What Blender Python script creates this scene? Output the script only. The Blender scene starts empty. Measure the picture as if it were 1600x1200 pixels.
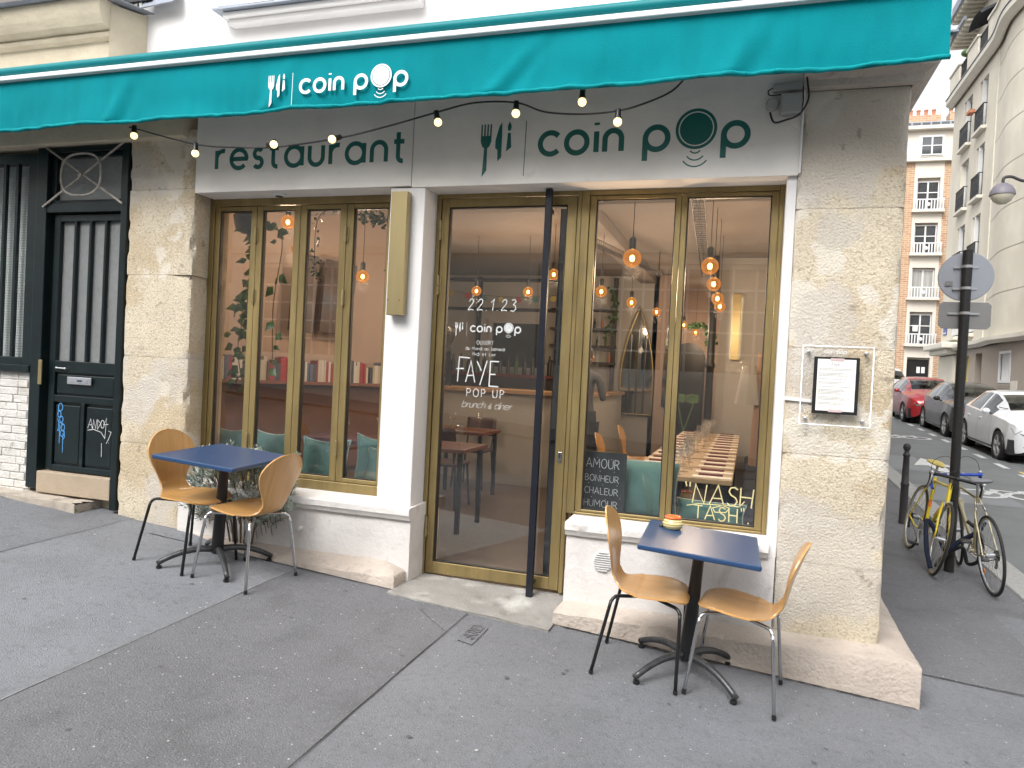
import bpy, math, random
from math import sin, cos, pi, radians, sqrt, atan2
from mathutils import Vector, Matrix, noise
random.seed(7)
S = bpy.context.scene
C = S.collection
# ------------------------------------------------------------------ camera
cam_d = bpy.data.cameras.new('camera'); cam = bpy.data.objects.new('camera', cam_d); C.objects.link(cam)
cam_d.sensor_width = 36; cam_d.lens = 1145.0/1600*36; cam_d.clip_start = .05; cam_d.clip_end = 600
yaw, pitch, roll = radians(17.86), radians(-1.006), radians(-2.879)
f = Vector((-sin(yaw)*cos(pitch), cos(yaw)*cos(pitch), sin(pitch)))
r0 = Vector((cos(yaw), sin(yaw), 0)); u0 = r0.cross(f)
r_ = r0*cos(roll)-u0*sin(roll); u_ = r0*sin(roll)+u0*cos(roll)
m = Matrix((r_, u_, -f)).transposed().to_4x4(); m.translation = Vector((0, 0, 1.65))
cam.matrix_world = m
S.camera = cam
# ------------------------------------------------------------------ world and sun
W = bpy.data.worlds.new('World'); S.world = W; W.use_nodes = True
nt = W.node_tree; nt.nodes.clear()
wo = nt.nodes.new('ShaderNodeOutputWorld'); bg = nt.nodes.new('ShaderNodeBackground')
sky = nt.nodes.new('ShaderNodeTexSky'); sky.sky_type = 'NISHITA'; sky.sun_disc = False
SUN_EL, SUN_ROT = radians(48), radians(200)
sky.sun_elevation = SUN_EL; sky.sun_rotation = SUN_ROT; sky.dust_density = 4; sky.air_density = 1.0
hs = nt.nodes.new('ShaderNodeHueSaturation'); hs.inputs['Saturation'].default_value = .13
nt.links.new(sky.outputs[0], hs.inputs['Color'])
nt.links.new(hs.outputs[0], bg.inputs[0]); bg.inputs[1].default_value = .15
nt.links.new(bg.outputs[0], wo.inputs[0])
sd = bpy.data.lights.new('sun', 'SUN'); sd.energy = 1.0; sd.angle = radians(30); sd.color = (1, .97, .93)
so = bpy.data.objects.new('sun', sd); C.objects.link(so)
dirv = Vector((sin(SUN_ROT)*cos(SUN_EL), cos(SUN_ROT)*cos(SUN_EL), sin(SUN_EL)))
so.rotation_euler = dirv.to_track_quat('Z', 'Y').to_euler()
S.view_settings.view_transform = 'Standard'; S.view_settings.look = 'None'
S.view_settings.exposure = 1.1; S.view_settings.gamma = 1
S.render.engine = 'CYCLES'
S.cycles.max_bounces = 7; S.cycles.transparent_max_bounces = 16; S.cycles.glossy_bounces = 3

# ------------------------------------------------------------------ materials
def mat(name, col, rough=.6, metal=0.0, var=.12, scale=6, bump=0.0, bscale=60, stretch=(1, 1, 1), world=True,
        speck=None, spec=.5, coat=0, dirt=None, detail=6, rvar=.0, alpha=1):
    M = bpy.data.materials.new(name); M.use_nodes = True
    n = M.node_tree.nodes; l = M.node_tree.links; b = n['Principled BSDF']
    b.inputs['Roughness'].default_value = rough; b.inputs['Metallic'].default_value = metal
    b.inputs['Specular IOR Level'].default_value = spec; b.inputs['Coat Weight'].default_value = coat
    b.inputs['Coat Roughness'].default_value = .08
    if world: src = n.new('ShaderNodeNewGeometry').outputs['Position']
    else: src = n.new('ShaderNodeTexCoord').outputs['Object']
    mp = n.new('ShaderNodeMapping'); mp.inputs['Scale'].default_value = stretch; l.new(src, mp.inputs[0])
    nz = n.new('ShaderNodeTexNoise'); nz.inputs['Scale'].default_value = scale; nz.inputs['Detail'].default_value = detail
    nz.inputs['Roughness'].default_value = .65
    l.new(mp.outputs[0], nz.inputs['Vector'])
    cr = n.new('ShaderNodeValToRGB'); cr.color_ramp.elements[0].position = .3; cr.color_ramp.elements[1].position = .7
    c0 = [max(0, c*(1-var)) for c in col]; c1 = [min(1, c*(1+var)) for c in col]
    cr.color_ramp.elements[0].color = (*c0, 1); cr.color_ramp.elements[1].color = (*c1, 1)
    l.new(nz.outputs['Fac'], cr.inputs[0]); out = cr.outputs[0]
    def layer(out, color, sc, lo, hi, amount=1.0, st=None, det=4):
        z = n.new('ShaderNodeTexNoise'); z.inputs['Scale'].default_value = sc; z.inputs['Detail'].default_value = det
        if st:
            m2 = n.new('ShaderNodeMapping'); m2.inputs['Scale'].default_value = st; l.new(src, m2.inputs[0]); l.new(m2.outputs[0], z.inputs['Vector'])
        else: l.new(src, z.inputs['Vector'])
        mr = n.new('ShaderNodeMapRange'); mr.inputs[1].default_value = lo; mr.inputs[2].default_value = hi; mr.inputs[4].default_value = amount
        l.new(z.outputs['Fac'], mr.inputs[0])
        mx = n.new('ShaderNodeMix'); mx.data_type = 'RGBA'; l.new(mr.outputs[0], mx.inputs[0]); l.new(out, mx.inputs[6]); mx.inputs[7].default_value = (*color, 1)
        return mx.outputs[2]
    for d in (dirt or []): out = layer(out, *d)
    if speck:
        for (color, sc, thr) in speck:
            v = n.new('ShaderNodeTexVoronoi'); v.inputs['Scale'].default_value = sc; l.new(src, v.inputs['Vector'])
            sep = n.new('ShaderNodeSeparateColor'); l.new(v.outputs['Color'], sep.inputs[0])
            g = n.new('ShaderNodeMath'); g.operation = 'GREATER_THAN'; g.inputs[1].default_value = thr; l.new(sep.outputs[0], g.inputs[0])
            d_ = n.new('ShaderNodeMath'); d_.operation = 'LESS_THAN'; d_.inputs[1].default_value = .33; l.new(v.outputs['Distance'], d_.inputs[0])
            mu = n.new('ShaderNodeMath'); mu.operation = 'MULTIPLY'; l.new(g.outputs[0], mu.inputs[0]); l.new(d_.outputs[0], mu.inputs[1])
            mx = n.new('ShaderNodeMix'); mx.data_type = 'RGBA'; l.new(mu.outputs[0], mx.inputs[0]); l.new(out, mx.inputs[6]); mx.inputs[7].default_value = (*color, 1); out = mx.outputs[2]
    l.new(out, b.inputs['Base Color'])
    if rvar:
        mr = n.new('ShaderNodeMapRange'); mr.inputs[1].default_value = .3; mr.inputs[2].default_value = .7
        mr.inputs[3].default_value = max(0, rough-rvar); mr.inputs[4].default_value = rough+rvar
        l.new(nz.outputs['Fac'], mr.inputs[0]); l.new(mr.outputs[0], b.inputs['Roughness'])
    if bump:
        bn = n.new('ShaderNodeTexNoise'); bn.inputs['Scale'].default_value = bscale; bn.inputs['Detail'].default_value = 6; l.new(mp.outputs[0], bn.inputs['Vector'])
        bp = n.new('ShaderNodeBump'); bp.inputs['Strength'].default_value = min(1, bump); bp.inputs['Distance'].default_value = .01 if bump <= 1 else .01*bump
        l.new(bn.outputs['Fac'], bp.inputs['Height']); l.new(bp.outputs[0], b.inputs['Normal'])
    return M
def emit(name, col, st):
    M = bpy.data.materials.new(name); M.use_nodes = True; n = M.node_tree.nodes; b = n['Principled BSDF']
    b.inputs['Base Color'].default_value = (*col, 1); b.inputs['Emission Color'].default_value = (*col, 1); b.inputs['Emission Strength'].default_value = st
    return M
def glassmat(name, tint=(1, 1, 1), ior=1.5, haze=0.0, rough=0.0, mul=1.0):
    M = bpy.data.materials.new(name); M.use_nodes = True; n = M.node_tree.nodes; l = M.node_tree.links; n.clear()
    o = n.new('ShaderNodeOutputMaterial'); t = n.new('ShaderNodeBsdfTransparent'); t.inputs[0].default_value = (*tint, 1)
    g = n.new('ShaderNodeBsdfGlossy'); g.inputs['Roughness'].default_value = rough
    fr = n.new('ShaderNodeFresnel'); ge = n.new('ShaderNodeNewGeometry'); ir = n.new('ShaderNodeMapRange')
    ir.inputs[3].default_value = ior; ir.inputs[4].default_value = 1/ior; l.new(ge.outputs['Backfacing'], ir.inputs[0]); l.new(ir.outputs[0], fr.inputs[0])
    mu = n.new('ShaderNodeMath'); mu.operation = 'MULTIPLY'; mu.use_clamp = True; mu.inputs[1].default_value = mul; l.new(fr.outputs[0], mu.inputs[0])
    mx = n.new('ShaderNodeMixShader'); l.new(mu.outputs[0], mx.inputs[0]); l.new(t.outputs[0], mx.inputs[1]); l.new(g.outputs[0], mx.inputs[2])
    out = mx.outputs[0]
    if haze:
        d = n.new('ShaderNodeBsdfDiffuse'); d.inputs[0].default_value = (.8, .8, .78, 1)
        m2 = n.new('ShaderNodeMixShader'); m2.inputs[0].default_value = haze; l.new(out, m2.inputs[1]); l.new(d.outputs[0], m2.inputs[2]); out = m2.outputs[0]
    l.new(out, o.inputs[0])
    return M

LIME = dict(rough=.92, var=.09, scale=5, bump=.9, bscale=85,
            dirt=[((.44, .34, .21), 1.7, .50, .58, .65), ((.34, .28, .19), 65, .53, .62, .55), ((.66, .61, .53), 70, .56, .66, .5), ((.63, .58, .50), 3.0, .56, .585, .85), ((.50, .46, .41), 1.1, .53, .56, .7), ((.24, .19, .14), 13, .66, .72, .6)])
M_ = {}
M_['stone'] = mat('limestone', (.56, .49, .375), **LIME)
M_['stone_smooth'] = mat('limestone_plinth', (.47, .405, .35), .85, var=.10, scale=4, bump=.9, bscale=50,
                         dirt=[((.32, .28, .24), 30, .56, .68, .5), ((.36, .30, .25), 3, .5, .75, .6), ((.22, .20, .18), 11, .62, .75, .45), ((.62, .56, .50), 1.4, .5, .7, .5)])
M_['white'] = mat('white_paint', (.68, .67, .665), .7, var=.03, scale=3, bump=.18, bscale=30, dirt=[((.55, .54, .52), 1.3, .55, .8, .3)])
M_['white_worn'] = mat('worn_white_paint', (.64, .615, .595), .8, var=.05, scale=6, bump=.5, bscale=35,
                       dirt=[((.42, .37, .33), 4, .58, .75, .6), ((.32, .30, .27), 16, .70, .80, .4), ((.5, .47, .45), 1.2, .5, .7, .5), ((.36, .33, .30), 8, .62, .72, .5, (1, 1, .35))])
M_['fascia'] = mat('fascia_render', (.74, .71, .67), .8, var=.05, scale=2, bump=.25, bscale=25, dirt=[((.50, .48, .45), 1.5, .5, .75, .5), ((.40, .38, .36), 9, .68, .8, .3)])
M_['upper'] = mat('upper_render', (.78, .76, .75), .8, var=.03, scale=2, bump=.2, bscale=20)
M_['cream'] = mat('cream_stone', (.56, .50, .38), .85, var=.08, scale=4, bump=.6, bscale=30, dirt=[((.42, .36, .26), 2.2, .5, .72, .6), ((.25, .21, .16), 9, .66, .78, .5)])
M_['brass'] = mat('brass_painted_frame', (.27, .203, .088), .42, .55, var=.22, scale=9, bump=.15, bscale=60, stretch=(1, 1, .12), rvar=.12,
                  dirt=[((.19, .145, .07), 5, .55, .75, .5)])
M_['brass2'] = mat('brass_lamp', (.36, .29, .15), .38, .7, var=.08, scale=9, bump=.05, stretch=(1, 1, .1))
M_['gasket'] = mat('black_gasket', (.012, .012, .013), .5)
M_['glass'] = glassmat('window_glass', (.88, .90, .91), 1.5, .0, mul=1.9)
M_['green_glass'] = mat('frosted_glass', (.21, .22, .22), .3, var=.12, scale=30, spec=.6, bump=.2, bscale=200, dirt=[((.13, .14, .14), 1.2, .4, .75, .5)])
M_['greenblack'] = mat('dark_green_gloss_paint', (.0055, .012, .0135), .3, var=.3, scale=5, bump=.15, bscale=20, dirt=[((.05, .055, .05), 7, .66, .8, .35)])
M_['teal'] = mat('teal_canvas', (.0, .215, .250), .85, spec=.12, var=.10, scale=1.4, bump=.25, bscale=260, stretch=(1, 1, .4),
                 dirt=[((.0, .15, .17), 3, .5, .8, .4, (3, 1, .25))])
M_['tealbar'] = mat('teal_bar', (.001, .19, .21), .5, var=.06, spec=.25)
M_['whitebar'] = mat('white_aluminium', (.72, .72, .72), .4, var=.04)
M_['letter_green'] = mat('dark_green_vinyl', (.004, .105, .090), .45, var=.05)
M_['letter_white'] = mat('white_print', (.80, .82, .82), .6, var=.05)
M_['door_print'] = mat('door_print_white', (.56, .58, .58), .7, var=.1, scale=40)
M_['letter_chalk'] = mat('chalk_paint', (.72, .73, .73), .8, var=.15, scale=40)
M_['letter_gold'] = mat('gold_paint_marker', (.52, .47, .24), .5, var=.1)
M_['asphalt'] = mat('pavement_asphalt', (.165, .172, .188), .82, var=.16, scale=1.1, bump=.9, bscale=130,
                    speck=[((.26, .26, .26), 130, .86), ((.06, .06, .06), 150, .88), ((.42, .42, .41), 70, .992)],
                    dirt=[((.085, .086, .092), 26, .52, .72, .38), ((.27, .275, .29), 60, .60, .72, .35), ((.10, .10, .10), 2.4, .58, .75, .4), ((.06, .06, .06), 7, .70, .78, .5)])
M_['asphalt_dark'] = mat('pavement_asphalt_speckled', (.143, .146, .158), .82, var=.12, scale=1.5, bump=.9, bscale=120,
                         speck=[((.25, .25, .25), 110, .86), ((.05, .05, .05), 150, .88), ((.42, .42, .41), 64, .988)],
                         dirt=[((.085, .086, .092), 26, .52, .72, .38), ((.27, .275, .29), 60, .60, .72, .35), ((.08, .08, .08), 2.8, .55, .72, .45), ((.05, .05, .05), 6, .70, .78, .5)])
M_['asphalt_light'] = mat('pavement_asphalt_pale', (.192, .201, .221), .8, var=.12, scale=1.2, bump=.8, bscale=130,
                          speck=[((.28, .28, .28), 140, .86), ((.09, .09, .09), 150, .90), ((.48, .48, .47), 60, .993)],
                          dirt=[((.085, .086, .092), 26, .52, .72, .38), ((.27, .275, .29), 60, .60, .72, .35), ((.13, .13, .135), 2.2, .55, .75, .45), ((.08, .08, .08), 7, .70, .78, .45)])
M_['road'] = mat('road_asphalt', (.145, .155, .16), .8, var=.12, scale=.6, bump=.3, bscale=120, speck=[((.2, .2, .2), 60, .8)],
                 dirt=[((.11, .115, .12), 1.1, .5, .7, .6)])
M_['roadpatch'] = mat('road_patch', (.19, .20, .21), .8, var=.1, scale=2)
M_['granite'] = mat('granite_kerb', (.30, .30, .29), .8, var=.15, scale=18, bump=.4, bscale=90)
M_['concrete'] = mat('threshold_concrete', (.26, .25, .235), .85, var=.2, scale=4, bump=.8, bscale=60,
                     dirt=[((.50, .49, .46), 3.5, .52, .68, .75), ((.12, .12, .11), 9, .6, .75, .5)])
M_['line'] = mat('road_paint_white', (.55, .56, .56), .7, var=.12, scale=7, dirt=[((.22, .23, .24), 14, .56, .68, .8)])
M_['yline'] = mat('road_paint_yellow', (.55, .42, .16), .7, var=.12, scale=7, dirt=[((.22, .22, .2), 14, .56, .68, .8)])
M_['ply'] = mat('beech_plywood', (.52, .285, .10), .33, var=.13, scale=10, bump=.04, bscale=40, stretch=(.35, 4.5, .35), world=False, coat=.25,
                dirt=[((.42, .22, .07), 14, .5, .75, .5, (.25, 4, .25))])
M_['ply_edge'] = mat('plywood_edge', (.30, .16, .06), .5, world=False)
M_['bluetop'] = mat('blue_table_top', (.020, .055, .135), .32, var=.05, scale=3, world=False)
M_['blackmetal'] = mat('black_powder_coat', (.012, .012, .013), .35, .2, var=.2, bump=.1, bscale=60)
M_['castgrey'] = mat('worn_cast_metal', (.07, .072, .075), .38, .6, var=.35, scale=25, bump=.2, bscale=60, world=False)
M_['chrome'] = mat('chrome', (.55, .55, .56), .16, 1, var=.08)
M_['alu'] = mat('aluminium', (.50, .51, .53), .38, .8, var=.08)
M_['navybar'] = mat('navy_bar', (.011, .013, .021), .35, .2, var=.1)
M_['post'] = mat('dark_post_paint', (.012, .011, .011), .55, var=.4, scale=30, bump=.5, bscale=80)
M_['bollard'] = mat('bollard_paint', (.035, .032, .036), .5, var=.2, bump=.2)
M_['signback'] = mat('sign_back_aluminium', (.36, .38, .43), .4, .5, var=.06, scale=3)
M_['signback2'] = mat('sign_back_grey', (.25, .245, .245), .5, .4, var=.08, scale=3)
M_['black'] = mat('black_plastic', (.012, .012, .013), .4)
M_['rubber'] = mat('tyre_rubber', (.022, .022, .022), .75, var=.2)
M_['tanrubber'] = mat('tan_tyre_wall', (.30, .22, .09), .7, var=.1)
M_['yellow'] = mat('yellow_frame_paint', (.72, .56, .02), .3, var=.05, coat=.4)
M_['champagne'] = mat('champagne_frame_paint', (.42, .37, .24), .3, .4, var=.05, coat=.3)
M_['blue_tape'] = mat('blue_bar_tape', (.015, .06, .38), .6)
M_['white_tape'] = mat('white_bar_tape', (.65, .65, .63), .6)
M_['saddle_y'] = mat('yellow_saddle', (.60, .48, .12), .5, var=.1)
M_['saddle_g'] = mat('grey_saddle', (.20, .21, .23), .5)
M_['orange'] = mat('orange_reflector', (.8, .22, .02), .3)
M_['terracotta'] = mat('terracotta', (.42, .17, .09), .8, var=.15)
M_['grey_plastic'] = mat('grey_plastic_box', (.33, .33, .32), .6, var=.05)
M_['white_plastic'] = mat('white_plastic', (.70, .70, .69), .5, var=.05)
# far facades
M_['far_stone'] = mat('far_limestone', (.58, .54, .45), .9, var=.06, scale=.8, bump=.3, bscale=8, dirt=[((.42, .39, .33), .45, .5, .75, .6, (1, 1, .25)), ((.66, .62, .53), .8, .5, .7, .5)])
M_['far_joint'] = mat('far_joint', (.44, .40, .33), .9)
M_['far_trim'] = mat('far_stone_trim', (.60, .57, .49), .9, var=.06, scale=1.2)
M_['far_taupe'] = mat('taupe_render', (.36, .31, .26), .9, var=.04, scale=1)
M_['far_cream'] = mat('cream_window_surround', (.66, .61, .53), .9, var=.03, scale=1)
M_['far_glass'] = mat('far_window_glass', (.05, .055, .06), .08, var=.5, scale=.8, spec=.9)
M_['far_glass_blind'] = mat('far_window_curtain', (.35, .35, .33), .3, var=.25, scale=1.2, stretch=(4, 4, .3))
M_['shutter'] = mat('white_shutter', (.66, .66, .66), .6, var=.04)
M_['iron'] = mat('black_ironwork', (.02, .022, .025), .5)
M_['zinc'] = mat('zinc_flashing', (.28, .31, .36), .45, .5, var=.12, scale=4)
def brickmat():
    M = bpy.data.materials.new('far_brickwork'); M.use_nodes = True; n = M.node_tree.nodes; l = M.node_tree.links; b = n['Principled BSDF']
    b.inputs['Roughness'].default_value = .9
    g = n.new('ShaderNodeNewGeometry'); sp = n.new('ShaderNodeSeparateXYZ'); cb = n.new('ShaderNodeCombineXYZ'); ad = n.new('ShaderNodeMath'); ad.operation = 'ADD'
    l.new(g.outputs['Position'], sp.inputs[0]); l.new(sp.outputs[0], ad.inputs[0]); l.new(sp.outputs[1], ad.inputs[1]); l.new(ad.outputs[0], cb.inputs[0]); l.new(sp.outputs[2], cb.inputs[1])
    t = n.new('ShaderNodeTexBrick'); t.inputs['Scale'].default_value = 1; t.inputs['Brick Width'].default_value = .42; t.inputs['Row Height'].default_value = .14
    t.inputs['Mortar Size'].default_value = .016; t.inputs['Color1'].default_value = (.38, .21, .125, 1); t.inputs['Color2'].default_value = (.46, .30, .18, 1); t.inputs['Mortar'].default_value = (.55, .45, .34, 1)
    l.new(cb.outputs[0], t.inputs[0]); l.new(t.outputs[0], b.inputs['Base Color']); return M
M_['brickwall'] = brickmat()
# interior
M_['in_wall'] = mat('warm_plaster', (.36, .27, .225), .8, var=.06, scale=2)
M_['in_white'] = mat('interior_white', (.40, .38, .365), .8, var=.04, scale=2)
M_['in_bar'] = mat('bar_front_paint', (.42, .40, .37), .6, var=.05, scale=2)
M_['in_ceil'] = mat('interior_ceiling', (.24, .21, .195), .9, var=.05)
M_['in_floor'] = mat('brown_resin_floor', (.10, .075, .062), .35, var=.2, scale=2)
M_['wood'] = mat('oak_board', (.30, .18, .09), .5, var=.2, scale=10, stretch=(1, 6, 1))
M_['darkwood'] = mat('dark_seat_leather', (.05, .025, .022), .5)
M_['shelf_steel'] = mat('shelf_steel', (.03, .026, .03), .5)
M_['cushion'] = mat('green_velvet', (.10, .20, .18), .9, var=.15, scale=9, bump=.3, bscale=50, world=False)
M_['fringe'] = mat('cushion_piping', (.35, .40, .37), .9, var=.3, scale=60)
M_['slate'] = mat('slate_board', (.022, .026, .028), .6, var=.3, scale=8, dirt=[((.06, .065, .068), 6, .5, .8, .5)])
M_['paper'] = mat('paper', (.75, .74, .70), .8, var=.02)
M_['mat_pale'] = mat('place_mat', (.72, .66, .56), .7, var=.05)
M_['tablewood'] = mat('table_wood', (.36, .24, .13), .5, var=.15, scale=8)
M_['wineglass'] = glassmat('wine_glass', (.95, .95, .95), 1.5, .03, 0, 1.5)
M_['napkin'] = mat('burgundy_napkin', (.13, .03, .04), .9)
M_['mirror'] = mat('dark_mirror', (.35, .35, .34), .06, 1, var=.3, scale=2)
M_['leaf'] = mat('leaf_green', (.06, .13, .03), .4, var=.5, scale=14)
M_['leaf_dark'] = mat('ivy_green', (.035, .08, .022), .45, var=.5, scale=14)
M_['lavender'] = mat('lavender_leaf', (.36, .41, .36), .7, var=.35, scale=9)
M_['lav_dry'] = mat('lavender_dry_leaf', (.20, .14, .09), .8, var=.35, scale=12)
M_['stem'] = mat('woody_stem', (.12, .085, .055), .8, var=.3)
M_['painting'] = mat('abstract_canvas', (.085, .06, .055), .6, var=.7, scale=3, world=False, dirt=[((.30, .22, .18), 5, .55, .7, .6), ((.04, .06, .09), 2.4, .5, .65, .8)])
M_['denim'] = mat('navy_apron', (.014, .018, .028), .8)
M_['greyshirt'] = mat('dark_grey_shirt', (.06, .06, .07), .8)
M_['skin'] = mat('skin', (.42, .23, .15), .5, var=.05)
M_['hair'] = mat('dark_hair', (.02, .014, .01), .6)
M_['bulb'] = emit('lit_cream_globe', (1.0, .72, .30), 1.15)
M_['filament'] = emit('glowing_filament', (1.0, .62, .22), 14)
M_['ledstrip'] = emit('led_strip', (1.0, .86, .55), 5)
M_['ledwhite'] = emit('edge_lit_acrylic', (.80, .88, 1.0), 1.0)
def amber():
    M = bpy.data.materials.new('amber_bulb_glass'); M.use_nodes = True; n = M.node_tree.nodes; l = M.node_tree.links; n.clear()
    o = n.new('ShaderNodeOutputMaterial'); t = n.new('ShaderNodeBsdfTransparent'); t.inputs[0].default_value = (1, .75, .42, 1)
    e = n.new('ShaderNodeEmission'); e.inputs[0].default_value = (1, .36, .08, 1); e.inputs[1].default_value = .55
    lw = n.new('ShaderNodeLayerWeight'); lw.inputs[0].default_value = .35
    mr = n.new('ShaderNodeMapRange'); mr.inputs[3].default_value = .28; mr.inputs[4].default_value = .75
    mx = n.new('ShaderNodeMixShader'); l.new(lw.outputs['Facing'], mr.inputs[0]); l.new(mr.outputs[0], mx.inputs[0]); l.new(t.outputs[0], mx.inputs[1]); l.new(e.outputs[0], mx.inputs[2]); l.new(mx.outputs[0], o.inputs[0])
    return M
M_['amber'] = amber()
M_['acrylic'] = glassmat('clear_acrylic', (1, 1, 1), 1.3, .0)

# ------------------------------------------------------------------ helpers
ORG = {}
def V(*a): return Vector(a)
class MB:
    def __init__(s): s.v = []; s.f = []
    def add(s, vs, fs):
        o = len(s.v); s.v += [Vector(v) for v in vs]; s.f += [tuple(i+o for i in q) for q in fs]; return s
    def box(s, x0, x1, y0, y1, z0, z1):
        if x1 < x0: x0, x1 = x1, x0
        if y1 < y0: y0, y1 = y1, y0
        if z1 < z0: z0, z1 = z1, z0
        return s.add([(x0, y0, z0), (x1, y0, z0), (x1, y1, z0), (x0, y1, z0), (x0, y0, z1), (x1, y0, z1), (x1, y1, z1), (x0, y1, z1)],
                     [(0, 3, 2, 1), (4, 5, 6, 7), (0, 1, 5, 4), (1, 2, 6, 5), (2, 3, 7, 6), (3, 0, 4, 7)])
    def obox(s, c, ax, ay, az):   # centre and three half-axis vectors
        c, ax, ay, az = map(Vector, (c, ax, ay, az)); vs = []
        for k in (-1, 1):
            for (i, j) in ((-1, -1), (1, -1), (1, 1), (-1, 1)): vs.append(c+ax*i+ay*j+az*k)
        return s.add(vs, [(0, 3, 2, 1), (4, 5, 6, 7), (0, 1, 5, 4), (1, 2, 6, 5), (2, 3, 7, 6), (3, 0, 4, 7)])
    def tube(s, pts, r, n=8, closed=False, cap=True, rs=None):
        pts = [Vector(p) for p in pts]; N = len(pts); rings = []
        up = None
        for i, p in enumerate(pts):
            a = pts[(i-1) % N] if (closed or i > 0) else p; b = pts[(i+1) % N] if (closed or i < N-1) else p
            t = (b-a)
            if t.length < 1e-9: t = V(0, 0, 1)
            t.normalize()
            if up is None:
                up = V(0, 0, 1) if abs(t.z) < .9 else V(1, 0, 0)
            x = up.cross(t)
            if x.length < 1e-6: x = V(1, 0, 0).cross(t)
            x.normalize(); y = t.cross(x); up = y
            rr = rs[i] if rs else r
            rings.append([p+x*(rr*cos(2*pi*k/n))+y*(rr*sin(2*pi*k/n)) for k in range(n)])
        o = len(s.v)
        for q in rings: s.v += q
        M = N if closed else N-1
        for i in range(M):
            j = (i+1) % N
            for k in range(n): s.f.append((o+i*n+k, o+i*n+(k+1) % n, o+j*n+(k+1) % n, o+j*n+k))
        if cap and not closed:
            s.f.append(tuple(o+k for k in reversed(range(n)))); s.f.append(tuple(o+(N-1)*n+k for k in range(n)))
        return s
    def cyl(s, a, b, r, r2=None, n=16): return s.tube([a, b], r, n, rs=[r, r if r2 is None else r2])
    def lathe(s, c, prof, n=24, axis=None, xa=None):   # prof: (radius, height)
        c = Vector(c); az = Vector(axis or (0, 0, 1)).normalized(); ax = Vector(xa) if xa else (V(1, 0, 0) if abs(az.x) < .9 else V(0, 1, 0)); ay = az.cross(ax).normalized(); ax = ay.cross(az)
        o = len(s.v)
        for (r, h) in prof:
            for k in range(n): s.v.append(c+az*h+ax*(r*cos(2*pi*k/n))+ay*(r*sin(2*pi*k/n)))
        for i in range(len(prof)-1):
            for k in range(n): s.f.append((o+i*n+k, o+i*n+(k+1) % n, o+(i+1)*n+(k+1) % n, o+(i+1)*n+k))
        if prof[0][0] > 1e-5: s.f.append(tuple(o+k for k in reversed(range(n))))
        if prof[-1][0] > 1e-5: s.f.append(tuple(o+(len(prof)-1)*n+k for k in range(n)))
        return s
    def sphere(s, c, r, n=12, sz=1): return s.lathe(c, [(max(1e-6, r*sin(pi*i/n)), -r*sz*cos(pi*i/n)) for i in range(n+1)], 2*n if n < 10 else 20)
    def prism(s, poly, d0, d1, fr):   # poly of (a,b); fr(a,b,d)->point
        n = len(poly); o = len(s.v)
        for (a, b) in poly: s.v.append(Vector(fr(a, b, d0)))
        for (a, b) in poly: s.v.append(Vector(fr(a, b, d1)))
        s.f.append(tuple(o+k for k in range(n))); s.f.append(tuple(o+n+k for k in reversed(range(n))))
        for k in range(n): s.f.append((o+k, o+n+k, o+n+(k+1) % n, o+(k+1) % n))
        return s
    def grid(s, fn, nu, nv, closeu=False):
        o = len(s.v); NU = nu if closeu else nu+1
        for j in range(nv+1):
            for i in range(NU): s.v.append(Vector(fn(i/nu, j/nv)))
        for j in range(nv):
            for i in range(nu):
                a = o+j*NU+i; b = o+j*NU+(i+1) % NU
                s.f.append((a, b, b+NU, a+NU))
        return s
    def xform(s, M): s.v = [M @ v for v in s.v]; return s
    def build(s, name, m, parent=None, smooth=False, bevel=0, seg=2, solid=0, angle=40, recalc=True):
        org = ORG.get(parent.name, Vector((0, 0, 0))) if parent else Vector((0, 0, 0))
        me = bpy.data.meshes.new(name); me.from_pydata([tuple(v-org) for v in s.v], [], s.f)
        if recalc:
            import bmesh
            bm = bmesh.new(); bm.from_mesh(me); bmesh.ops.recalc_face_normals(bm, faces=bm.faces); bm.to_mesh(me); bm.free()
        me.materials.append(M_[m] if isinstance(m, str) else m)
        o = bpy.data.objects.new(name, me); C.objects.link(o)
        if parent: o.parent = parent; ORG[o.name] = org
        if smooth:
            for p in me.polygons: p.use_smooth = True
            if smooth != 'all': me.set_sharp_from_angle(angle=radians(angle))
        if solid:
            q = o.modifiers.new('s', 'SOLIDIFY'); q.thickness = solid; q.offset = 0
        if bevel:
            q = o.modifiers.new('b', 'BEVEL'); q.width = bevel; q.segments = seg; q.limit_method = 'ANGLE'; q.angle_limit = radians(35)
        return o
def thing(name, label, cat, loc=(0, 0, 0), group=None, rotz=0):
    o = bpy.data.objects.new(name, None); C.objects.link(o); o.location = loc; o.rotation_euler = (0, 0, rotz); o.empty_display_size = .1
    o['label'] = label; o['category'] = cat
    if group: o['group'] = group
    ORG[o.name] = Vector(loc)
    return o
def local(name, label, cat, group=None):     # a prototype built round the origin, moved later
    o = thing(name, label, cat, (0, 0, 0), group); return o
def tag(o, label, cat, group=None):
    o['label'] = label; o['category'] = cat
    if group: o['group'] = group
    return o
def struct(o): o['kind'] = 'structure'; return o
def dup(root, loc=None, rotz=None, label=None, group=None, mats=None):
    def cp(o, par):
        c = o.copy(); C.objects.link(c)
        if par: c.parent = par
        for ch in o.children: cp(ch, c)
        return c
    r = cp(root, None)
    if loc is not None: r.location = loc
    if rotz is not None: r.rotation_euler = (0, 0, rotz)
    if label: r['label'] = label
    if group: r['group'] = group
    return r
def box(name, m, parent, *b, bevel=.003): return MB().box(*b).build(name, m, parent, bevel=bevel)

# the ground's height
def G(x, y):
    return -.063-.07*min(max(x, -14), 2.0 if y > 3.5 else 6)+.024*y+max(0, y-8)*.016

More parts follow.
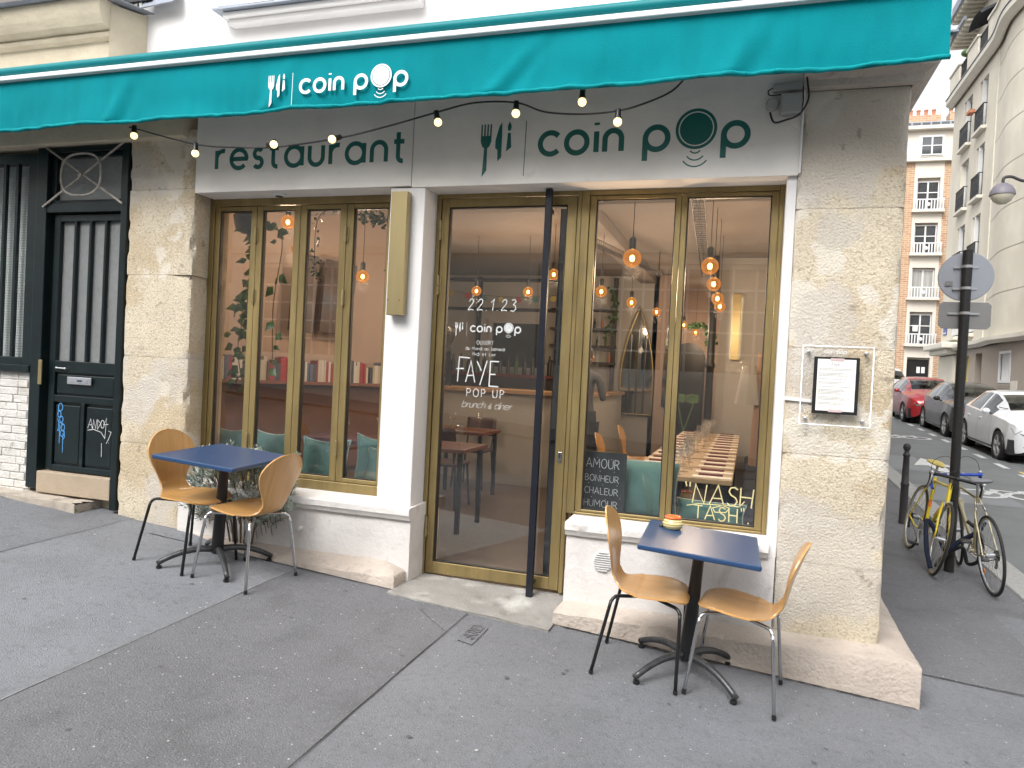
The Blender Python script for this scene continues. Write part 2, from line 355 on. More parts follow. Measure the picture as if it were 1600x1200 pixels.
# ------------------------------------------------------------------ stroke lettering
def arc(cx, cy, r, a0, a1, n=14): return [(cx+r*cos(radians(a0+(a1-a0)*i/n)), cy+r*sin(radians(a0+(a1-a0)*i/n))) for i in range(n+1)]
def circ(cx, cy, r, n=28): return arc(cx, cy, r, 0, 360, n)
G_LOW = {
 'c': (.88, [arc(.5, .5, .5, 42, 318, 20)]), 'o': (1, [circ(.5, .5, .5)]),
 'i': (.0, [[(0, 0), (0, 1)], [(0, 1.30), (0, 1.42)]]),
 'n': (.8, [[(0, 0), (0, .6)]+arc(.4, .6, .4, 180, 0)+[(.8, 0)]]),
 'p': (1, [[(0, .5), (0, -.5)], circ(.5, .5, .5)]), 'r': (.5, [[(0, 0), (0, 1)], arc(.42, .55, .42, 178, 75, 8)]),
 'e': (1, [[(.02, .5), (.98, .5)]+arc(.5, .5, .5, 6, 318, 22)]),
 's': (.56, [arc(.28, .74, .24, 30, 270, 12)+arc(.28, .26, .25, 86, -150, 12)]),
 't': (.55, [[(.22, 1.45), (.22, .25)]+arc(.47, .25, .25, 180, 280, 6), [(-.02, .98), (.55, .98)]]),
 'a': (1, [circ(.5, .5, .5), [(1, 1), (1, 0)]]), 'u': (.8, [[(0, 1), (0, .4)]+arc(.4, .4, .4, 180, 360)+[(.8, 1)]]),
 'd': (1, [circ(.5, .5, .5), [(1, 1.55), (1, 0)]]), 'b': (1, [circ(.5, .5, .5), [(0, 1.55), (0, 0)]]),
 'm': (1.3, [[(0, 0), (0, 1)], arc(.33, .67, .32, 180, 0)+[(.65, 0)], arc(.98, .67, .32, 180, 0)+[(1.3, 0)]]),
 'h': (.8, [[(0, 0), (0, 1.55)], arc(.4, .6, .4, 180, 0)+[(.8, 0)]]), 'l': (0, [[(0, 0), (0, 1.55)]]),
 ' ': (.45, []), '.': (.1, [[(.05, 0), (.05, .1)]]),
 '&': (.8, [[(.8, 0), (.2, .75)]+arc(.38, .85, .18, 180, 0, 8)+[(.1, .35)]+arc(.3, .22, .22, 170, 330, 8)+[(.8, .5)]]),
}
K = 1.42
def cap(*st): return [[(x*K, y*K) for x, y in s] for s in st]
G_CAP = {
 'A': (.75, cap([(0, 0), (.35, 1), (.72, 0)], [(.1, .32), (.62, .32)])), 'M': (.85, cap([(0, 0), (.08, 1), (.42, .35), (.76, 1), (.84, 0)])),
 'N': (.7, cap([(0, 0), (.03, 1), (.6, 0), (.66, 1)])), 'O': (.75, cap([(.37+.36*cos(a*pi/12), .5+.5*sin(a*pi/12)) for a in range(25)])),
 'U': (.62, cap([(0, 1), (0, .3), (.1, .06), (.3, 0), (.5, .06), (.6, .3), (.6, 1)])), 'R': (.62, cap([(0, 0), (0, 1), (.4, .98), (.55, .75), (.4, .5), (0, .48)], [(.25, .48), (.62, 0)])),
 'B': (.55, cap([(0, 0), (0, 1), (.35, .97), (.45, .77), (.32, .55), (0, .53), (.38, .5), (.52, .26), (.38, .03), (0, 0)])),
 'H': (.6, cap([(0, 0), (0, 1)], [(.58, 0), (.58, 1)], [(0, .5), (.58, .5)])), 'E': (.5, cap([(.5, 1), (.03, 1), (0, 0), (.52, 0)], [(.02, .5), (.42, .5)])),
 'C': (.6, cap([(.37+.36*cos(radians(a)), .5+.5*sin(radians(a))) for a in range(50, 311, 20)])), 'L': (.48, cap([(0, 1), (0, 0), (.46, 0)])),
 'F': (.5, cap([(.55, 1), (.03, 1), (0, 0)], [(-.08, .52), (.4, .52)])), 'Y': (.62, cap([(0, 1), (.3, .5)], [(.62, 1), (.15, 0)])),
 'P': (.5, cap([(0, 0), (0, 1), (.38, .97), (.5, .74), (.36, .5), (0, .47)])), 'S': (.5, cap([(.48, .88), (.3, 1), (.1, .95), (.04, .75), (.16, .57), (.4, .45), (.5, .25), (.38, .04), (.15, 0), (0, .14)])),
 'T': (.6, cap([(0, 1), (.6, 1)], [(.3, 1), (.3, 0)])), 'D': (.6, cap([(0, 0), (0, 1), (.3, .95), (.58, .6), (.55, .3), (.3, .03), (0, 0)])),
 'G': (.65, cap([(.37+.36*cos(radians(a)), .5+.5*sin(radians(a))) for a in range(50, 341, 20)]+[(.7, .45), (.4, .45)])), 'I': (0, cap([(0, 0), (0, 1)])),
 'V': (.6, cap([(0, 1), (.3, 0), (.6, 1)])), 'Z': (.55, cap([(0, 1), (.55, 1), (0, 0), (.55, 0)])),
 '1': (.3, cap([(0, .7), (.25, 1), (.22, 0)])), '2': (.55, cap([(.05, .75), (.15, .95), (.32, 1), (.45, .85), (.4, .6), (.05, .1), (.12, .02), (.3, .1), (.55, .03)])),
 '3': (.5, cap([(.02, .95), (.3, 1), (.42, .82), (.2, .58), (.42, .45), (.48, .2), (.3, 0), (.03, .05)])), '"': (.3, cap([(0, 1.1), (.05, .85)], [(.18, 1.1), (.23, .85)])),
}
def ribbon(pts, w):
    """mitred strip -> (verts2d, faces)"""
    n = len(pts); closed = n > 3 and abs(pts[0][0]-pts[-1][0]) < 1e-6 and abs(pts[0][1]-pts[-1][1]) < 1e-6
    P = [Vector(p) for p in pts]
    if closed: P = P[:-1]; n -= 1
    L = []
    for i in range(n):
        a = P[i-1] if (closed or i > 0) else None; b = P[(i+1) % n] if (closed or i < n-1) else None
        d1 = (P[i]-a).normalized() if a is not None and (P[i]-a).length > 1e-9 else None; d2 = (b-P[i]).normalized() if b is not None and (b-P[i]).length > 1e-9 else None
        if d1 is None: d1 = d2
        if d2 is None: d2 = d1
        t = d1+d2
        if t.length < 1e-6: t = d1.copy()
        t.normalize(); nn = Vector((-t.y, t.x)); k = max(.45, abs(nn.dot(Vector((-d1.y, d1.x)))))
        L.append((P[i]+nn*(w/2/k), P[i]-nn*(w/2/k)))
    vs = [v for q in L for v in q]; fs = []
    for i in range(n if closed else n-1):
        j = (i+1) % n; fs.append((2*i, 2*i+1, 2*j+1, 2*j))
    return vs, fs
def text_mesh(mb, txt, w, fr, gap=.22, jit=0, upper=False):
    """fr(u,v,d)->world point; returns advance width. Adds flat strips, each stroke a hair in front of the last."""
    x = 0; k = 0
    for ch in txt:
        if ch in G_CAP: adv, st = G_CAP[ch]; adv *= K
        else: adv, st = G_LOW.get(ch, (.4, []))
        for s_ in st:
            if jit: s_ = [(a+random.uniform(-jit, jit), b+random.uniform(-jit, jit)) for a, b in s_] if len(s_) < 9 else s_
            vs, fs = ribbon(s_, w); mb.add([fr(x+v.x, v.y, k) for v in vs], fs); k += 1
        x += adv+gap
    return x-gap
def text_width(txt, gap=.22):
    return sum((G_CAP[c][0]*K if c in G_CAP else G_LOW.get(c, (.4, 0))[0])+gap for c in txt)-gap
def front_frame(x0, z0, s, y, slant=0, rot=0, fac=-1):
    def fr(u, v, d):
        a = (u+slant*v)*s; b = v*s
        return (x0+a*cos(rot)-b*sin(rot), y-.0009-.0003*(d % 3), z0+a*sin(rot)+b*cos(rot))
    return fr
def front_text(txt, x0, z0, s, y, w, m, parent, name='lettering', gap=.22, width=None, jit=0, slant=0, rot=0, letters=False):
    if width:
        g0 = text_width(txt, 0); gap = (width/s-g0)/max(1, len(txt)-1)
    if letters:
        x = 0
        for ch in txt:
            adv = (G_CAP[ch][0]*K if ch in G_CAP else G_LOW.get(ch, (.4, 0))[0])
            if ch != ' ':
                mb = MB(); text_mesh(mb, ch, w, front_frame(x0+x*s, z0, s, y, slant, rot)); mb.build('letter', m, parent, recalc=False)
            x += adv+gap
    else:
        mb = MB(); text_mesh(mb, txt, w, front_frame(x0, z0, s, y, slant, rot), gap, jit); return mb.build(name, m, parent, recalc=False)
def logo(x0, z0, u, y, m, parent, gapcol=None, letters=True):
    """knife-and-fork mark, bar, coin pop; (x0,z0)= left of the c on the baseline, u = x-height"""
    sw = .20; h = sw/2
    def P(poly, name, k=0):
        mb = MB(); mb.add([(x0+a*u, y-.0009-.0004*k, z0+b*u) for a, b in poly], [tuple(range(len(poly)))]); return mb
    # fork: tines, neck and blade-cut handle
    mb = MB()
    def q(poly, k=0):
        mb.add([(x0+a*u, y-.0009-.0004*k, z0+b*u) for a, b in poly], [tuple(range(len(poly)))])
    for t in (-2.40, -2.27, -2.14, -2.01): q([(t-.035, .95), (t+.035, .95), (t+.03, 1.42), (t-.03, 1.42)])
    q([(-2.435, .95), (-2.435, .72), (-2.36, .52), (-2.28, .46), (-2.13, .46), (-2.05, .52), (-1.975, .72), (-1.975, .95)], 1)
    q([(-2.27, .46), (-2.14, .46), (-2.13, -.45), (-2.33, -.72)], 2)
    mb.build('fork_emblem', m, parent, recalc=False)
    mb = MB(); q([(-1.54, 1.48), (-1.66, 1.30), (-1.80, .75), (-1.80, .45), (-1.70, .36), (-1.68, -.10), (-1.52, .06), (-1.52, .9)]); mb.build('knife_emblem', m, parent, recalc=False)
    mb = MB(); q([(-1.22, 1.50), (-1.30, 1.30), (-1.28, 1.12), (-1.16, 1.12), (-1.13, 1.3)]); q([(-1.28, 1.03), (-1.16, 1.03), (-1.11, .45), (-1.33, .28)]); mb.build('spatula_emblem', m, parent, recalc=False)
    mb = MB(); q([(-.56, -.72), (-.53, -.72), (-.50, 1.48), (-.535, 1.48)]); mb.build('divider', m, parent, recalc=False)
    parts = [('c', 0+h, .84), ('o', 1.07+h, .82), ('i', 2.36, .8), ('n', 2.60+h, .8), ('p', 4.15+h, .84), ('p', 7.02+h, .84)]
    for ch, xx, sc in parts:
        mb = MB(); text_mesh(mb, ch, sw/sc*1.05, lambda a, b, d, xx=xx, sc=sc: (x0+(xx+a*sc)*u, y-.0009-.0004*(d % 3), z0+(h+b*sc)*u)); mb.build('letter', m, parent, recalc=False)
    cx, cz = 6.12, .80
    mb = MB(); vs, fs = ribbon(circ(0, 0, .70, 40), .11); mb.add([(x0+(cx+v.x)*u, y-.0009, z0+(cz+v.y)*u) for v in vs], fs)
    pts = circ(0, 0, .60, 40)[:-1]; mb.add([(x0+(cx+a)*u, y-.0014, z0+(cz+b)*u) for a, b in pts], [tuple(range(40))])
    mb.build('letter', m, parent, recalc=False)
    mb = MB()
    for (r, zc) in ((.22, .12), (.36, .0), (.52, -.08)):
        vs, fs = ribbon(arc(0, 0, r, 215, 325, 10), .05); mb.add([(x0+(cx+v.x)*u, y-.0009, z0+(zc+v.y)*u) for v in vs], fs)
    mb.build('wave_emblem', m, parent, recalc=False)

# ------------------------------------------------------------------ ground, streets
def sheet(name, m, poly_fn, x0, x1, y0, y1, lift, nx=None, ny=None, h=G):
    nx = nx or max(2, int(abs(x1-x0)/.5)); ny = ny or max(2, int(abs(y1-y0)/.5))
    o = MB().grid(lambda u, v: (lambda x, y: (x, y, h(x, y)+lift))(x0+(x1-x0)*u, y0+(y1-y0)*v) if poly_fn is None else poly_fn(u, v, lift), nx, ny).build(name, m, smooth='all', recalc=False)
    return struct(o)
KX = 2.25      # inner face of the kerb of the side street
def quadsheet(a, b, c, d, lift):
    a, b, c, d = map(Vector, (a, b, c, d))
    def fn(u, v, l):
        p = (a*(1-u)+b*u)*(1-v)+(d*(1-u)+c*u)*v
        return (p.x, p.y, G(p.x, p.y)+lift)
    return fn
# base ground out to the horizon
sheet('ground', 'asphalt_dark', None, -90, 90, -40, 130, -.16, 60, 60)
sheet('pavement', 'asphalt', None, -14, KX, -.5, 6.5, 0, 34, 16)
sheet('side_pavement', 'asphalt_dark', None, .5, KX, 4.86, 52, .004, 6, 80)
sheet('pavement_dark_strip', 'asphalt_dark', quadsheet((-2.86, -.5), (-1.60, -.5), (-1.565, 4.47), (-2.84, 4.47), .004), 0, 1, 0, 1, .004, 6, 12)
sheet('pavement_pale_strip', 'asphalt_light', quadsheet((-4.47, -.5), (-2.864, -.5), (-2.844, 4.47), (-4.47, 4.47), .004), 0, 1, 0, 1, .004, 6, 12)
sheet('pavement_left_strip', 'asphalt', quadsheet((-14, -.5), (-4.474, -.5), (-4.474, 4.6), (-14, 4.6), .004), 0, 1, 0, 1, .004, 20, 12)
RB = lambda x, y: G(2.0, max(y, 3.6))-.10
sheet('road', 'road', None, KX+.28, 7.3, -2, 56, 0, 12, 120, h=RB)
sheet('far_pavement', 'asphalt_light', None, 7.5, 9.3, -2, 52, .02, 4, 100, h=lambda x, y: G(2.0, max(y, 3.6))+.0)
sheet('cross_street', 'road', None, -30, 40, 52, 53.2, .01, 60, 4, h=lambda x, y: G(2, y)-.08)
sheet('road_patch', 'roadpatch', None, KX+.32, 3.9, 12.2, 13.6, .004, 4, 4, h=RB)
sheet('road_patch', 'roadpatch', None, KX+.32, 3.4, 15.2, 17.4, .004, 4, 4, h=RB)
# asphalt joints as thin dark tar lines with real width
def tar(a, b, w=.006, lift=.0075, n=24, wob=.004, m='gasket'):
    a, b = Vector(a), Vector(b); d = (b-a).normalized(); nn = Vector((-d.y, d.x)); mb = MB(); vs = []
    for i in range(n+1):
        p = a.lerp(b, i/n)+nn*random.uniform(-wob, wob); ww = w*random.uniform(.4, 1.3)
        for s in (-1, 1):
            q = p+nn*ww*s; vs.append((q.x, q.y, G(q.x, q.y)+lift))
    mb.add(vs, [(2*i, 2*i+1, 2*i+3, 2*i+2) for i in range(n)])
    return struct(mb.build('pavement_joint', m, recalc=False))
tar((-1.56, 4.2), (-1.60, -.4), .0028); tar((-2.845, 4.3), (-2.86, -.4), .002, m='granite'); tar((-4.47, 4.4), (-4.47, -.4), .002); tar((.97, 4.86), (KX, 4.88), .003)
tar((-1.565, 3.86), (-1.83, 4.08), .0015); tar((-1.07, 4.33), (.93, 4.32), .006, .008, 60, .003); tar((.951, 4.34), (.955, 6.2), .006, .008)
tar((-2.11, 4.28), (-4.1, 4.283), .005, .008, 50, .003)
# kerb stones
kb = thing('kerb', 'row of grey granite kerb stones along the side street pavement', 'kerb', (KX, 4, 0)); kb['kind'] = 'structure'; del kb['category']
yy = -1.5
while yy < 50:
    L = random.uniform(.85, 1.15)
    mb = MB(); y1 = yy+L-.012
    a, b = G(1.9, max(yy, 3.6))+.012, G(1.9, max(y1, 3.6))+.012
    x0, x1 = KX, KX+.29
    mb.add([(x0, yy, a-.3), (x1, yy, a-.3), (x1, y1, b-.3), (x0, y1, b-.3), (x0, yy, a), (x1, yy, a-.01), (x1, y1, b-.01), (x0, y1, b)],
           [(0, 3, 2, 1), (4, 5, 6, 7), (0, 1, 5, 4), (1, 2, 6, 5), (2, 3, 7, 6), (3, 0, 4, 7)])
    mb.build('kerb_stone', 'granite', kb, bevel=.012); yy += L
far_kerb = struct(MB().grid(lambda u, v: (7.28+.24*u, -2+56*v, G(2, max(-2+56*v, 3.6))+.035), 1, 60).build('far_kerb', 'granite', recalc=False))
mb = MB().grid(lambda u, v: (7.28, -2+56*v, G(2, max(-2+56*v, 3.6))+.035-.2*u), 1, 60); struct(mb.build('far_kerb_face', 'granite', recalc=False))
# painted marks on the road
def mark(pts, m='line', lift=.008):
    mb = MB().add([(x, y, RB(x, y)+lift) for x, y in pts], [tuple(range(len(pts)))])
    return struct(mb.build('road_marking', m, recalc=False))
for k in range(18): mark([(4.82, 12.2+k*1.45), (4.94, 12.2+k*1.45), (4.94, 12.9+k*1.45), (4.82, 12.9+k*1.45)])
for k in range(3): mark([(4.95+.10*k, 8.0), (5.03+.10*k, 8.0), (5.03+.30*k, 16.2-.5*k), (4.95+.30*k, 16.2-.5*k)], 'yline')
mark([(3.9, 10.6), (4.9, 10.2), (4.9, 10.35), (3.9, 10.8)], 'yline'); mark([(4.0, 11.3), (4.6, 11.0), (4.6, 11.2), (4.0, 11.5)], 'yline')
# arrow and bicycle pictogram of the contraflow lane
mark([(3.5, 17.2), (3.95, 16.0), (3.7, 16.1), (3.62, 14.9), (3.45, 14.9), (3.42, 16.1), (3.15, 16.0)])
def ring(cx, cy, r, w):
    vs, fs = ribbon(circ(cx, cy, r, 20), w); struct(MB().add([(v.x, v.y*1, RB(v.x, v.y)+.008) for v in vs], fs).build('road_marking', 'line', recalc=False))
for oy in (13.2, 21.5):
    ring(3.55, oy, .32, .10); ring(4.25, oy, .32, .10)
    mark([(3.55, oy-.05), (3.85, oy+.5), (3.95, oy+.45), (3.65, oy-.08)]); mark([(3.8, oy+.52), (4.2, oy+.42), (4.2, oy+.34), (3.8, oy+.42)]); mark([(4.2, oy+.55), (4.3, oy+.55), (4.3, oy), (4.2, oy)])
# cast marks in the pavement: G R D F plate
pl = MB().grid(lambda u, v: (lambda x, y: (x, y, G(x, y)+.0064))(-1.475+.10*u, 3.80+.27*v-.02*u), 2, 4).build('gas_cover_plate', mat('plate_bitumen', (.150, .156, .170), .82, bump=.9, bscale=130)); tag(pl, 'small worn gas plate set in the pavement before the glass door', 'cover plate')
def gfr(x0, y0, s, ang):
    def fr(u, v, d):
        x = x0+(u*cos(ang)-v*sin(ang))*s; y = y0+(u*sin(ang)+v*cos(ang))*s; return (x, y, G(x, y)+.0105+.0003*(d % 3))
    return fr
mb = MB(); text_mesh(mb, 'GRDF', .22, gfr(-1.462, 4.045, .048, radians(-92)), .3); lt = mb.build('lettering', mat('worn_letter', (.105, .108, .115), .8), None, recalc=False); lt.parent = pl
# gum spots and pale paint flecks
mb = MB()
for k in range(26):
    x = random.uniform(-4.8, 1.3); y = random.uniform(1.9, 4.2); r = random.choice((.003, .004, .005, .008)); n = 7
    pts = [(x+r*random.uniform(.3, 1.6)*cos(2*pi*i/n), y+r*random.uniform(.3, 1.3)*sin(2*pi*i/n)) for i in range(n)]
    mb.add([(a, b, G(a, b)+.0072) for a, b in pts], [tuple(range(n))])
g_ = mb.build('paint_flecks', mat('fleck', (.50, .50, .48), .8), recalc=False); g_['kind'] = 'stuff'; g_['label'] = 'pale gum spots and paint flecks scattered on the pavement'
mb = MB()
for k in range(40):
    x = random.uniform(-4.8, 1.3); y = random.uniform(2.0, 4.2); r = random.uniform(.006, .014); n = 9
    pts = [(x+r*random.uniform(.6, 1.3)*cos(2*pi*i/n)*1.1, y+r*random.uniform(.6, 1.3)*sin(2*pi*i/n)) for i in range(n)]
    mb.add([(a, b, G(a, b)+.0068) for a, b in pts], [tuple(range(n))])
g_ = mb.build('pavement_stains', mat('stain', (.100, .099, .103), .8), recalc=False); g_['kind'] = 'stuff'; g_['label'] = 'dark flattened gum stains on the pavement'

# ------------------------------------------------------------------ the restaurant building
B = thing('restaurant_building', 'pale stone corner building with a white shopfront and brass framed glazing', 'building', (-1.8, 4.5, 0))
def rough(name, m, parent, path, z0, z1, amp=.005, step=.035, pull=.004, chip=.012, seed=0, amp2=.0):
    P = [Vector(p) for p in path]; pts = []; nrm = []; cor = []
    segs = [(P[i], P[i+1]) for i in range(len(P)-1)]
    for i, (a, b) in enumerate(segs):
        d = (b-a); L = d.length; n = max(1, int(L/step)); nn = Vector((d.y, -d.x)).normalized()
        for k in range(n+(1 if i == len(segs)-1 else 0)):
            pts.append(a+d*(k/n)); q = nn
            if k == 0 and i > 0:
                e = segs[i-1][1]-segs[i-1][0]; q = (nn+Vector((e.y, -e.x)).normalized()).normalized()
            nrm.append(q); cor.append(1 if (k == 0 and i > 0) else 0)
    nv = max(2, int((z1-z0)/step)); nu = len(pts)-1
    def fn(u, v):
        i = int(round(u*nu)); z = z0+(z1-z0)*v; p = pts[i]; n_ = nrm[i]
        w = Vector((p.x*3+seed, p.y*3, z*3)); d = noise.fractal(w, 1, 2.1, 4)*amp+noise.noise(w*6)*amp*.5
        if amp2: d -= max(0, noise.noise(Vector((p.x*1.7+seed, p.y, z*1.7)))-.25)*amp2
        if cor[i]: d -= chip*(.5+max(0, noise.fractal(Vector((seed, z*5, 3)), 1, 2, 3)*2))
        if v < 1e-6 or v > 1-1e-6: d -= pull
        return (p.x+n_.x*d, p.y+n_.y*d, z)
    mb = MB().grid(fn, nu, nv)
    mb.v.append(Vector((P[0].x, P[0].y, z1)))
    mb.v.pop()
    # top and bottom caps
    o = len(mb.v)
    for z, j in ((z0, 0), (z1, nv)):
        row = [j*(nu+1)+i for i in range(nu+1)]
        mb.f.append(tuple(row))
    return mb.build(name, m, parent, smooth=True, angle=50)
# right pier in stone courses (each its own block)
zs = [.20, .64, 1.26, 1.87, 2.66, 3.325]
for i in range(5):
    rough('stone_block', 'stone', B, [(.20, 4.80), (.20, 4.50), (.77, 4.50), (.77, 5.6)], zs[i]+.001, zs[i+1]-.001, amp=.0045, seed=i*7, amp2=.02, chip=.022, pull=.0018)
rough('side_wall', 'stone', B, [(.772, 5.6), (.772, 30)], .0, 3.4, amp=.01, step=.25)
# left pier
zl = [.28, .95, 1.62, 2.25, 2.90, 3.34]
for i in range(5):
    rough('stone_block', 'stone', B, [(-4.655, 4.62), (-4.655, 4.50), (-4.015, 4.50), (-4.05, 4.74)], zl[i]+.001, zl[i+1]-.001, amp=.0045, seed=40+i*9, amp2=.05 if i < 3 else .012, chip=.030, pull=.0018)
# backing so nothing shows through
box('wall_core', 'stone', B, .24, .77, 4.56, 30, -.2, 12.5); box('wall_core', 'stone', B, -4.62, -4.07, 4.56, 4.95, -.2, 3.3)
# fascia: two rendered boards with a fine joint, soffit behind
box('fascia_board', 'fascia', B, -4.012, -2.2325, 4.49, 4.74, 2.862, 3.56, bevel=.002)
box('fascia_board', 'fascia', B, -2.2285, .206, 4.492, 4.74, 2.852, 3.56, bevel=.002)
box('wall_core', 'stone', B, -4.655, .24, 4.53, 4.95, 3.56, 3.6)
front_text('restaurant', -3.825, 3.032, .135, 4.49, .235, 'letter_green', B, width=1.53, letters=True)
logo(-1.355, 3.018, .160, 4.492, 'letter_green', B)
# white pillar between windows and door
box('pillar', 'white', B, -2.385, -2.128, 4.50, 4.90, .70, 2.852, bevel=.006)
# wall, sill and plinth under the left window
rough('window_wall', 'white_worn', B, [(-4.03, 4.475), (-2.108, 4.475), (-2.108, 4.95)], .12, .622, amp=.004, seed=90, chip=.005, pull=.001)
def sill(x0, x1, y0, y1, z, parent, m='white_worn'):
    prof = [(y1, z-.085), (y0+.02, z-.085), (y0+.012, z-.065), (y0, z-.05), (y0, z-.012), (y0+.008, z-.002), (y1, z+.006)]
    mb = MB(); n = 50; xs = [x0+(x1-x0)*i/n for i in range(n+1)]
    for i, x in enumerate(xs):
        for j, (a, b) in enumerate(prof): mb.v.append(Vector((x, a+noise.noise(Vector((x*9, j, 1)))*.0025, b+noise.noise(Vector((x*7, j, 5)))*.002)))
    k = len(prof)
    for i in range(n):
        for j in range(k-1): mb.f.append((i*k+j, (i+1)*k+j, (i+1)*k+j+1, i*k+j+1))
    mb.f.append(tuple(range(k))); mb.f.append(tuple(n*k+j for j in reversed(range(k))))
    return mb.build('window_sill', m, parent, smooth=True, angle=35)
sill(-4.02, -2.102, 4.43, 4.74, .700, B); sill(-1.045, .16, 4.462, 4.74, .728, B)
def plinth(path, z_front, z_wall, depth_path, parent, zb=-.15, seed=0):
    """front face along path, top slopes back to depth_path"""
    mb = MB(); P = [Vector(p) for p in path]; Q = [Vector(p) for p in depth_path]; rows = []
    T = []
    for i in range(len(P)-1):
        n = max(2, int((P[i+1]-P[i]).length/.05))
        for k in range(n+(1 if i == len(P)-2 else 0)): T.append((P[i].lerp(P[i+1], k/n), Q[i].lerp(Q[i+1], k/n)))
    for j, (p, q) in enumerate(T):
        w = noise.noise(Vector((p.x*4+seed, p.y*4, 0)))*.006
        d = (q-p).normalized() if (q-p).length > 1e-4 else Vector((0, 1))
        e = .012+abs(noise.noise(Vector((p.x*9, p.y*9, seed))))*.014
        rows.append([(p.x, p.y, zb), (p.x+d.x*w, p.y+d.y*w, z_front-.14), (p.x+d.x*w, p.y+d.y*w, z_front-e), (p.x+d.x*e, p.y+d.y*e, z_front+w*.4), ((p.x+q.x)/2, (p.y+q.y)/2, (z_front+z_wall)/2+w*.5), (q.x, q.y, z_wall)])
    n = 6
    for r in rows: mb.v += [Vector(v) for v in r]
    for i in range(len(rows)-1):
        for j in range(n-1): mb.f.append((i*n+j, (i+1)*n+j, (i+1)*n+j+1, i*n+j+1))
    return mb.build('plinth', 'stone_smooth', parent, smooth=True, angle=40)
plinth([(-4.80, 4.36), (-4.1, 4.31), (-2.125, 4.30), (-2.125, 4.49)], .278, .325, [(-4.80, 4.56), (-4.1, 4.49), (-2.30, 4.49), (-2.30, 4.50)], B, seed=3)
plinth([(-1.06, 4.60), (-1.06, 4.335), (.947, 4.334), (.955, 5.2), (.99, 6.3)], .205, .235, [(-1.0, 4.60), (-1.0, 4.53), (.73, 4.53), (.73, 5.2), (.73, 6.3)], B, seed=8)
rough('window_wall', 'white_worn', B, [(-1.042, 4.95), (-1.042, 4.50), (.20, 4.502)], .19, .650, amp=.004, seed=95, chip=.006, pull=.001)
# vent holes low on the walls
mb = MB().tube([(-2.95, 4.474, .47), (-2.95, 4.44, .468)], .014, 12); mb.build('vent_pipe', 'white_plastic', B, smooth=True)
mb = MB()
for k in range(9):
    w = .060*sqrt(1-((k-4)/4.6)**2); mb.box(-.80-w, -.80+w, 4.485, 4.502, .50+(k-4)*.014-.003, .50+(k-4)*.014+.003)
mb.build('vent_grille', 'white_plastic', B)
# threshold slab of the door
def slab(u, v):
    x = -2.125+(1.075)*u; y = 4.20+.60*v; z = G(x, y)+.014+(.195-G(x, y)-.014)*max(0, min(1, (y-4.40)/.3))*.8
    return (x, y, z+noise.noise(Vector((x*8, y*8, 0)))*.004)
struct(tag(MB().grid(slab, 20, 12).build('door_step', 'concrete', B, smooth='all', recalc=False), '', '')) if 0 else MB().grid(slab, 20, 12).build('threshold', 'concrete', B, smooth='all', recalc=False)
mb = MB().add([(-2.12, 4.203, G(-2.12, 4.2)-.1), (-1.05, 4.203, G(-1.05, 4.2)-.1), (-1.05, 4.203, G(-1.05, 4.2)+.012), (-2.12, 4.203, G(-2.12, 4.2)+.014)], [(0, 1, 2, 3)]); mb.build('threshold_edge', 'concrete', B)
# --- brass window frames
def frame_piece(name, x0, x1, z0, z1, y0=4.705, y1=4.765, m='brass', bev=.004): return box(name, m, B, x0, x1, y0, y1, z0, z1, bevel=bev)
def casement(gx0, gx1, gz0, gz1, ox0, ox1, oz0, oz1, y0, y1, name='window_sash'):
    """one sash: a frame with a hole, gasket and pane"""
    mb = MB()
    mb.box(ox0, gx0, y0, y1, oz0, oz1); mb.box(gx1, ox1, y0, y1, oz0, oz1); mb.box(gx0, gx1, y0+.0005, y1-.0005, oz0, gz0); mb.box(gx0, gx1, y0+.0005, y1-.0005, gz1, oz1)
    s = mb.build(name, 'brass', B, bevel=.003)
    mb = MB(); g = .007
    mb.box(gx0+.0004, gx0+g, y0+.012, y1-.01, gz0+.0004, gz1-.0004); mb.box(gx1-g, gx1-.0004, y0+.012, y1-.01, gz0+.0004, gz1-.0004); mb.box(gx0+g, gx1-g, y0+.012, y1-.01, gz0+.0004, gz0+g); mb.box(gx0+g, gx1-g, y0+.012, y1-.01, gz1-g, gz1-.0004)
    mb.build('gasket', 'gasket', s)
    MB().box(gx0+g*.6, gx1-g*.6, (y0+y1)/2-.003, (y0+y1)/2+.003, gz0+g*.6, gz1-g*.6).build('pane', 'glass', s)
    return s
def hinge(x, z, y, parent, h=.11):
    mb = MB(); mb.tube([(x, y-.012, z-h/2), (x, y-.012, z-.003)], .0095, 10); mb.tube([(x, y-.012, z+.003), (x, y-.012, z+h/2)], .0095, 10); mb.sphere((x, y-.012, z+h/2), .008, 6); mb.box(x-.02, x+.02, y-.004, y+.001, z-h/2+.01, z+h/2-.01)
    return mb.build('hinge', 'brass2', parent, smooth=True, angle=35)
# left window: outer frame
frame_piece('window_frame', -4.052, -4.003, .705, 2.872, 4.70, 4.77); frame_piece('window_frame', -4.0025, -2.385, 2.808, 2.872, 4.70, 4.77); frame_piece('window_frame', -4.0025, -2.385, .705, .775, 4.70, 4.77)
gxs = [(-3.957, -3.669), (-3.565, -3.288), (-3.177, -2.895), (-2.784, -2.51)]; oxs = [(-3.9995, -3.6185), (-3.6155, -3.234), (-3.231, -2.841), (-2.838, -2.455)]
sashes = [casement(g[0], g[1], .808, 2.772, o[0], o[1], .779, 2.804, 4.708, 4.758) for g, o in zip(gxs, oxs)]
for x, s in ((-3.617, 0), (-2.8395, 2)):
    for z in (1.02, 2.12, 2.58): hinge(x, z, 4.708, sashes[s])
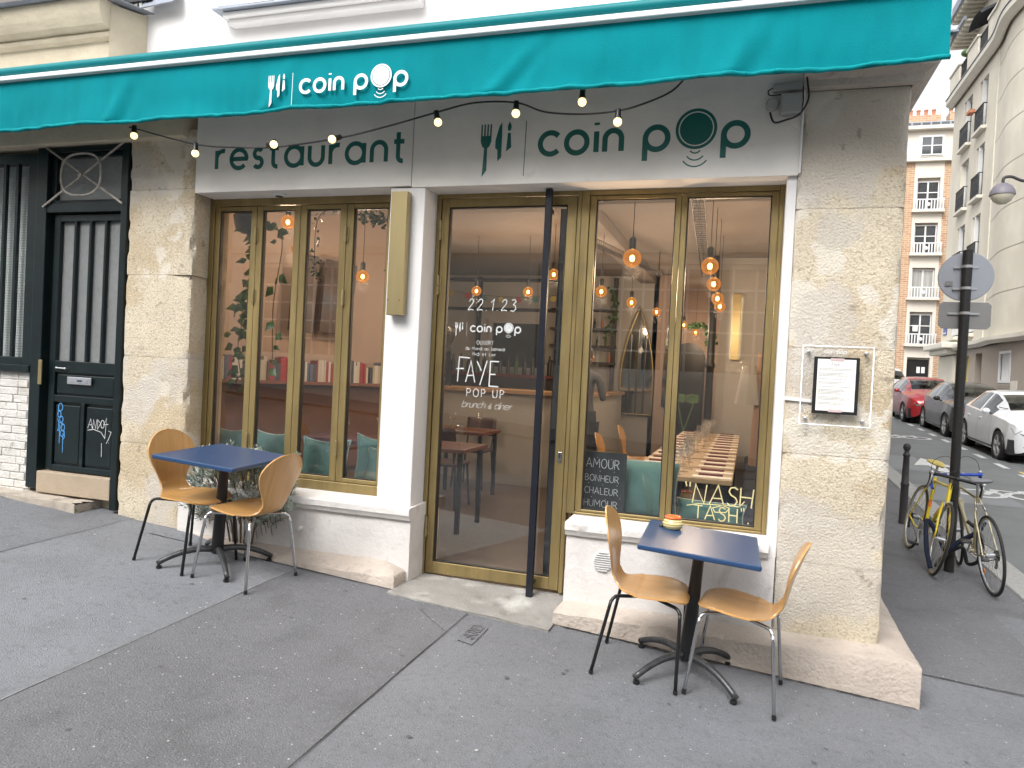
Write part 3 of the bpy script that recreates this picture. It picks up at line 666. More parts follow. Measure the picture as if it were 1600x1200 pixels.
# right window
frame_piece('window_frame', -1.097, -1.045, .735, 2.858, 4.70, 4.77); frame_piece('window_frame', .122, .150, .735, 2.858, 4.70, 4.77); frame_piece('window_frame', -1.0445, .1215, .735, .750, 4.70, 4.77); frame_piece('window_frame', -1.0445, .1215, 2.82, 2.858, 4.70, 4.77)
casement(-1.002, -.494, .768, 2.794, -1.0435, -.460, .7515, 2.818, 4.712, 4.758); casement(-.423, .078, .768, 2.794, -.457, .1205, .7515, 2.818, 4.712, 4.758)
box('window_reveal', 'white', B, .158, .204, 4.515, 4.78, .645, .7195); box('window_reveal', 'white', B, .1505, .204, 4.52, 4.78, .72, 2.851, bevel=.003)
# --- door
frame_piece('door_frame', -2.127, -2.096, .20, 2.856, 4.70, 4.78); frame_piece('door_frame', -1.1245, -1.0975, .20, 2.856, 4.70, 4.78); frame_piece('door_frame', -2.0955, -1.125, 2.826, 2.856, 4.70, 4.78)
door = None
mb = MB(); dx0, dx1, gx0, gx1 = -2.091, -1.129, -2.038, -1.194
mb.box(dx0, gx0, 4.71, 4.765, .212, 2.822); mb.box(gx1, dx1, 4.71, 4.765, .212, 2.822); mb.box(gx0, gx1, 4.7105, 4.7645, .212, .292); mb.box(gx0, gx1, 4.7105, 4.7645, 2.765, 2.822)
door = mb.build('door', 'brass', B, bevel=.003)
mb = MB(); g = .008
mb.box(gx0+.0004, gx0+g, 4.722, 4.755, .2924, 2.7646); mb.box(gx1-g, gx1-.0004, 4.722, 4.755, .2924, 2.7646); mb.box(gx0+g, gx1-g, 4.722, 4.755, .2924, .292+g); mb.box(gx0+g, gx1-g, 4.722, 4.755, 2.765-g, 2.7646)
mb.build('gasket', 'gasket', door)
MB().box(gx0+.005, gx1-.005, 4.735, 4.741, .297, 2.76).build('pane', 'glass', door)
mb = MB().box(-1.318, -1.276, 4.600, 4.640, .175, 2.845); mb.box(-1.31, -1.284, 4.64, 4.712, 2.70, 2.725); mb.box(-1.31, -1.284, 4.64, 4.712, .245, .27); mb.build('door_handle', 'navybar', door, bevel=.002)
mb = MB().box(-1.262, -1.222, 4.80, 4.84, .25, 2.76); mb.build('door_handle', 'black', door, bevel=.002)
for z in (.53, 2.22, 2.60): hinge(-2.0935, z, 4.71, door, .13)
mb = MB().lathe((-1.160, 4.71, 1.105), [(.0, .003), (.017, .003), (.017, 0)], 16, (0, -1, 0)); mb.box(-1.172, -1.148, 4.7055, 4.71, 1.06, 1.13); mb.build('lock', 'chrome', door, bevel=.001)
MB().box(-1.163, -1.157, 4.703, 4.7053, 1.09, 1.12).build('keyhole', 'black', door)
# door print
GY = 4.734
front_text('22.1.23', -1.875, 2.055, .056, GY, .11, 'door_print', door, width=.35, slant=.1)
logo(-1.85, 1.905, .046, GY, 'door_print', door)
front_text('OUVERT', -1.795, 1.822, .0185, GY, .14, 'door_print', door, gap=.28, width=.122)
front_text('du Mardi au Samedi', -1.875, 1.783, .0145, GY, .16, 'door_print', door, width=.285)
front_text('Midi et Soir', -1.822, 1.745, .0145, GY, .16, 'door_print', door, width=.170)
# the large hand-lettered name
def strokes(lines, x0, z0, s, y, w, m, parent, name='lettering'):
    mb = MB()
    for k, st in enumerate(lines):
        vs, fs = ribbon(st, w); mb.add([(x0+v.x*s, y-.0009-.0003*(k % 4), z0+v.y*s) for v in vs], fs)
    return mb.build(name, m, parent, recalc=False)
strokes([[(.02, 0), (.06, 1.0), (.52, .98)], [(-.05, .52), (.28, .54)], [(.38, 0), (.58, .85), (.78, 0)], [(.42, .26), (.72, .28)], [(.84, .86), (1.04, .48)], [(1.27, .90), (1.00, -.10)], [(1.78, .88), (1.42, .88), (1.40, -.12), (1.80, -.13)], [(1.42, .36), (1.66, .36)]], -1.928, 1.560, .170, GY, .05, 'door_print', door)
front_text('POP UP', -1.85, 1.462, .038, GY, .13, 'door_print', door, width=.27, jit=.03)
front_text('brunch & diner', -1.885, 1.385, .030, GY, .08, 'door_print', door, width=.36, slant=.35)
# upper walls
box('upper_wall', 'upper', B, -4.62, .8, 4.50, 5.0, 3.64, 12.5, bevel=0)
box('upper_wall', 'upper', B, -4.62, .8, 4.51, 4.56, 3.57, 3.64, bevel=0)
# cornice over the corner pier
prof = [(0, 3.327), (.045, 3.335), (.05, 3.37), (.10, 3.40), (.11, 3.44), (.14, 3.47), (.15, 3.52), (0, 3.53)]
def corn(path, nrm, m='stone_smooth'):
    mb = MB(); n = len(prof)
    for (px, py), (nx, ny) in zip(path, nrm):
        for (d, z) in prof: mb.v.append(Vector((px+nx*d, py+ny*d, z)))
    for i in range(len(path)-1):
        for j in range(n-1): mb.f.append((i*n+j, (i+1)*n+j, (i+1)*n+j+1, i*n+j+1))
    mb.f.append(tuple(range(n))); return mb.build('cornice', m, B)
corn([(.21, 4.50), (.77, 4.50), (.77, 30)], [(0, -1), (1, -1), (1, 0)])
MB().add([(.21, 4.33, 3.532), (.94, 4.33, 3.532), (.94, 30, 3.532), (.5, 30, 3.56), (.5, 4.6, 3.56), (.21, 4.5, 3.56)], [(0, 1, 2, 3, 4, 5)]).build('zinc_cap', 'zinc', B, solid=.01)
# window ledge high on the white wall
mb = MB().box(-3.72, -2.2, 4.42, 4.50, 4.05, 4.09); mb.box(-3.74, -2.2, 4.38, 4.50, 4.09, 4.125); mb.build('window_ledge', 'upper', B, bevel=.008)
mb = MB().box(-3.80, -2.2, 4.34, 4.50, 4.127, 4.139); mb.build('zinc_cap', 'zinc', B)
mb = MB().box(-3.55, -2.3, 4.47, 4.50, 4.15, 5.8); mb.build('window_frame', 'shutter', B)
mb = MB().box(-3.60, -3.35, 4.44, 4.4695, 4.145, 4.20); mb.build('ledge_box', 'iron', B)
MB().box(-3.80, -3.55, 4.40, 4.48, 4.145, 4.185).build('ledge_bracket', 'zinc', B, bevel=.005)
# ledge at top right above the awning
# --- interior shell
FL, CE = .21, 3.32
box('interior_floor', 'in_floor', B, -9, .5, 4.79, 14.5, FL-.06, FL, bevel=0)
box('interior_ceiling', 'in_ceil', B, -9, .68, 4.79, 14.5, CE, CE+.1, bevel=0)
box('ceiling_beam', 'in_ceil', B, -6.2, .3, 6.4, 6.65, CE-.16, CE-.001, bevel=.01); box('ceiling_beam', 'in_ceil', B, -1.75, -1.5, 6.66, 12, CE-.14, CE-.001, bevel=.01)
def wallseg(name, m, a, b, z0=FL, z1=CE, t=.1):
    a, b = Vector(a), Vector(b); d = (b-a).normalized(); n = Vector((-d.y, d.x))*t
    mb = MB(); P = [a, b, b+n, a+n]
    mb.add([(p.x, p.y, z0+.0) for p in P]+[(p.x, p.y, z1) for p in P], [(0, 3, 2, 1), (4, 5, 6, 7), (0, 1, 5, 4), (1, 2, 6, 5), (2, 3, 7, 6), (3, 0, 4, 7)])
    return mb.build(name, m, B)
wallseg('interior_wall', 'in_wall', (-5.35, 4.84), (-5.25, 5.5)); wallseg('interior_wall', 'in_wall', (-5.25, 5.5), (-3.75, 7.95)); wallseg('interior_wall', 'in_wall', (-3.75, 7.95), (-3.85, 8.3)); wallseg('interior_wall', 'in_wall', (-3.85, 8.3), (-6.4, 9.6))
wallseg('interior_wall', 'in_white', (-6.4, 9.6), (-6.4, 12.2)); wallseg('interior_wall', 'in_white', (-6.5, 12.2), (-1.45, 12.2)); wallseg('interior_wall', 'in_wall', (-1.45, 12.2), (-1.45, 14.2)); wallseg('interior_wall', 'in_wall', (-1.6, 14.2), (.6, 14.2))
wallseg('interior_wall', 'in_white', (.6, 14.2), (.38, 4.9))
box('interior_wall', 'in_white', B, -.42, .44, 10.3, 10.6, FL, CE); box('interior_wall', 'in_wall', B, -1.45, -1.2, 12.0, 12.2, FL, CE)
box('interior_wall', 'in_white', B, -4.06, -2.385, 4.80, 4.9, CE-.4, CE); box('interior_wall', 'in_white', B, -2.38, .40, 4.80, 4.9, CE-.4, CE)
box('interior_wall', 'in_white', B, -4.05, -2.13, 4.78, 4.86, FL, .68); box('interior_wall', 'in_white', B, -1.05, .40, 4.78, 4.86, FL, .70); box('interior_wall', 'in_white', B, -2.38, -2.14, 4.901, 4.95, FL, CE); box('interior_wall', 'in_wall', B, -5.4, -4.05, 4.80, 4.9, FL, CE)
# dark arched doorway at the back
def arch_poly(x0, x1, z0, z1, pointed=False, n=12):
    cx = (x0+x1)/2; hw = (x1-x0)/2
    if pointed:
        h = z1-z0; P = [(x0, z0), (x1, z0)]
        for i in range(n+1):
            t = i/n; P.append((cx+hw*(1-t**1.9) if t < 1 else cx, z0+h*(.30+.70*t)))
        for i in range(n-1, -1, -1):
            t = i/n; P.append((cx-hw*(1-t**1.9), z0+h*(.30+.70*t)))
        return P
    return [(x0, z0), (x1, z0)]+[(cx+hw*cos(pi*i/n), z1-hw+hw*sin(pi*i/n)) for i in range(n+1)]
MB().prism(arch_poly(-1.40, -.80, FL+.01, 2.35), 14.13, 14.19, lambda a, b, d: (a, d, b)).build('arched_doorway', 'black', B)

# ------------------------------------------------------------------ neighbouring house with the dark green door
N = thing('neighbouring_house', 'cream stone house left of the restaurant with a dark green glazed door', 'house', (-5.5, 4.55, 0))
box('door_frame', 'greenblack', N, -4.722, -4.662, 4.50, 4.62, .40, 3.27, bevel=.004); box('door_frame', 'greenblack', N, -5.605, -5.492, 4.50, 4.62, .50, 3.27, bevel=.004)
box('door_frame', 'greenblack', N, -5.491, -4.723, 4.505, 4.62, 3.225, 3.27, bevel=.004); box('door_frame', 'greenblack', N, -5.491, -4.723, 4.505, 4.62, 2.745, 2.822, bevel=.004)
box('transom_pane', 'green_glass', N, -5.46, -4.75, 4.575, 4.585, 2.84, 3.21, bevel=0)
box('transom_frame', 'greenblack', N, -5.49, -5.44, 4.54, 4.60, 2.824, 3.223); box('transom_frame', 'greenblack', N, -4.77, -4.724, 4.54, 4.60, 2.824, 3.223); box('transom_frame', 'greenblack', N, -5.4395, -4.7705, 4.54, 4.60, 3.19, 3.2225); box('transom_frame', 'greenblack', N, -5.4395, -4.7705, 4.54, 4.60, 2.8245, 2.85)
oldm = mat('weathered_ironwork', (.38, .35, .31), .7, var=.4, scale=14)
mb = MB()
for a, b in (((-5.50, 3.265), (-4.70, 2.80)), ((-5.52, 2.79), (-4.69, 3.285))): mb.tube([(a[0], 4.492, a[1]), (b[0], 4.49, b[1])], .0085, 8)
mb.build('transom_grille', oldm, N, smooth=True)
mb = MB()
pts = []
for i in range(40):
    a = 2*pi*i/40; c_, s_ = cos(a), sin(a); pts.append((-5.115+.205*math.copysign(abs(c_)**.75, c_), 4.478, 3.035+.165*math.copysign(abs(s_)**.75, s_)))
mb.tube(pts, .009, 8, closed=True); mb.lathe((-5.115, 4.47, 3.03), [(.0, .012), (.02, .008), (.022, -.02)], 14, (0, -1, 0)); mb.build('transom_ring', oldm, N, smooth=True)
# leaf
mb = MB(); mb.box(-5.455, -5.392, 4.55, 4.60, .655, 2.735); mb.box(-4.765, -4.728, 4.55, 4.60, .655, 2.735); mb.box(-5.3915, -4.7655, 4.55, 4.60, 2.68, 2.735); mb.box(-5.3915, -4.7655, 4.55, 4.60, 1.455, 1.55)
mb.box(-5.3915, -4.7655, 4.55, 4.60, 1.215, 1.27); mb.box(-5.3915, -4.7655, 4.55, 4.60, .655, .70); mb.box(-5.105, -5.065, 4.5505, 4.5995, .70, 1.215)
mb.build('door', 'greenblack', N, bevel=.004)
mb = MB(); mb.box(-5.390, -4.767, 4.575, 4.59, .70, 1.454); mb.build('door_backing', 'greenblack', N)
for a, b, c, d in ((-5.375, -5.12, .72, 1.19), (-5.05, -4.785, .72, 1.19), (-5.375, -4.785, 1.285, 1.44)):
    MB().box(a, b, 4.560, 4.577, c, d).build('door_panel', 'greenblack', N, bevel=.006)
for k in range(4):
    w = .157; x0 = -5.3905+k*w; MB().box(x0, x0+w-.001, 4.585, 4.592, 1.551, 2.679).build('door_pane', 'green_glass', N)
for k in (1, 2, 3): MB().box(-5.3905+k*.157-.012, -5.3905+k*.157+.012, 4.552, 4.584, 1.551, 2.679).build('door_bar', 'greenblack', N, bevel=.003)
sl = MB().box(-5.245, -4.995, 4.538, 4.550, 1.365, 1.425).build('letter_slot', 'alu', N, bevel=.004)
mb = MB().box(-5.21, -5.03, 4.536, 4.5375, 1.38, 1.412); mb.build('slot_flap', 'signback', sl, bevel=.001); MB().box(-5.135, -5.085, 4.5345, 4.5355, 1.39, 1.402).build('slot_opening', 'black', sl)
mb = MB().tube([(-5.35, 4.53, 1.492), (-5.26, 4.53, 1.489)], .006, 8); mb.sphere((-5.35, 4.53, 1.492), .010, 6); mb.sphere((-5.26, 4.53, 1.489), .010, 6); mb.tube([(-5.35, 4.53, 1.492), (-5.35, 4.555, 1.492)], .004, 6); mb.tube([(-5.26, 4.53, 1.489), (-5.26, 4.555, 1.489)], .004, 6); mb.build('pull_handle', 'alu', N, smooth=True)
MB().box(-5.50, -5.463, 4.488, 4.4995, 1.35, 1.55).build('lock_plate', 'brass2', N, bevel=.003)
box('door_sill', mat('sandstone_sill', (.36, .29, .21), .85, var=.1, bump=.4), N, -5.49, -4.723, 4.50, 4.70, .47, .645, bevel=.008)
box('wall_core', 'cream', N, -14, -4.725, 4.62, 5.0, .3, 3.6, bevel=0); box('wall_core', 'cream', N, -14, -4.722, 4.60, 4.619, .2, .66, bevel=0)
# graffiti
tagb = mat('blue_spray', (.06, .24, .52), .5); tagw = mat('silver_marker', (.55, .56, .56), .5)
def hand(lines, x0, z0, s, y, w, m, name='graffiti', parent=N, skew=0):
    mb = MB()
    for k, st in enumerate(lines):
        vs, fs = ribbon(st, w); mb.add([(x0+(v.x+skew*v.y)*s, y-.0009-.0003*(k % 5), z0+v.y*s) for v in vs], fs)
    return mb.build(name, m, parent, recalc=False)
ov = lambda cx, cy, a, b, t0=0, t1=360: [(cx+a*cos(radians(t)), cy+b*sin(radians(t))) for t in range(t0, t1+1, 20)]
hand([[(.1, 4.0), (.0, 3.2), (.1, 3.1)], ov(.32, 3.8, .28, .38), ov(.2, 3.1, .22, .3), [(.0, 2.7), (.25, 2.0), (.05, 1.4)], ov(.5, 2.6, .22, .3), ov(.35, 2.0, .2, .28), ov(.72, 1.8, .22, .3), ov(.65, 1.2, .25, .3), [(.9, 1.5), (1.0, .9), (.7, .5)], [(.1, 1.6), (.4, 1.2), (.3, .8)], [(.3, 2.0), (.3, .2)], [(.75, 1.2), (.77, -.7)], [(.55, 2.2), (.9, 2.1)]], -5.35, .86, .082, 4.560, .10, tagb)
hand([[(0, 0), (.35, 1), (.6, 0)], [(.1, .35), (.55, .4)], [(.65, 0), (.75, .95), (1.05, .05), (1.2, 1.0)], [(1.3, 0), (1.3, .95), (1.7, .6), (1.3, 0)], ov(1.95, .55, .22, .4), [(2.3, -.9), (2.45, 1.2), (2.1, .5), (2.7, .6)], [(2.75, -.1), (3.1, -.2), (2.75, -1.0), (2.5, -1.4)], [(0, -.2), (.8, -.05), (1.8, -.3), (2.3, -.9)], [(1.9, -1.4), (1.95, -2.8)], [(2.8, -1.3), (2.86, -1.3)]], -5.03, 1.02, .078, 4.560, .06, tagw)
# left window with bars
box('window_frame', 'greenblack', N, -5.72, -5.606, 4.52, 4.60, 1.50, 3.24); box('window_frame', 'greenblack', N, -7.4, -7.32, 4.52, 4.60, 1.50, 3.24)
box('window_frame', 'greenblack', N, -7.3195, -5.7205, 4.5205, 4.60, 3.16, 3.24); box('window_sill', 'greenblack', N, -7.4, -5.606, 4.49, 4.60, 1.44, 1.499); box('window_frame', 'greenblack', N, -7.3195, -5.7205, 4.5205, 4.60, 1.50, 1.56)
blind = mat('white_louvre_blind', (.66, .67, .66), .5, var=.08, scale=3, spec=.7)
mb = MB()
for k in range(72): mb.box(-7.31, -5.73, 4.597, 4.603, 1.565+k*.0222, 1.565+k*.0222+.017)
mb.build('blind', blind, N)
MB().box(-7.31, -5.73, 4.585, 4.589, 1.561, 3.16).build('pane', glassmat('left_window_glass', (.92, .94, .94), 1.5), N)
for x in (-5.86, -6.0, -6.16, -6.5, -6.84): MB().box(x-.016, x+.016, 4.530, 4.560, 1.561, 3.159).build('window_bar', 'greenblack', N, bevel=.003)
# white painted bricks under the window
bw = mat('white_painted_brick', (.60, .585, .55), .8, var=.07, scale=14, bump=.9, bscale=60, dirt=[((.30, .27, .22), 5, .56, .72, .6), ((.10, .09, .08), 12, .66, .76, .6)])
bmesh_cache = []
for row in range(16):
    z0 = 1.437-.062-row*.064; x = -5.608-(.05 if row % 2 else .0); first = True
    while x > -8.2:
        L = .21 if not first else random.choice((.105, .16)); first = False
        if z0+.058 > G(x, 4.5)+.02:
            mb = MB().box(x-L+.005, x, 4.53+random.uniform(-.004, .005), 4.60, z0, z0+.0595); o = mb.build('brick', bw, N, bevel=.006)
        x -= L
box('brick_backing', mat('dirty_mortar', (.56, .54, .50), .9), N, -8.4, -5.606, 4.541, 4.599, .35, 1.438, bevel=0)
# step slab in front of the green door
mb = MB().grid(lambda u, v: ((lambda x, y: (x, y, .455+.012*noise.noise(Vector((x*6, y*6, 0)))-.015*(v < .04)+.016*(-x-5.2)*(x < -5.2)))(-9+u*(4.12-.12*abs(noise.noise(Vector((v*4, 0, 0))))), 4.33+.3*v-.03*noise.noise(Vector((u*30, 1, 0))))), 70, 8)
st = mat('worn_step_stone', (.42, .37, .31), .85, var=.12, bump=.8, bscale=50, dirt=[((.16, .14, .12), 6, .5, .66, .7), ((.5, .46, .4), 3, .5, .7, .5)])
mb.build('step_slab', st, N, smooth='all', recalc=False)
mb = MB().grid(lambda u, v: (-9+u*4.12, 4.332-.03*noise.noise(Vector((u*30, 1, 0)))+.006*noise.noise(Vector((u*90, v*3, 2))), .15+.31*v+.016*(-(-9+u*4.12)-5.2)*((-9+u*4.12) < -5.2)), 70, 5); mb.build('step_edge', st, N, smooth='all')
mb = MB().grid(lambda u, v: (-4.88-.01*u+.02*noise.noise(Vector((u*9, v*3, 0))), 4.33+.3*u, .15+.30*v), 8, 5); mb.build('step_edge', st, N, smooth='all')
# beam over the door, moulded cornice with metal capping, return
box('beam', 'cream', N, -14, -4.10, 4.44, 4.66, 3.275, 3.50, bevel=.01)
SN = 1.072
sn = lambda p: (p[0]*SN, 1.65+(p[1]-1.65)*SN)
prof2 = [(4.45, 3.50), (4.20, 3.56), (4.12, 3.66), (4.03, 3.665), (4.025, 3.82), (3.985, 3.835), (3.975, 3.855), (3.99, 3.875), (3.93, 3.90), (3.905, 3.95), (3.90, 3.965), (3.88, 4.06), (4.5, 4.10)]
prof2 = [(4.66, 3.50*1.0)]+[sn(p) for p in prof2[1:-1]]+[(4.66, 4.26)]
def run(x0, x1, prof, name, m, parent, n=30):
    mb = MB(); k = len(prof)
    for i in range(n+1):
        x = x0+(x1-x0)*i/n
        for j, (a, b) in enumerate(prof): mb.v.append(Vector((x, a+.004*noise.noise(Vector((x*3, j, 0))), b+.004*noise.noise(Vector((x*3, j, 9))))))
    for i in range(n):
        for j in range(k): mb.f.append((i*k+j, (i+1)*k+j, (i+1)*k+(j+1) % k, i*k+(j+1) % k))
    mb.f.append(tuple(range(k))); mb.f.append(tuple(n*k+j for j in reversed(range(k))))
    return mb.build(name, m, parent, smooth=True, angle=30)
run(-12, -4.655, prof2, 'cornice', 'cream', N, 50)
MB().add([(-4.653, 4.27, 3.70), (-4.653, 4.27, 4.225), (-4.53, 4.498, 4.225), (-4.53, 4.498, 3.66), (-4.90, 4.498, 3.66), (-4.90, 4.498, 4.225), (-4.90, 4.27, 4.225), (-4.90, 4.27, 3.70)], [(0, 1, 2, 3), (1, 6, 5, 2), (0, 3, 4, 7)]).build('cornice_return', 'cream', N)
run(-12, -4.60, [(4.127, 4.236), (4.116, 4.25), (4.14, 4.264), (4.66, 4.30), (4.66, 4.28)], 'zinc_capping', 'zinc', N, 60)
MB().add([(-4.60, 4.15, 4.245), (-4.46, 4.49, 4.235), (-4.9, 4.49, 4.26), (-4.9, 4.15, 4.26)], [(0, 1, 2, 3)]).build('zinc_capping', 'zinc', N, solid=.008)
MB().add([(-4.50, 4.40, 4.24), (-4.20, 4.40, 4.26), (-4.20, 4.49, 4.42), (-4.50, 4.49, 4.40)], [(0, 1, 2, 3)]).build('flashing', 'zinc', N, solid=.01)
box('upper_block', mat('grey_brown_wood', (.20, .18, .16), .8), N, -6.0, -4.82, 4.30, 4.5, 4.29, 4.8)
mb = MB()
for k in range(9):
    x = -4.82+.045*k; mb.tube([(x, 4.42, 4.26), (x, 4.42, 5.0)], .007, 6)
for k in range(4): mb.tube([(-4.78+.1*k+.04*cos(t*pi/6), 4.41, 4.36+.04*sin(t*pi/6)) for t in range(12)], .006, 6, closed=True)
mb.box(-4.84, -4.42, 4.405, 4.435, 4.30, 4.32); mb.build('balcony_railing', 'iron', N, smooth=True)
box('upper_wall', 'far_stone', N, -14, -4.62, 4.52, 5.0, 4.30, 12, bevel=0); box('upper_wall', 'cream', N, -14, -4.62, 4.66, 5.0, 3.6, 4.30, bevel=0)

# ------------------------------------------------------------------ awning
A = thing('awning', 'long teal canvas awning with white lettering over the shopfront', 'awning', (-2, 3.9, 3.2))
AY = 4.05; q_ = AY/3.6; AX0, AX1 = -6.2*q_, .748*q_
AZ = lambda z: 1.65+(z-1.65)*q_
def val(u, v):
    x = AX0+(AX1-AX0)*u; z1 = AZ(3.392); z0 = AZ(3.078)+.006*sin(x*1.2+1)+.006*noise.noise(Vector((x*4, 0, 0)))
    if x < -2.8: z0 -= .014*min(1, (-2.8-x)/.6)
    y = AY+.024*(1-v)*noise.noise(Vector((x*1.6, v*1.5, 0)))+.008*noise.noise(Vector((x*14, v*2, 3)))*(1-v)
    y += .010*sin(x*7+2*noise.noise(Vector((x, 0, 4))))*(1-v)**1.5
    for fx, fs in ((-1.55, .55), (-3.1, .35), (-.2, .3), (-4.4, .3)):       # puckers running up from the hem
        dx = (x-fx)-fs*v*.6; y -= .022*math.exp(-(dx/.06)**2)*(1-v)*(v > 0); y += .012*math.exp(-((dx-.11)/.05)**2)*(1-v)
    return (x, y, z0+(z1-z0)*v)
vb = MB().grid(val, 520, 14).build('valance', 'teal', A, smooth='all', recalc=False)
mb = MB(); pts = []
for i in range(520):
    u = i/519; p = val(u, .0); pts.append((p[0], p[1]-.006+.004*noise.noise(Vector((p[0]*24, 0, 0))), p[2]+.012+.008*noise.noise(Vector((p[0]*9, 5, 0)))))
mb.tube(pts, .014, 8, rs=[.013+.005*noise.noise(Vector((i*.11, 2, 0))) for i in range(520)]); mb.build('hem', mat('teal_hem', (.0, .24, .265), .75, spec=.15, bump=.5, bscale=45, var=.12), A, smooth='all')
box('front_bar', 'whitebar', A, AX0, AX1+.01, AY-.035, AY+.03, AZ(3.394), AZ(3.424), bevel=.006)
mb = MB().tube([(AX0, AY+.015, AZ(3.466)), (AX1+.01, AY+.015, AZ(3.466))], .033, 14); mb.build('front_roller', 'tealbar', A, smooth=True)
mb = MB().grid(lambda u, v: (AX0+(AX1-AX0)*u, AY+.03+(4.40-AY-.03)*v, AZ(3.485)+.16*v+.01*sin(v*pi)), 40, 8); mb.build('white_bounce_hood', 'whitebar', A, smooth='all')  # unseen hood added in white to keep teal bounce off the cornice
box('roller_cassette', 'whitebar', A, AX0, AX1-.05, 4.38, 4.497, AZ(3.47), AZ(3.60), bevel=.02)
for x in (-4.4, -1.3, .5):
    mb = MB().tube([(x, 4.49, AZ(3.50)), (x-.25, 4.3, AZ(3.49)), (x, AY+.03, AZ(3.44))], .018, 8); mb.build('folding_arm', 'whitebar', A, smooth=True)
logo(-2.505*q_, AZ(3.152), .0845*q_, AY-.026, 'letter_white', A)

# ------------------------------------------------------------------ string lights
L_ = thing('string_lights', 'black cable of small cream festoon bulbs hanging below the teal awning', 'string lights', (-2, 3.8, 3))
cp = [(-3.86, 3.72, 3.09), (-3.83, 3.75, 3.085), (-3.36, 3.75, 2.965), (-3.05, 3.76, 2.935), (-2.77, 3.76, 2.925), (-2.33, 3.75, 2.955), (-2.0, 3.75, 3.01), (-1.73, 3.75, 3.065), (-1.5, 3.74, 3.10), (-1.26, 3.74, 3.085), (-1.1, 3.75, 3.03), (-.90, 3.76, 3.01), (-.71, 3.75, 3.012), (-.58, 3.76, 3.045), (-.46, 3.76, 3.09), (-.40, 3.8, 3.16), (-.36, 4.1, 3.30)]
def catmull(P, n=8):
    P = [Vector(p) for p in P]; out = []
    for i in range(len(P)-1):
        a = P[max(0, i-1)]; b = P[i]; c = P[i+1]; d = P[min(len(P)-1, i+2)]
        for k in range(n):
            t = k/n; out.append(.5*((2*b)+(c-a)*t+(2*a-5*b+4*c-d)*t*t+(3*b-a-3*c+d)*t**3))
    out.append(P[-1]); return out
SQ = 4.16/3.75
def SC3(a): return (a[0]*SQ, a[1]*SQ, 1.65+(a[2]-1.65)*SQ)+tuple(a[3:])
cp = [SC3(p) for p in cp]
cp[-1] = (-.36, 4.35, 3.5)
MB().tube(catmull(cp), .0055, 6).build('cable', 'black', L_, smooth='all')
MB().tube(catmull([(-1.45, 4.3, 3.50), (-1.33, 4.2, 3.38), (-1.18, 4.14, 3.335), (-1.02, 4.14, 3.35), (-.88, 4.13, 3.48)]), .0055, 6).build('cable', 'black', L_, smooth='all')
def festoon(x, y, z, tilt=(0, 0, -1)):
    t = Vector(tilt).normalized(); c = Vector((x, y, z))
    s = MB().lathe(c, [(.010, -.012), (.016, -.008), (.0175, .03), (.020, .034), (.020, .042), (.015, .044)], 14, t).build('socket', 'black', L_, smooth=True)
    MB().sphere(tuple(c+t*.063), .0245, 10).build('bulb', 'bulb', s, smooth='all')
for a in ((-3.85, 3.75, 3.10, (0, 0, -1)), (-3.36, 3.75, 2.965, (0, 0, -1)), (-2.80, 3.72, 2.925, (1, -.4, -.1)), (-2.33, 3.74, 2.955, (-.35, -.8, -.45)), (-1.73, 3.75, 3.065, (.25, 0, -1)), (-1.26, 3.74, 3.085, (0, 0, -1)), (-.71, 3.75, 3.012, (0, 0, -1)), (-.895, 3.72, 3.115, (0, 0, -1))): festoon(*SC3(a))

# ------------------------------------------------------------------ small fixtures on the facade
def wall_lamp(name, label, x, y, z0, z1, led, w=.12):
    t = thing(name, label, 'wall lamp', (x, y, z0))
    box('lamp_body', 'brass2', t, x-w/2, x+w/2, y-.075, y-.012, z0, z1, bevel=.004)
    box('back_plate', 'brass2', t, x-w/2+.02, x+w/2-.02, y-.0115, y-.001, z0+.03, z1-.03)
    if led:
        box('led_strip', 'ledstrip', t, x-w/2+.005, x-w/2+.018, y-.0110, y-.002, z0+.03, z1-.03, bevel=0); box('led_strip', 'ledstrip', t, x+w/2-.018, x+w/2-.005, y-.0110, y-.002, z0+.03, z1-.03, bevel=0)
    else:
        for dx in (-.05, .035): MB().lathe((x+dx, y-.0755, z0+.10), [(.0, .002), (.004, .001), (.004, 0)], 10, (0, -1, 0)).build('screw', 'black', t)
    return t
wall_lamp('wall_lamp', 'tall narrow unlit brass wall lamp on the white pillar left of the door', -2.28, 4.50, 1.985, 2.812, False)
wall_lamp('wall_lamp', 'tall narrow brass wall lamp glowing on the white wall inside the right window', -.20, 10.3, 1.95, 2.83, True, .115)
j = thing('junction_box', 'grey electrical boxes and looping black cable at the top right of the white fascia', 'electrical box', (.1, 4.48, 3.2))
box('cable_box', 'grey_plastic', j, .09, .205, 4.43, 4.491, 3.185, 3.305, bevel=.012); tr = box('power_supply', 'grey_plastic', j, .045, .205, 4.45, 4.491, 3.325, 3.365, bevel=.004)
mb = MB().lathe((.045, 4.491, 3.255), [(.034, 0), (.034, .03), (.028, .035), (0, .035)], 20, (0, -1, 0)); mb.build('round_cap', 'grey_plastic', j, smooth=True)
MB().tube(catmull([(.21, 4.44, 3.46), (.225, 4.43, 3.36), (.235, 4.43, 3.26), (.19, 4.44, 3.18), (.12, 4.45, 3.155), (.06, 4.46, 3.15), (.035, 4.47, 3.21)]), .006, 6).build('cable', 'black', j, smooth='all')
MB().tube(catmull([(.205, 4.45, 3.34), (.21, 4.45, 3.25), (.195, 4.45, 3.18)]), .004, 6).build('cable', 'black', j, smooth='all')
MB().tube(catmull([(.045, 4.46, 3.345), (.02, 4.46, 3.33), (.03, 4.46, 3.305), (.09, 4.47, 3.31)]), .004, 6).build('cable', 'black', j, smooth='all')
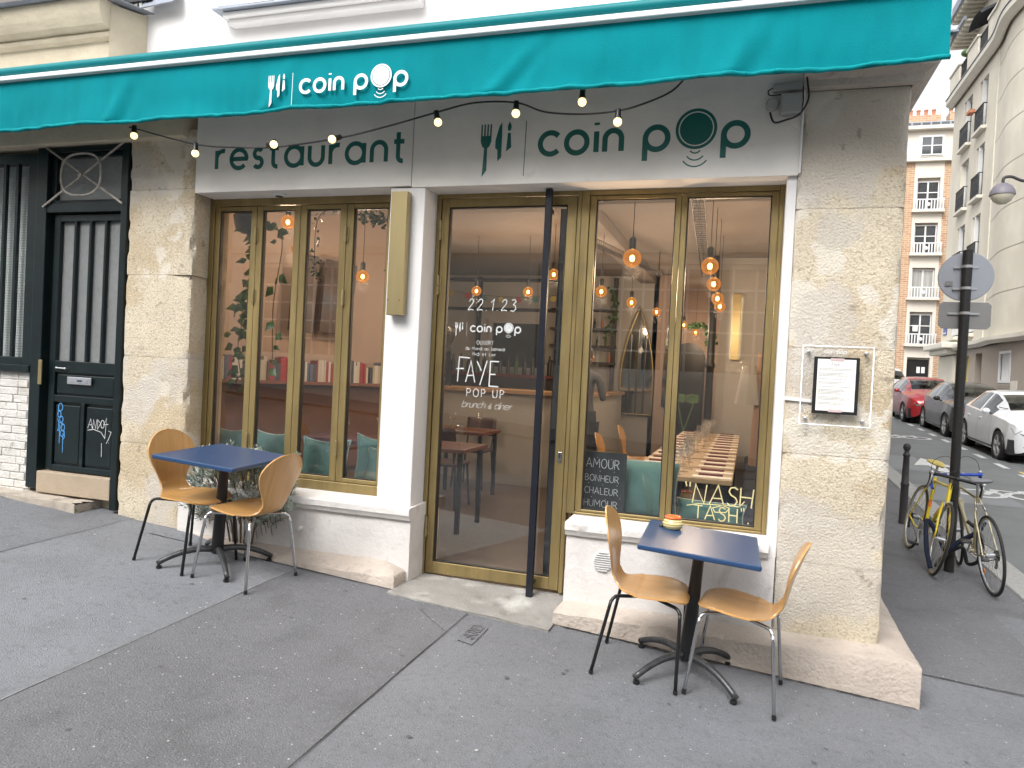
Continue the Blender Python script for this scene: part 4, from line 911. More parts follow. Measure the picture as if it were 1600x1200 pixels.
MB().tube(catmull([(.15, 4.47, 3.185), (.155, 4.47, 3.14), (.20, 4.48, 3.115)]), .0035, 6).build('cable', 'white_plastic', j, smooth='all')
MB().tube([(.213, 4.485, 3.5), (.212, 4.485, 2.86)], .007, 8).build('conduit', 'white_plastic', j, smooth=True)
d = thing('soffit_vent', 'small round white vent in the soffit above the folding windows', 'vent', (-3.35, 4.62, 2.86)); MB().lathe((-3.35, 4.60, 2.861), [(.05, 0), (.05, -.006), (.035, -.014), (0, -.014)], 20).build('vent_cap', 'white_plastic', d, smooth=True); MB().lathe((-3.35, 4.60, 2.846), [(.028, 0), (.028, -.003), (0, -.003)], 16).build('vent_core', 'black', d)
# menu frame
m_ = thing('menu_frame', 'clear acrylic menu holder with glowing edges on the stone pier', 'menu holder', (.46, 4.46, 1.44))
box('acrylic_sheet', 'acrylic', m_, .286, .647, 4.452, 4.458, 1.438, 1.878, bevel=0)
mb = MB(); mb.box(.283, .2855, 4.4515, 4.4585, 1.436, 1.88); mb.box(.6475, .650, 4.4515, 4.4585, 1.436, 1.88); mb.box(.2857, .6473, 4.4515, 4.4585, 1.436, 1.4378); mb.box(.2857, .6473, 4.4515, 4.4585, 1.8782, 1.8802); mb.build('lit_edge', 'ledwhite', m_)
for x, z in ((.315, 1.845), (.613, 1.845), (.613, 1.468), (.315, 1.468)):
    mb = MB().lathe((x, 4.50, z), [(.0095, 0), (.0095, .05), (.007, .052), (0, .052)], 14, (0, -1, 0)); mb.build('standoff', 'alu', m_, smooth=True)
box('black_card', 'black', m_, .345, .580, 4.446, 4.4515, 1.500, 1.818, bevel=0); box('menu_sheet', 'paper', m_, .364, .562, 4.444, 4.4455, 1.517, 1.806, bevel=0)
for z in (1.803, 1.517): box('pink_tape', mat('pink_tape', (.55, .42, .42), .6), m_, .430, .500, 4.4425, 4.4435, z-.006, z+.009, bevel=0)
ink = mat('grey_ink', (.30, .30, .31), .8)
hand([[(0, 0), (.2, 1), (.5, 1.1), (.2, .9)], [(.1, .5), (.6, .5)], [(.7, .2), (1.0, .6), (1.1, .1)], [(1.2, .6), (1.35, .1), (1.6, .7), (1.3, -.6)], [(1.8, .4), (2.2, .5), (2.1, .7), (1.8, .2), (2.4, .1)]], .435, 1.770, .018, 4.443, .09, ink, 'lettering', m_)
mb = MB(); zz = 1.752
for blk in (2, 3, 1, 2, 1, 4, 3, 2):
    for q in range(blk):
        x = .374; end = random.uniform(.47, .552)
        while x < end:
            w = random.uniform(.006, .018); mb.add([(x, 4.4428, zz), (min(end, x+w), 4.4428, zz), (min(end, x+w), 4.4428, zz+.0022), (x, 4.4428, zz+.0022)], [(0, 1, 2, 3)]); x += w+.003
        zz -= .0075
    zz -= .010
    if zz < 1.53: break
mb.build('menu_print', ink, m_, recalc=False)
front_text('coin pop', .395, 1.840, .014, 4.4515, .2, 'white_plastic', m_, gap=.3)
MB().add([(.20, 4.483, 1.565), (.345, 4.483, 1.556), (.345, 4.483, 1.574), (.20, 4.483, 1.586), (.20, 4.499, 1.565), (.345, 4.499, 1.556), (.345, 4.499, 1.574), (.20, 4.499, 1.586)], [(0, 1, 2, 3), (4, 7, 6, 5), (0, 4, 5, 1), (3, 2, 6, 7), (0, 3, 7, 4)]).build('cable_duct', 'white_plastic', m_)

# ------------------------------------------------------------------ bistro tables
def bistro(name, label, loc, rot, w, d, h=.735):
    t = local(name, label, 'table')
    def top(u, v): pass
    mb = MB().box(-w/2, w/2, -d/2, d/2, h-.028, h); mb.build('tabletop', 'bluetop', t, bevel=.008, seg=3)
    mb = MB().box(-.11, .11, -.11, .11, h-.045, h-.0285); mb.build('top_plate', 'blackmetal', t, bevel=.004)
    mb = MB().lathe((0, 0, 0), [(.030, .075), (.040, .085), (.037, .30), (.032, .55), (.030, h-.075), (.038, h-.06), (.038, h-.046)], 20); mb.build('column', 'blackmetal', t, smooth=True)
    for k in range(4):
        a = k*pi/2+pi/4+.06; c_, s_ = cos(a), sin(a); pts = []; rs = []
        for i in range(11):
            q = i/10; rr = .02+.34*q; z = .105-.075*q**2.1+.012*sin(q*pi); pts.append((rr*c_, rr*s_, z)); rs.append(.022-.006*q)
        l = MB().tube(pts, .02, 10, rs=rs).build('leg', 'castgrey', t, smooth='all')
        MB().lathe((.345*c_, .345*s_, 0), [(.017, -.004), (.019, .004), (.017, .014), (.006, .017), (.006, .03)], 14).build('foot', 'black', l, smooth=True)
    t.location = loc; t.rotation_euler = (0, 0, rot); return t
tz = G(-.205, 4.10)
T1 = bistro('bistro_table', 'blue square bistro table below the right window, orange ashtray pot on it', (-.205, 4.08, tz+.005), 0, .605, .63, .735)
T2 = bistro('bistro_table', 'blue square bistro table in front of the lavender bush, bare top', (-3.30, 4.03, G(-3.27, 4.0)+.005), 0, .60, .64, .735)
# ashtray pot
p = thing('ashtray_pot', 'small striped yellow pot with an orange rim standing on the blue table', 'pot', (-.34, 4.35, tz+.75))
c = (-.365, 4.225, tz+.752)
strip = mat('striped_glaze', (.62, .55, .22), .25, coat=.5); 
n_ = strip.node_tree.nodes; l_ = strip.node_tree.links; wv = n_.new('ShaderNodeTexWave'); wv.bands_direction = 'Z'; wv.inputs['Scale'].default_value = 22; g_ = n_.new('ShaderNodeNewGeometry'); l_.new(g_.outputs['Position'], wv.inputs['Vector'])
r2 = n_.new('ShaderNodeValToRGB'); r2.color_ramp.elements[0].color = (.70, .62, .28, 1); r2.color_ramp.elements[1].color = (.30, .12, .04, 1); r2.color_ramp.elements[0].position = .78; r2.color_ramp.elements[1].position = .92
l_.new(wv.outputs[0], r2.inputs[0]); l_.new(r2.outputs[0], n_['Principled BSDF'].inputs['Base Color'])
MB().lathe(c, [(.028, 0), (.045, .006), (.058, .025), (.057, .042), (.045, .058), (.038, .062)], 28).build('pot_body', strip, p, smooth='all')
MB().lathe(c, [(.036, .060), (.046, .062), (.048, .070), (.044, .076), (.036, .074), (.030, .064), (0, .060)], 28).build('pot_rim', mat('orange_glaze', (.75, .13, .02), .25, coat=.5), p, smooth='all')
MB().sphere((c[0]-.062, c[1]-.01, c[2]+.012), .012, 6).build('knob', 'black', p, smooth='all')

# ------------------------------------------------------------------ plywood chairs
def shell_point(s):
    """centre line (x forward, z up) and half width, s in 0..1 from the front edge to the top of the back"""
    K_ = [(0, .212, .428, .0), (.012, .214, .433, .085), (.045, .202, .441, .140), (.12, .160, .446, .180), (.22, .095, .444, .205), (.33, .02, .439, .212), (.42, -.06, .434, .195), (.50, -.125, .437, .150), (.55, -.160, .450, .118), (.60, -.188, .478, .102), (.65, -.203, .520, .105), (.71, -.213, .580, .132), (.78, -.226, .650, .168), (.85, -.243, .715, .184), (.91, -.258, .768, .163), (.95, -.269, .803, .128), (.975, -.276, .824, .092), (.99, -.280, .836, .058), (1, -.283, .843, .0)]
    for i in range(len(K_)-1):
        if s <= K_[i+1][0]:
            a = K_[i]; b = K_[i+1]; t = (s-a[0])/(b[0]-a[0]); z0 = K_[max(0, i-1)]; z3 = K_[min(len(K_)-1, i+2)]
            out = []
            for c_ in (1, 2, 3):
                m0 = (b[c_]-z0[c_])/max(1e-6, (b[0]-z0[0]))*(b[0]-a[0]); m1 = (z3[c_]-a[c_])/max(1e-6, (z3[0]-a[0]))*(b[0]-a[0])
                h = (2*t**3-3*t*t+1)*a[c_]+(t**3-2*t*t+t)*m0+(-2*t**3+3*t*t)*b[c_]+(t**3-t*t)*m1; out.append(h)
            return out[0], out[1], max(.0, out[2])
    return K_[-1][1:]
def chair(name, label, legm, hs=1.0):
    t = local(name, label, 'chair')
    def fn(u, v):
        v2 = v; x, z, w = shell_point(v2); e = u*2-1
        if v2 < .42: dz = .016*e*e*(w/.21)*min(1, v2/.2)-.004; dx = 0
        elif v2 < .62: q = (v2-.42)/.2; dz = .016*e*e*(1-q); dx = .02*e*e*q
        else: dz = 0; dx = .022*e*e*(w/.18)
        return (x+dx, e*w, z*hs+dz)
    o = MB().grid(fn, 18, 76).build('seat_shell', 'ply', t, smooth='all', recalc=True, solid=.010)
    q = o.modifiers.new('b', 'BEVEL'); q.width = .002; q.segments = 2; q.limit_method = 'ANGLE'
    mb = MB().lathe((0.02, 0, .413*hs), [(.07, 0), (.07, .012), (.05, .016)], 16); mb.build('mount', legm, t, smooth=True)
    z = .408*hs
    for sx, sy, fx, fy in ((1, 1, .215, .225), (1, -1, .215, -.225), (-1, 1, -.225, .225), (-1, -1, -.225, -.225)):
        r = .0095; a = Vector((0.02+sx*.02, sy*.045, z)); b = Vector((.01+sx*.150, sy*.150, z+.004)); kx, ky = .01+sx*.178, sy*.176
        pts = [a, a.lerp(b, .6), b, (.01+sx*.168, sy*.166, z-.004), (kx, ky, z-.022), (kx+(fx-kx)*.10, ky+(fy-ky)*.10, z*.88), (fx, fy, .0)]
        l = MB().tube(catmull(pts, 4), r, 10).build('leg', legm, t, smooth='all')
        MB().cyl((fx, fy, 0), (fx+(kx-fx)*.045, fy+(ky-fy)*.045, .018), .0115, n=12).build('foot_cap', 'black', l, smooth=True)
    return t
def place(t, loc2, rot):
    """stand a four-legged thing on the sloping pavement"""
    x, y = loc2; ex = Vector((cos(rot), sin(rot))); ey = Vector((-sin(rot), cos(rot)))
    gx = (G(x+ex.x*.22, y+ex.y*.22)-G(x-ex.x*.22, y-ex.y*.22))/.44; gy = (G(x+ey.x*.22, y+ey.y*.22)-G(x-ey.x*.22, y-ey.y*.22))/.44
    X = Vector((ex.x, ex.y, gx)).normalized(); Y = Vector((ey.x, ey.y, gy)); Z = X.cross(Y).normalized(); Y = Z.cross(X)
    M = Matrix((X, Y, Z)).transposed(); t.rotation_euler = M.to_euler(); t.location = (x, y, G(x, y)+.006)
GRP = 'plywood chairs at the pavement tables'
place(T1, (-.250, 4.08), radians(1.5)); place(T2, (-3.30, 4.03), radians(1.5))
cA = chair('plywood_chair', 'beech plywood chair with black legs, left of the right-hand blue table', 'blackmetal'); cA['group'] = GRP; place(cA, (-.485, 4.02), 0)
cB = chair('plywood_chair', 'beech plywood chair with chrome legs, nearest the building corner', 'chrome'); cB['group'] = GRP; place(cB, (.005, 4.03), radians(180-6))
cC = dup(cA, label='beech plywood chair with black legs, against the left stone pier', group=GRP); place(cC, (-3.50, 3.985), radians(-7))
cD = dup(cB, label='beech plywood chair with chrome legs, right of the left-hand blue table', group=GRP); place(cD, (-3.01, 3.95), radians(180-6))

# ------------------------------------------------------------------ lavender bush
lv = thing('lavender_bush', 'silvery lavender bush between the left table and the white wall', 'shrub', (-3.35, 4.40, .3))
random.seed(11)
def blades(mb, p, d, L, n, bl, bw):
    d = d.normalized()
    for i in range(n):
        q = p+d*(L*i/n); a = random.uniform(0, 2*pi); s = d.orthogonal().normalized(); s = Matrix.Rotation(a, 3, d) @ s
        tip = q+(s*.75+d*.65).normalized()*bl*random.uniform(.6, 1.1); w = d.cross(s).normalized()*bw
        mb.add([q-w, q+w, tip+w*.3, tip-w*.3], [(0, 1, 2, 3)])
mb = MB(); dry = MB(); stm = MB()
for k in range(620):
    a = random.uniform(0, 2*pi); el = random.uniform(-.75, 1.35); r = random.uniform(.35, 1)**.5
    e = Vector((cos(a)*cos(el)*.44*r, sin(a)*cos(el)*.17*r, sin(el)*.30*r)); p = Vector((-3.42, 4.38, .66))+e
    p.z += .07*noise.noise(Vector((p.x*6, 0, 0))); p.y = min(p.y, 4.45 if p.z < .74 else 4.58)
    d = (e.normalized()*.7+Vector((random.uniform(-.4, .4), random.uniform(-.5, .1), .5)))
    if p.z < .54 and random.random() < .7: blades(dry, p, d, .06, 9, .030, .0026)
    else: blades(mb, p, d, random.uniform(.05, .09), 12, .044, .0044)
    if k % 5 == 0: stm.tube([p+Vector((0, .02, -.10)), p+Vector((0, 0, -.03)), p+d*.05], .0025, 5)
for k in range(7): stm.tube([(-3.42+.03*k-.1, 4.44, .30), (-3.44+.04*k-.1, 4.42, .45), (-3.5+.06*k-.1, 4.40, .6)], .007, 6)
for k in range(18):
    x = -3.95+.055*k+random.uniform(-.02, .02); p = Vector((x, 4.50, .80)); d = Vector((random.uniform(-.2, .25), -.08, 1)); L = random.uniform(.12, .24)
    stm.tube([p, p+d*L], .002, 5); blades(mb, p+d*L*.45, d, L*.55, 20, .036, .0042)
mb.build('foliage', 'lavender', lv, recalc=False); dry.build('dry_foliage', 'lav_dry', lv, recalc=False); stm.build('stems', 'stem', lv)
# little weed by the step
wd = MB()
for k in range(26):
    a = random.uniform(0, 2*pi); blades(wd, Vector((-4.93+random.uniform(-.05, .05), 4.36+random.uniform(-.02, .02), G(-4.93, 4.36)+.003)), Vector((cos(a), sin(a), .7)), .02, 2, .03, .004)
tag(wd.build('weed', 'leaf', recalc=False), 'tiny green weed at the end of the worn door step', 'plant')

# ------------------------------------------------------------------ signpost, bollard
PX, PY = 1.86, 7.72; gz = G(PX, PY)
sp_ = thing('signpost', 'dark signpost on the side street pavement with bicycles against it', 'signpost', (PX, PY, gz))
MB().cyl((PX, PY, gz-.05), (PX, PY, gz+2.98), .042, n=20).build('post', 'post', sp_, smooth=True)
sg = MB().lathe((PX+.0, PY-.0, gz+2.745), [(0, .052), (.222, .052), (.227, .056), (.227, .066), (.222, .068), (0, .068)], 48, (.10, 1, 0)).build('round_sign', 'signback', sp_, smooth=True, angle=30)
mb = MB().prism([(x*.27+(.0), z) for x, z in ()] or [(a, b) for a, b in [(PX-.21+.03*(1-cos(t*pi/10)), 0) for t in ()]] or
    [(-.185, -.125), (.185, -.125), (.215, -.095), (.215, .095), (.185, .125), (-.185, .125), (-.215, .095), (-.215, -.095)], .052, .060, lambda a, b, d: (PX+.02+a-.1*d, PY+d+.1*a*0, gz+2.385+b)); pl_ = mb.build('plate_sign', 'signback2', sp_, bevel=.004)
for z, w in ((2.83, .10), (2.63, .10), (2.40, .13)):
    par = sg if z > 2.5 else pl_
    mb = MB().lathe((PX, PY, gz+z-.012), [(.0425, 0), (.047, 0), (.047, .024), (.0425, .024)], 20); mb.box(PX-w, PX+w, PY+.036, PY+.050, gz+z-.010, gz+z+.010); mb.build('clamp', 'alu', par, smooth=True, angle=30)
MB().box(PX-.16, PX-.10, PY+.050, PY+.0515, gz+2.66, gz+2.70).build('sticker', 'signback2', sg)
BX, BY = 1.83, 9.72; bz = G(BX, BY)
bo = thing('bollard', 'slim dark iron bollard with ball top at the edge of the side pavement', 'bollard', (BX, BY, bz))
MB().lathe((BX, BY, bz), [(.048, -.05), (.048, .03), (.045, .04), (.043, .45), (.047, .46), (.049, .475), (.047, .49), (.041, .50), (.038, .62), (.033, .80), (.040, .81), (.041, .825), (.036, .835), (.026, .85), (.024, .87), (.035, .885), (.042, .905), (.042, .925), (.034, .945), (.018, .958), (0, .961)], 24).build('post', 'bollard', bo, smooth=True, angle=50)

# ------------------------------------------------------------------ bicycles
def bicycle(name, label, frame_m, tyre_side, steer, tape, saddle_m, drop=True, flip=1, cbh=.13):
    t = local(name, label, 'bicycle'); R = .335
    def wheel(cx, st=0):
        Rm = Matrix.Translation(Vector((cx, 0, R))) @ Matrix.Rotation(st, 4, 'Z')
        w = MB().tube([(.0+R*.0, 0, 0), (.001, 0, 0)], .001, 3)
        ty = MB().tube([((R-.013)*cos(a), 0, (R-.013)*sin(a)) for a in [2*pi*i/48 for i in range(48)]], .0125, 8, closed=True).xform(Rm)
        wh = ty.build('wheel', 'rubber', t, smooth='all')
        if tyre_side: 
            for s in (-1, 1): MB().tube([((R-.019)*cos(a), s*.0085, (R-.019)*sin(a)) for a in [2*pi*i/48 for i in range(48)]], .0065, 6, closed=True).xform(Rm).build('tyre_wall', tyre_side, wh, smooth='all')
        MB().tube([((R-.031)*cos(a), 0, (R-.031)*sin(a)) for a in [2*pi*i/48 for i in range(48)]], .0095, 6, closed=True).xform(Rm).build('rim', 'alu', wh, smooth='all')
        sp = MB()
        for i in range(28):
            a = 2*pi*i/28; s = 1 if i % 2 else -1; b = a+.35*(1 if (i//2) % 2 else -1); sp.cyl((.020*cos(b), s*.028, .020*sin(b)), ((R-.035)*cos(a), 0, (R-.035)*sin(a)), .0013, n=4)
        sp.xform(Rm).build('spokes', 'chrome', wh)
        MB().tube([(0, -.055, 0), (0, -.035, 0), (0, -.034, 0), (0, -.028, 0), (0, .028, 0), (0, .034, 0), (0, .035, 0), (0, .055, 0)], .01, 10, rs=[.006, .006, .022, .022, .022, .022, .006, .006]).xform(Rm).build('hub', 'alu', wh, smooth=True)
        return wh
    wr = wheel(0); wf = wheel(.99, steer)
    BB = V(.415, 0, .275); ST = V(.275, 0, .80); HT = V(.80, 0, .80); HB = V(.835, 0, .68); RA = V(0, 0, R); FA = V(.99, 0, R); SC = V(.285, 0, .765)
    fr = MB().cyl(BB, ST, .0145, n=12); fr.cyl(SC+V(.0, 0, .0), HT+V(0, 0, -.01), .013, n=12); fr.cyl(BB, HB, .0155, n=12); fr.cyl(HB+V(.012, 0, -.04), HT+V(-.008, 0, .025), .0175, n=12)
    fr.tube([BB+V(0, -.035, 0), BB+V(0, .035, 0)], .02, 12)
    for s in (-1, 1):
        fr.tube([BB+V(-.02, s*.025, 0), BB+V(-.2, s*.05, .01), RA+V(0, s*.058, 0)], .008, 8); fr.tube([SC+V(0, s*.015, 0), SC.lerp(RA, .3)+V(0, s*.045, 0), RA+V(0, s*.058, 0)], .0065, 8)
    fr.build('frame', frame_m, t, smooth=True, angle=60)
    Rs = Matrix.Translation(HB) @ Matrix.Rotation(steer, 4, 'Z') @ Matrix.Translation(-HB)
    # steer wheel with the fork about the head
    ch = Matrix.Translation(HB) @ Matrix.Rotation(steer, 4, 'Z') @ Matrix.Translation(-HB) @ (Matrix.Translation(Vector((.99, 0, R))) @ Matrix.Rotation(-steer, 4, 'Z') @ Matrix.Translation(-Vector((.99, 0, R))))
    for o in [wf]+list(wf.children): o.data.transform(ch)
    fk = MB()
    for s in (-1, 1): fk.tube([HB+V(.012, s*.03, -.035), HB+V(.05, s*.045, -.17), FA+V(-.02, s*.05, .08), FA+V(0, s*.052, 0)], .009, 8, rs=[.012, .011, .008, .007])
    fk.tube([HB+V(.012, -.035, -.035), HB+V(.012, .035, -.035)], .014, 10); fk.xform(Rs).build('fork', frame_m, t, smooth='all')
    hb = MB().tube([HT+V(-.008, 0, .02), HT+V(-.02, 0, .075), HT+V(.07, 0, .085)], .012, 10); hb.xform(Rs).build('stem', 'alu', t, smooth='all')
    C0 = HT+V(.075, 0, .086)
    for s in (-1, 1):
        pts = [C0, C0+V(0, s*.09, 0), C0+V(.0, s*.17, 0), C0+V(.02, s*.20, .0), C0+V(.07, s*.205, -.005), C0+V(.105, s*.205, -.045), C0+V(.095, s*.205, -.10), C0+V(.04, s*.205, -.125), C0+V(-.02, s*.205, -.13)]
        MB().tube(catmull(pts, 4), .0145, 8).xform(Rs).build('handlebar', tape, t, smooth='all')
        lv_ = MB().tube(catmull([C0+V(.09, s*.205, .012), C0+V(.125, s*.205, -.02), C0+V(.13, s*.208, -.08), C0+V(.105, s*.21, -.135)], 4), .007, 6); lv_.sphere(tuple(C0+V(.10, s*.205, .012)), .018, 6); lv_.xform(Rs).build('brake_lever', 'alu', t, smooth='all')
        MB().tube(catmull([C0+V(.09, s*.205, .02), C0+V(.08, s*.17, cbh), C0+V(.02, s*.06, cbh*1.3), C0+V(.0, 0, .06), HT+V(0.02, 0, -.04)], 6), .0025, 5).xform(Rs).build('brake_cable', 'black', t, smooth='all')
    mb = MB().tube([HB+V(.045, -.03, -.02), HB+V(.07, -.03, -.055), HB+V(.065, -.03, -.09)], .006, 6); mb.tube([HB+V(.045, .03, -.02), HB+V(.07, .03, -.055), HB+V(.065, .03, -.09)], .006, 6); mb.tube([HB+V(.045, -.032, -.02), HB+V(.05, .032, -.012)], .006, 6); mb.xform(Rs).build('front_brake', 'alu', t, smooth='all')
    mb = MB().tube([SC+V(-.04, -.03, -.05), SC+V(-.09, -.035, -.09)], .006, 6); mb.tube([SC+V(-.04, .03, -.05), SC+V(-.09, .035, -.09)], .006, 6); mb.tube([SC+V(-.03, -.032, -.045), SC+V(-.03, .032, -.045)], .006, 6); mb.build('rear_brake', 'alu', t, smooth='all')
    MB().cyl(ST, ST+V(-.03, 0, .11), .012, n=10).build('seat_post', 'alu', t, smooth=True)
    s0 = ST+V(-.03, 0, .125)
    def sad(u, v):
        e = u*2*pi; k = v; x = -.13+.27*k; w = (.070*(1-k)**.7+.018)*(1 if 0 < k < 1 else .05); hh = .024*(1-.4*k)*(1 if 0 < k < 1 else .1)
        return (s0.x+x, w*cos(e), s0.z+hh*sin(e)*(1 if sin(e) > 0 else .9)+.012*(1-k)**2)
    MB().grid(sad, 16, 12, closeu=True).build('saddle', saddle_m, t, smooth='all')
    cr = MB().lathe(BB+V(0, flip*-.04, 0), [(.095, -.002), (.098, 0), (.095, .002), (.075, .002), (.075, -.002)], 32, (0, 1, 0)); cr.build('chainring', 'alu', t, smooth=True, angle=30)
    cr = MB().cyl(BB+V(0, -.055, 0), BB+V(.12, -.06, -.11), .008, n=8); cr.cyl(BB+V(0, .055, 0), BB+V(-.12, .06, .11), .008, n=8); cr.tube([BB+V(0, -.055, 0), BB+V(0, .055, 0)], .01, 8); cr.build('crank', 'alu', t, smooth=True)
    for q, s in ((V(.12, -.10, -.11), -1), (V(-.12, .10, .11), 1)):
        p_ = BB+q; MB().box(p_.x-.045, p_.x+.045, p_.y-.04, p_.y+.04, p_.z-.012, p_.z+.012).build('pedal', 'castgrey', t, bevel=.006)
    ck = MB()
    for sgn, rr in ((1, .095), (-1, .095)):
        ck.tube([BB+V(0, -.04, sgn*rr), RA+V(0, -.04, sgn*.035)], .0035, 5)
    ck.tube([RA+V(0, -.04, -.035), RA+V(.02, -.04, -.09), RA+V(.05, -.04, -.11)], .0035, 5); ck.build('chain', 'black', t, smooth='all')
    ck = MB().tube([RA+V(0, -.05, -.01), RA+V(.02, -.052, -.06), RA+V(.04, -.05, -.12)], .010, 6); ck.lathe(RA+V(0, -.044, 0), [(.045, -.012), (.036, .012), (.0, .012)], 20, (0, 1, 0)); ck.build('derailleur', 'black', t, smooth=True)
    return t
def stand_bike(t, rear, front, lean):
    a = Vector(rear); b = Vector(front); d = (b-a).normalized(); h = atan2(d.y, d.x)
    zr, zf = G(*a), G(*b); X = Vector((d.x, d.y, (zf-zr)/(b-a).length)).normalized(); Y = Vector((-d.y, d.x, 0)); Z = X.cross(Y)
    M = Matrix((X, Y, Z)).transposed() @ Matrix.Rotation(lean, 3, 'X'); t.rotation_euler = M.to_euler(); t.location = (a.x, a.y, zr+.008)
b1 = bicycle('bicycle', 'yellow racing bicycle with tan tyres leaning on the signpost, front wheel toward the corner', 'yellow', 'tanrubber', radians(-5), 'black', 'saddle_y', cbh=.03)
stand_bike(b1, (1.64, 8.42), (1.665, 7.32), -radians(10.5))
mb = MB().cyl((.60, -.0, .475), (.70, -.0, .565), .0165, n=10); mb.build('red_print', mat('red_decal', (.5, .08, .03), .4), b1, smooth=True)
mb = MB().cyl((.352, 0, .512), (.333, 0, .583), .0155, n=10); mb.build('red_print', 'orange', b1, smooth=True)
b2 = bicycle('bicycle', 'champagne racing bicycle with blue and white bar tape, rear wheel toward the camera', 'champagne', None, radians(-8), 'blue_tape', 'saddle_g')
stand_bike(b2, (2.035, 7.08), (2.00, 8.12), -radians(5.5))
mb = MB().lathe((.13, 0.012, .17), [(0, 0), (.022, 0), (.022, .006), (0, .006)], 12, (0, 1, 0)); mb.build('reflector', 'orange', b2, smooth=True)
for s in (-1, 1): MB().tube([(.875, s*.03, .886), (.875, s*.075, .886)], .0155, 10).build('white_tape', 'white_tape', b2, smooth=True)
lk = thing('bike_lock', 'thick navy fabric covered bicycle lock looped round the signpost and both bicycles', 'bike lock', (PX, PY, gz))
MB().tube(catmull([(1.66, 7.50, gz+.06), (1.63, 7.56, gz+.24), (1.66, 7.72, gz+.46), (1.76, 7.66, gz+.30), (1.80, 7.60, gz+.22), (1.90, 7.55, gz+.33), (2.0, 7.45, gz+.44), (2.04, 7.42, gz+.54)]), .021, 8).build('padded_cable', mat('navy_fabric', (.010, .016, .04), .9), lk, smooth='all')
MB().tube(catmull([(1.69, 7.45, gz+.10), (1.78, 7.60, gz+.16), (1.93, 7.62, gz+.26), (1.98, 7.60, gz+.12), (2.05, 7.50, gz+.20), (2.02, 7.42, gz+.42), (1.93, 7.50, gz+.52)]), .017, 8).build('padded_cable', 'black', lk, smooth='all')

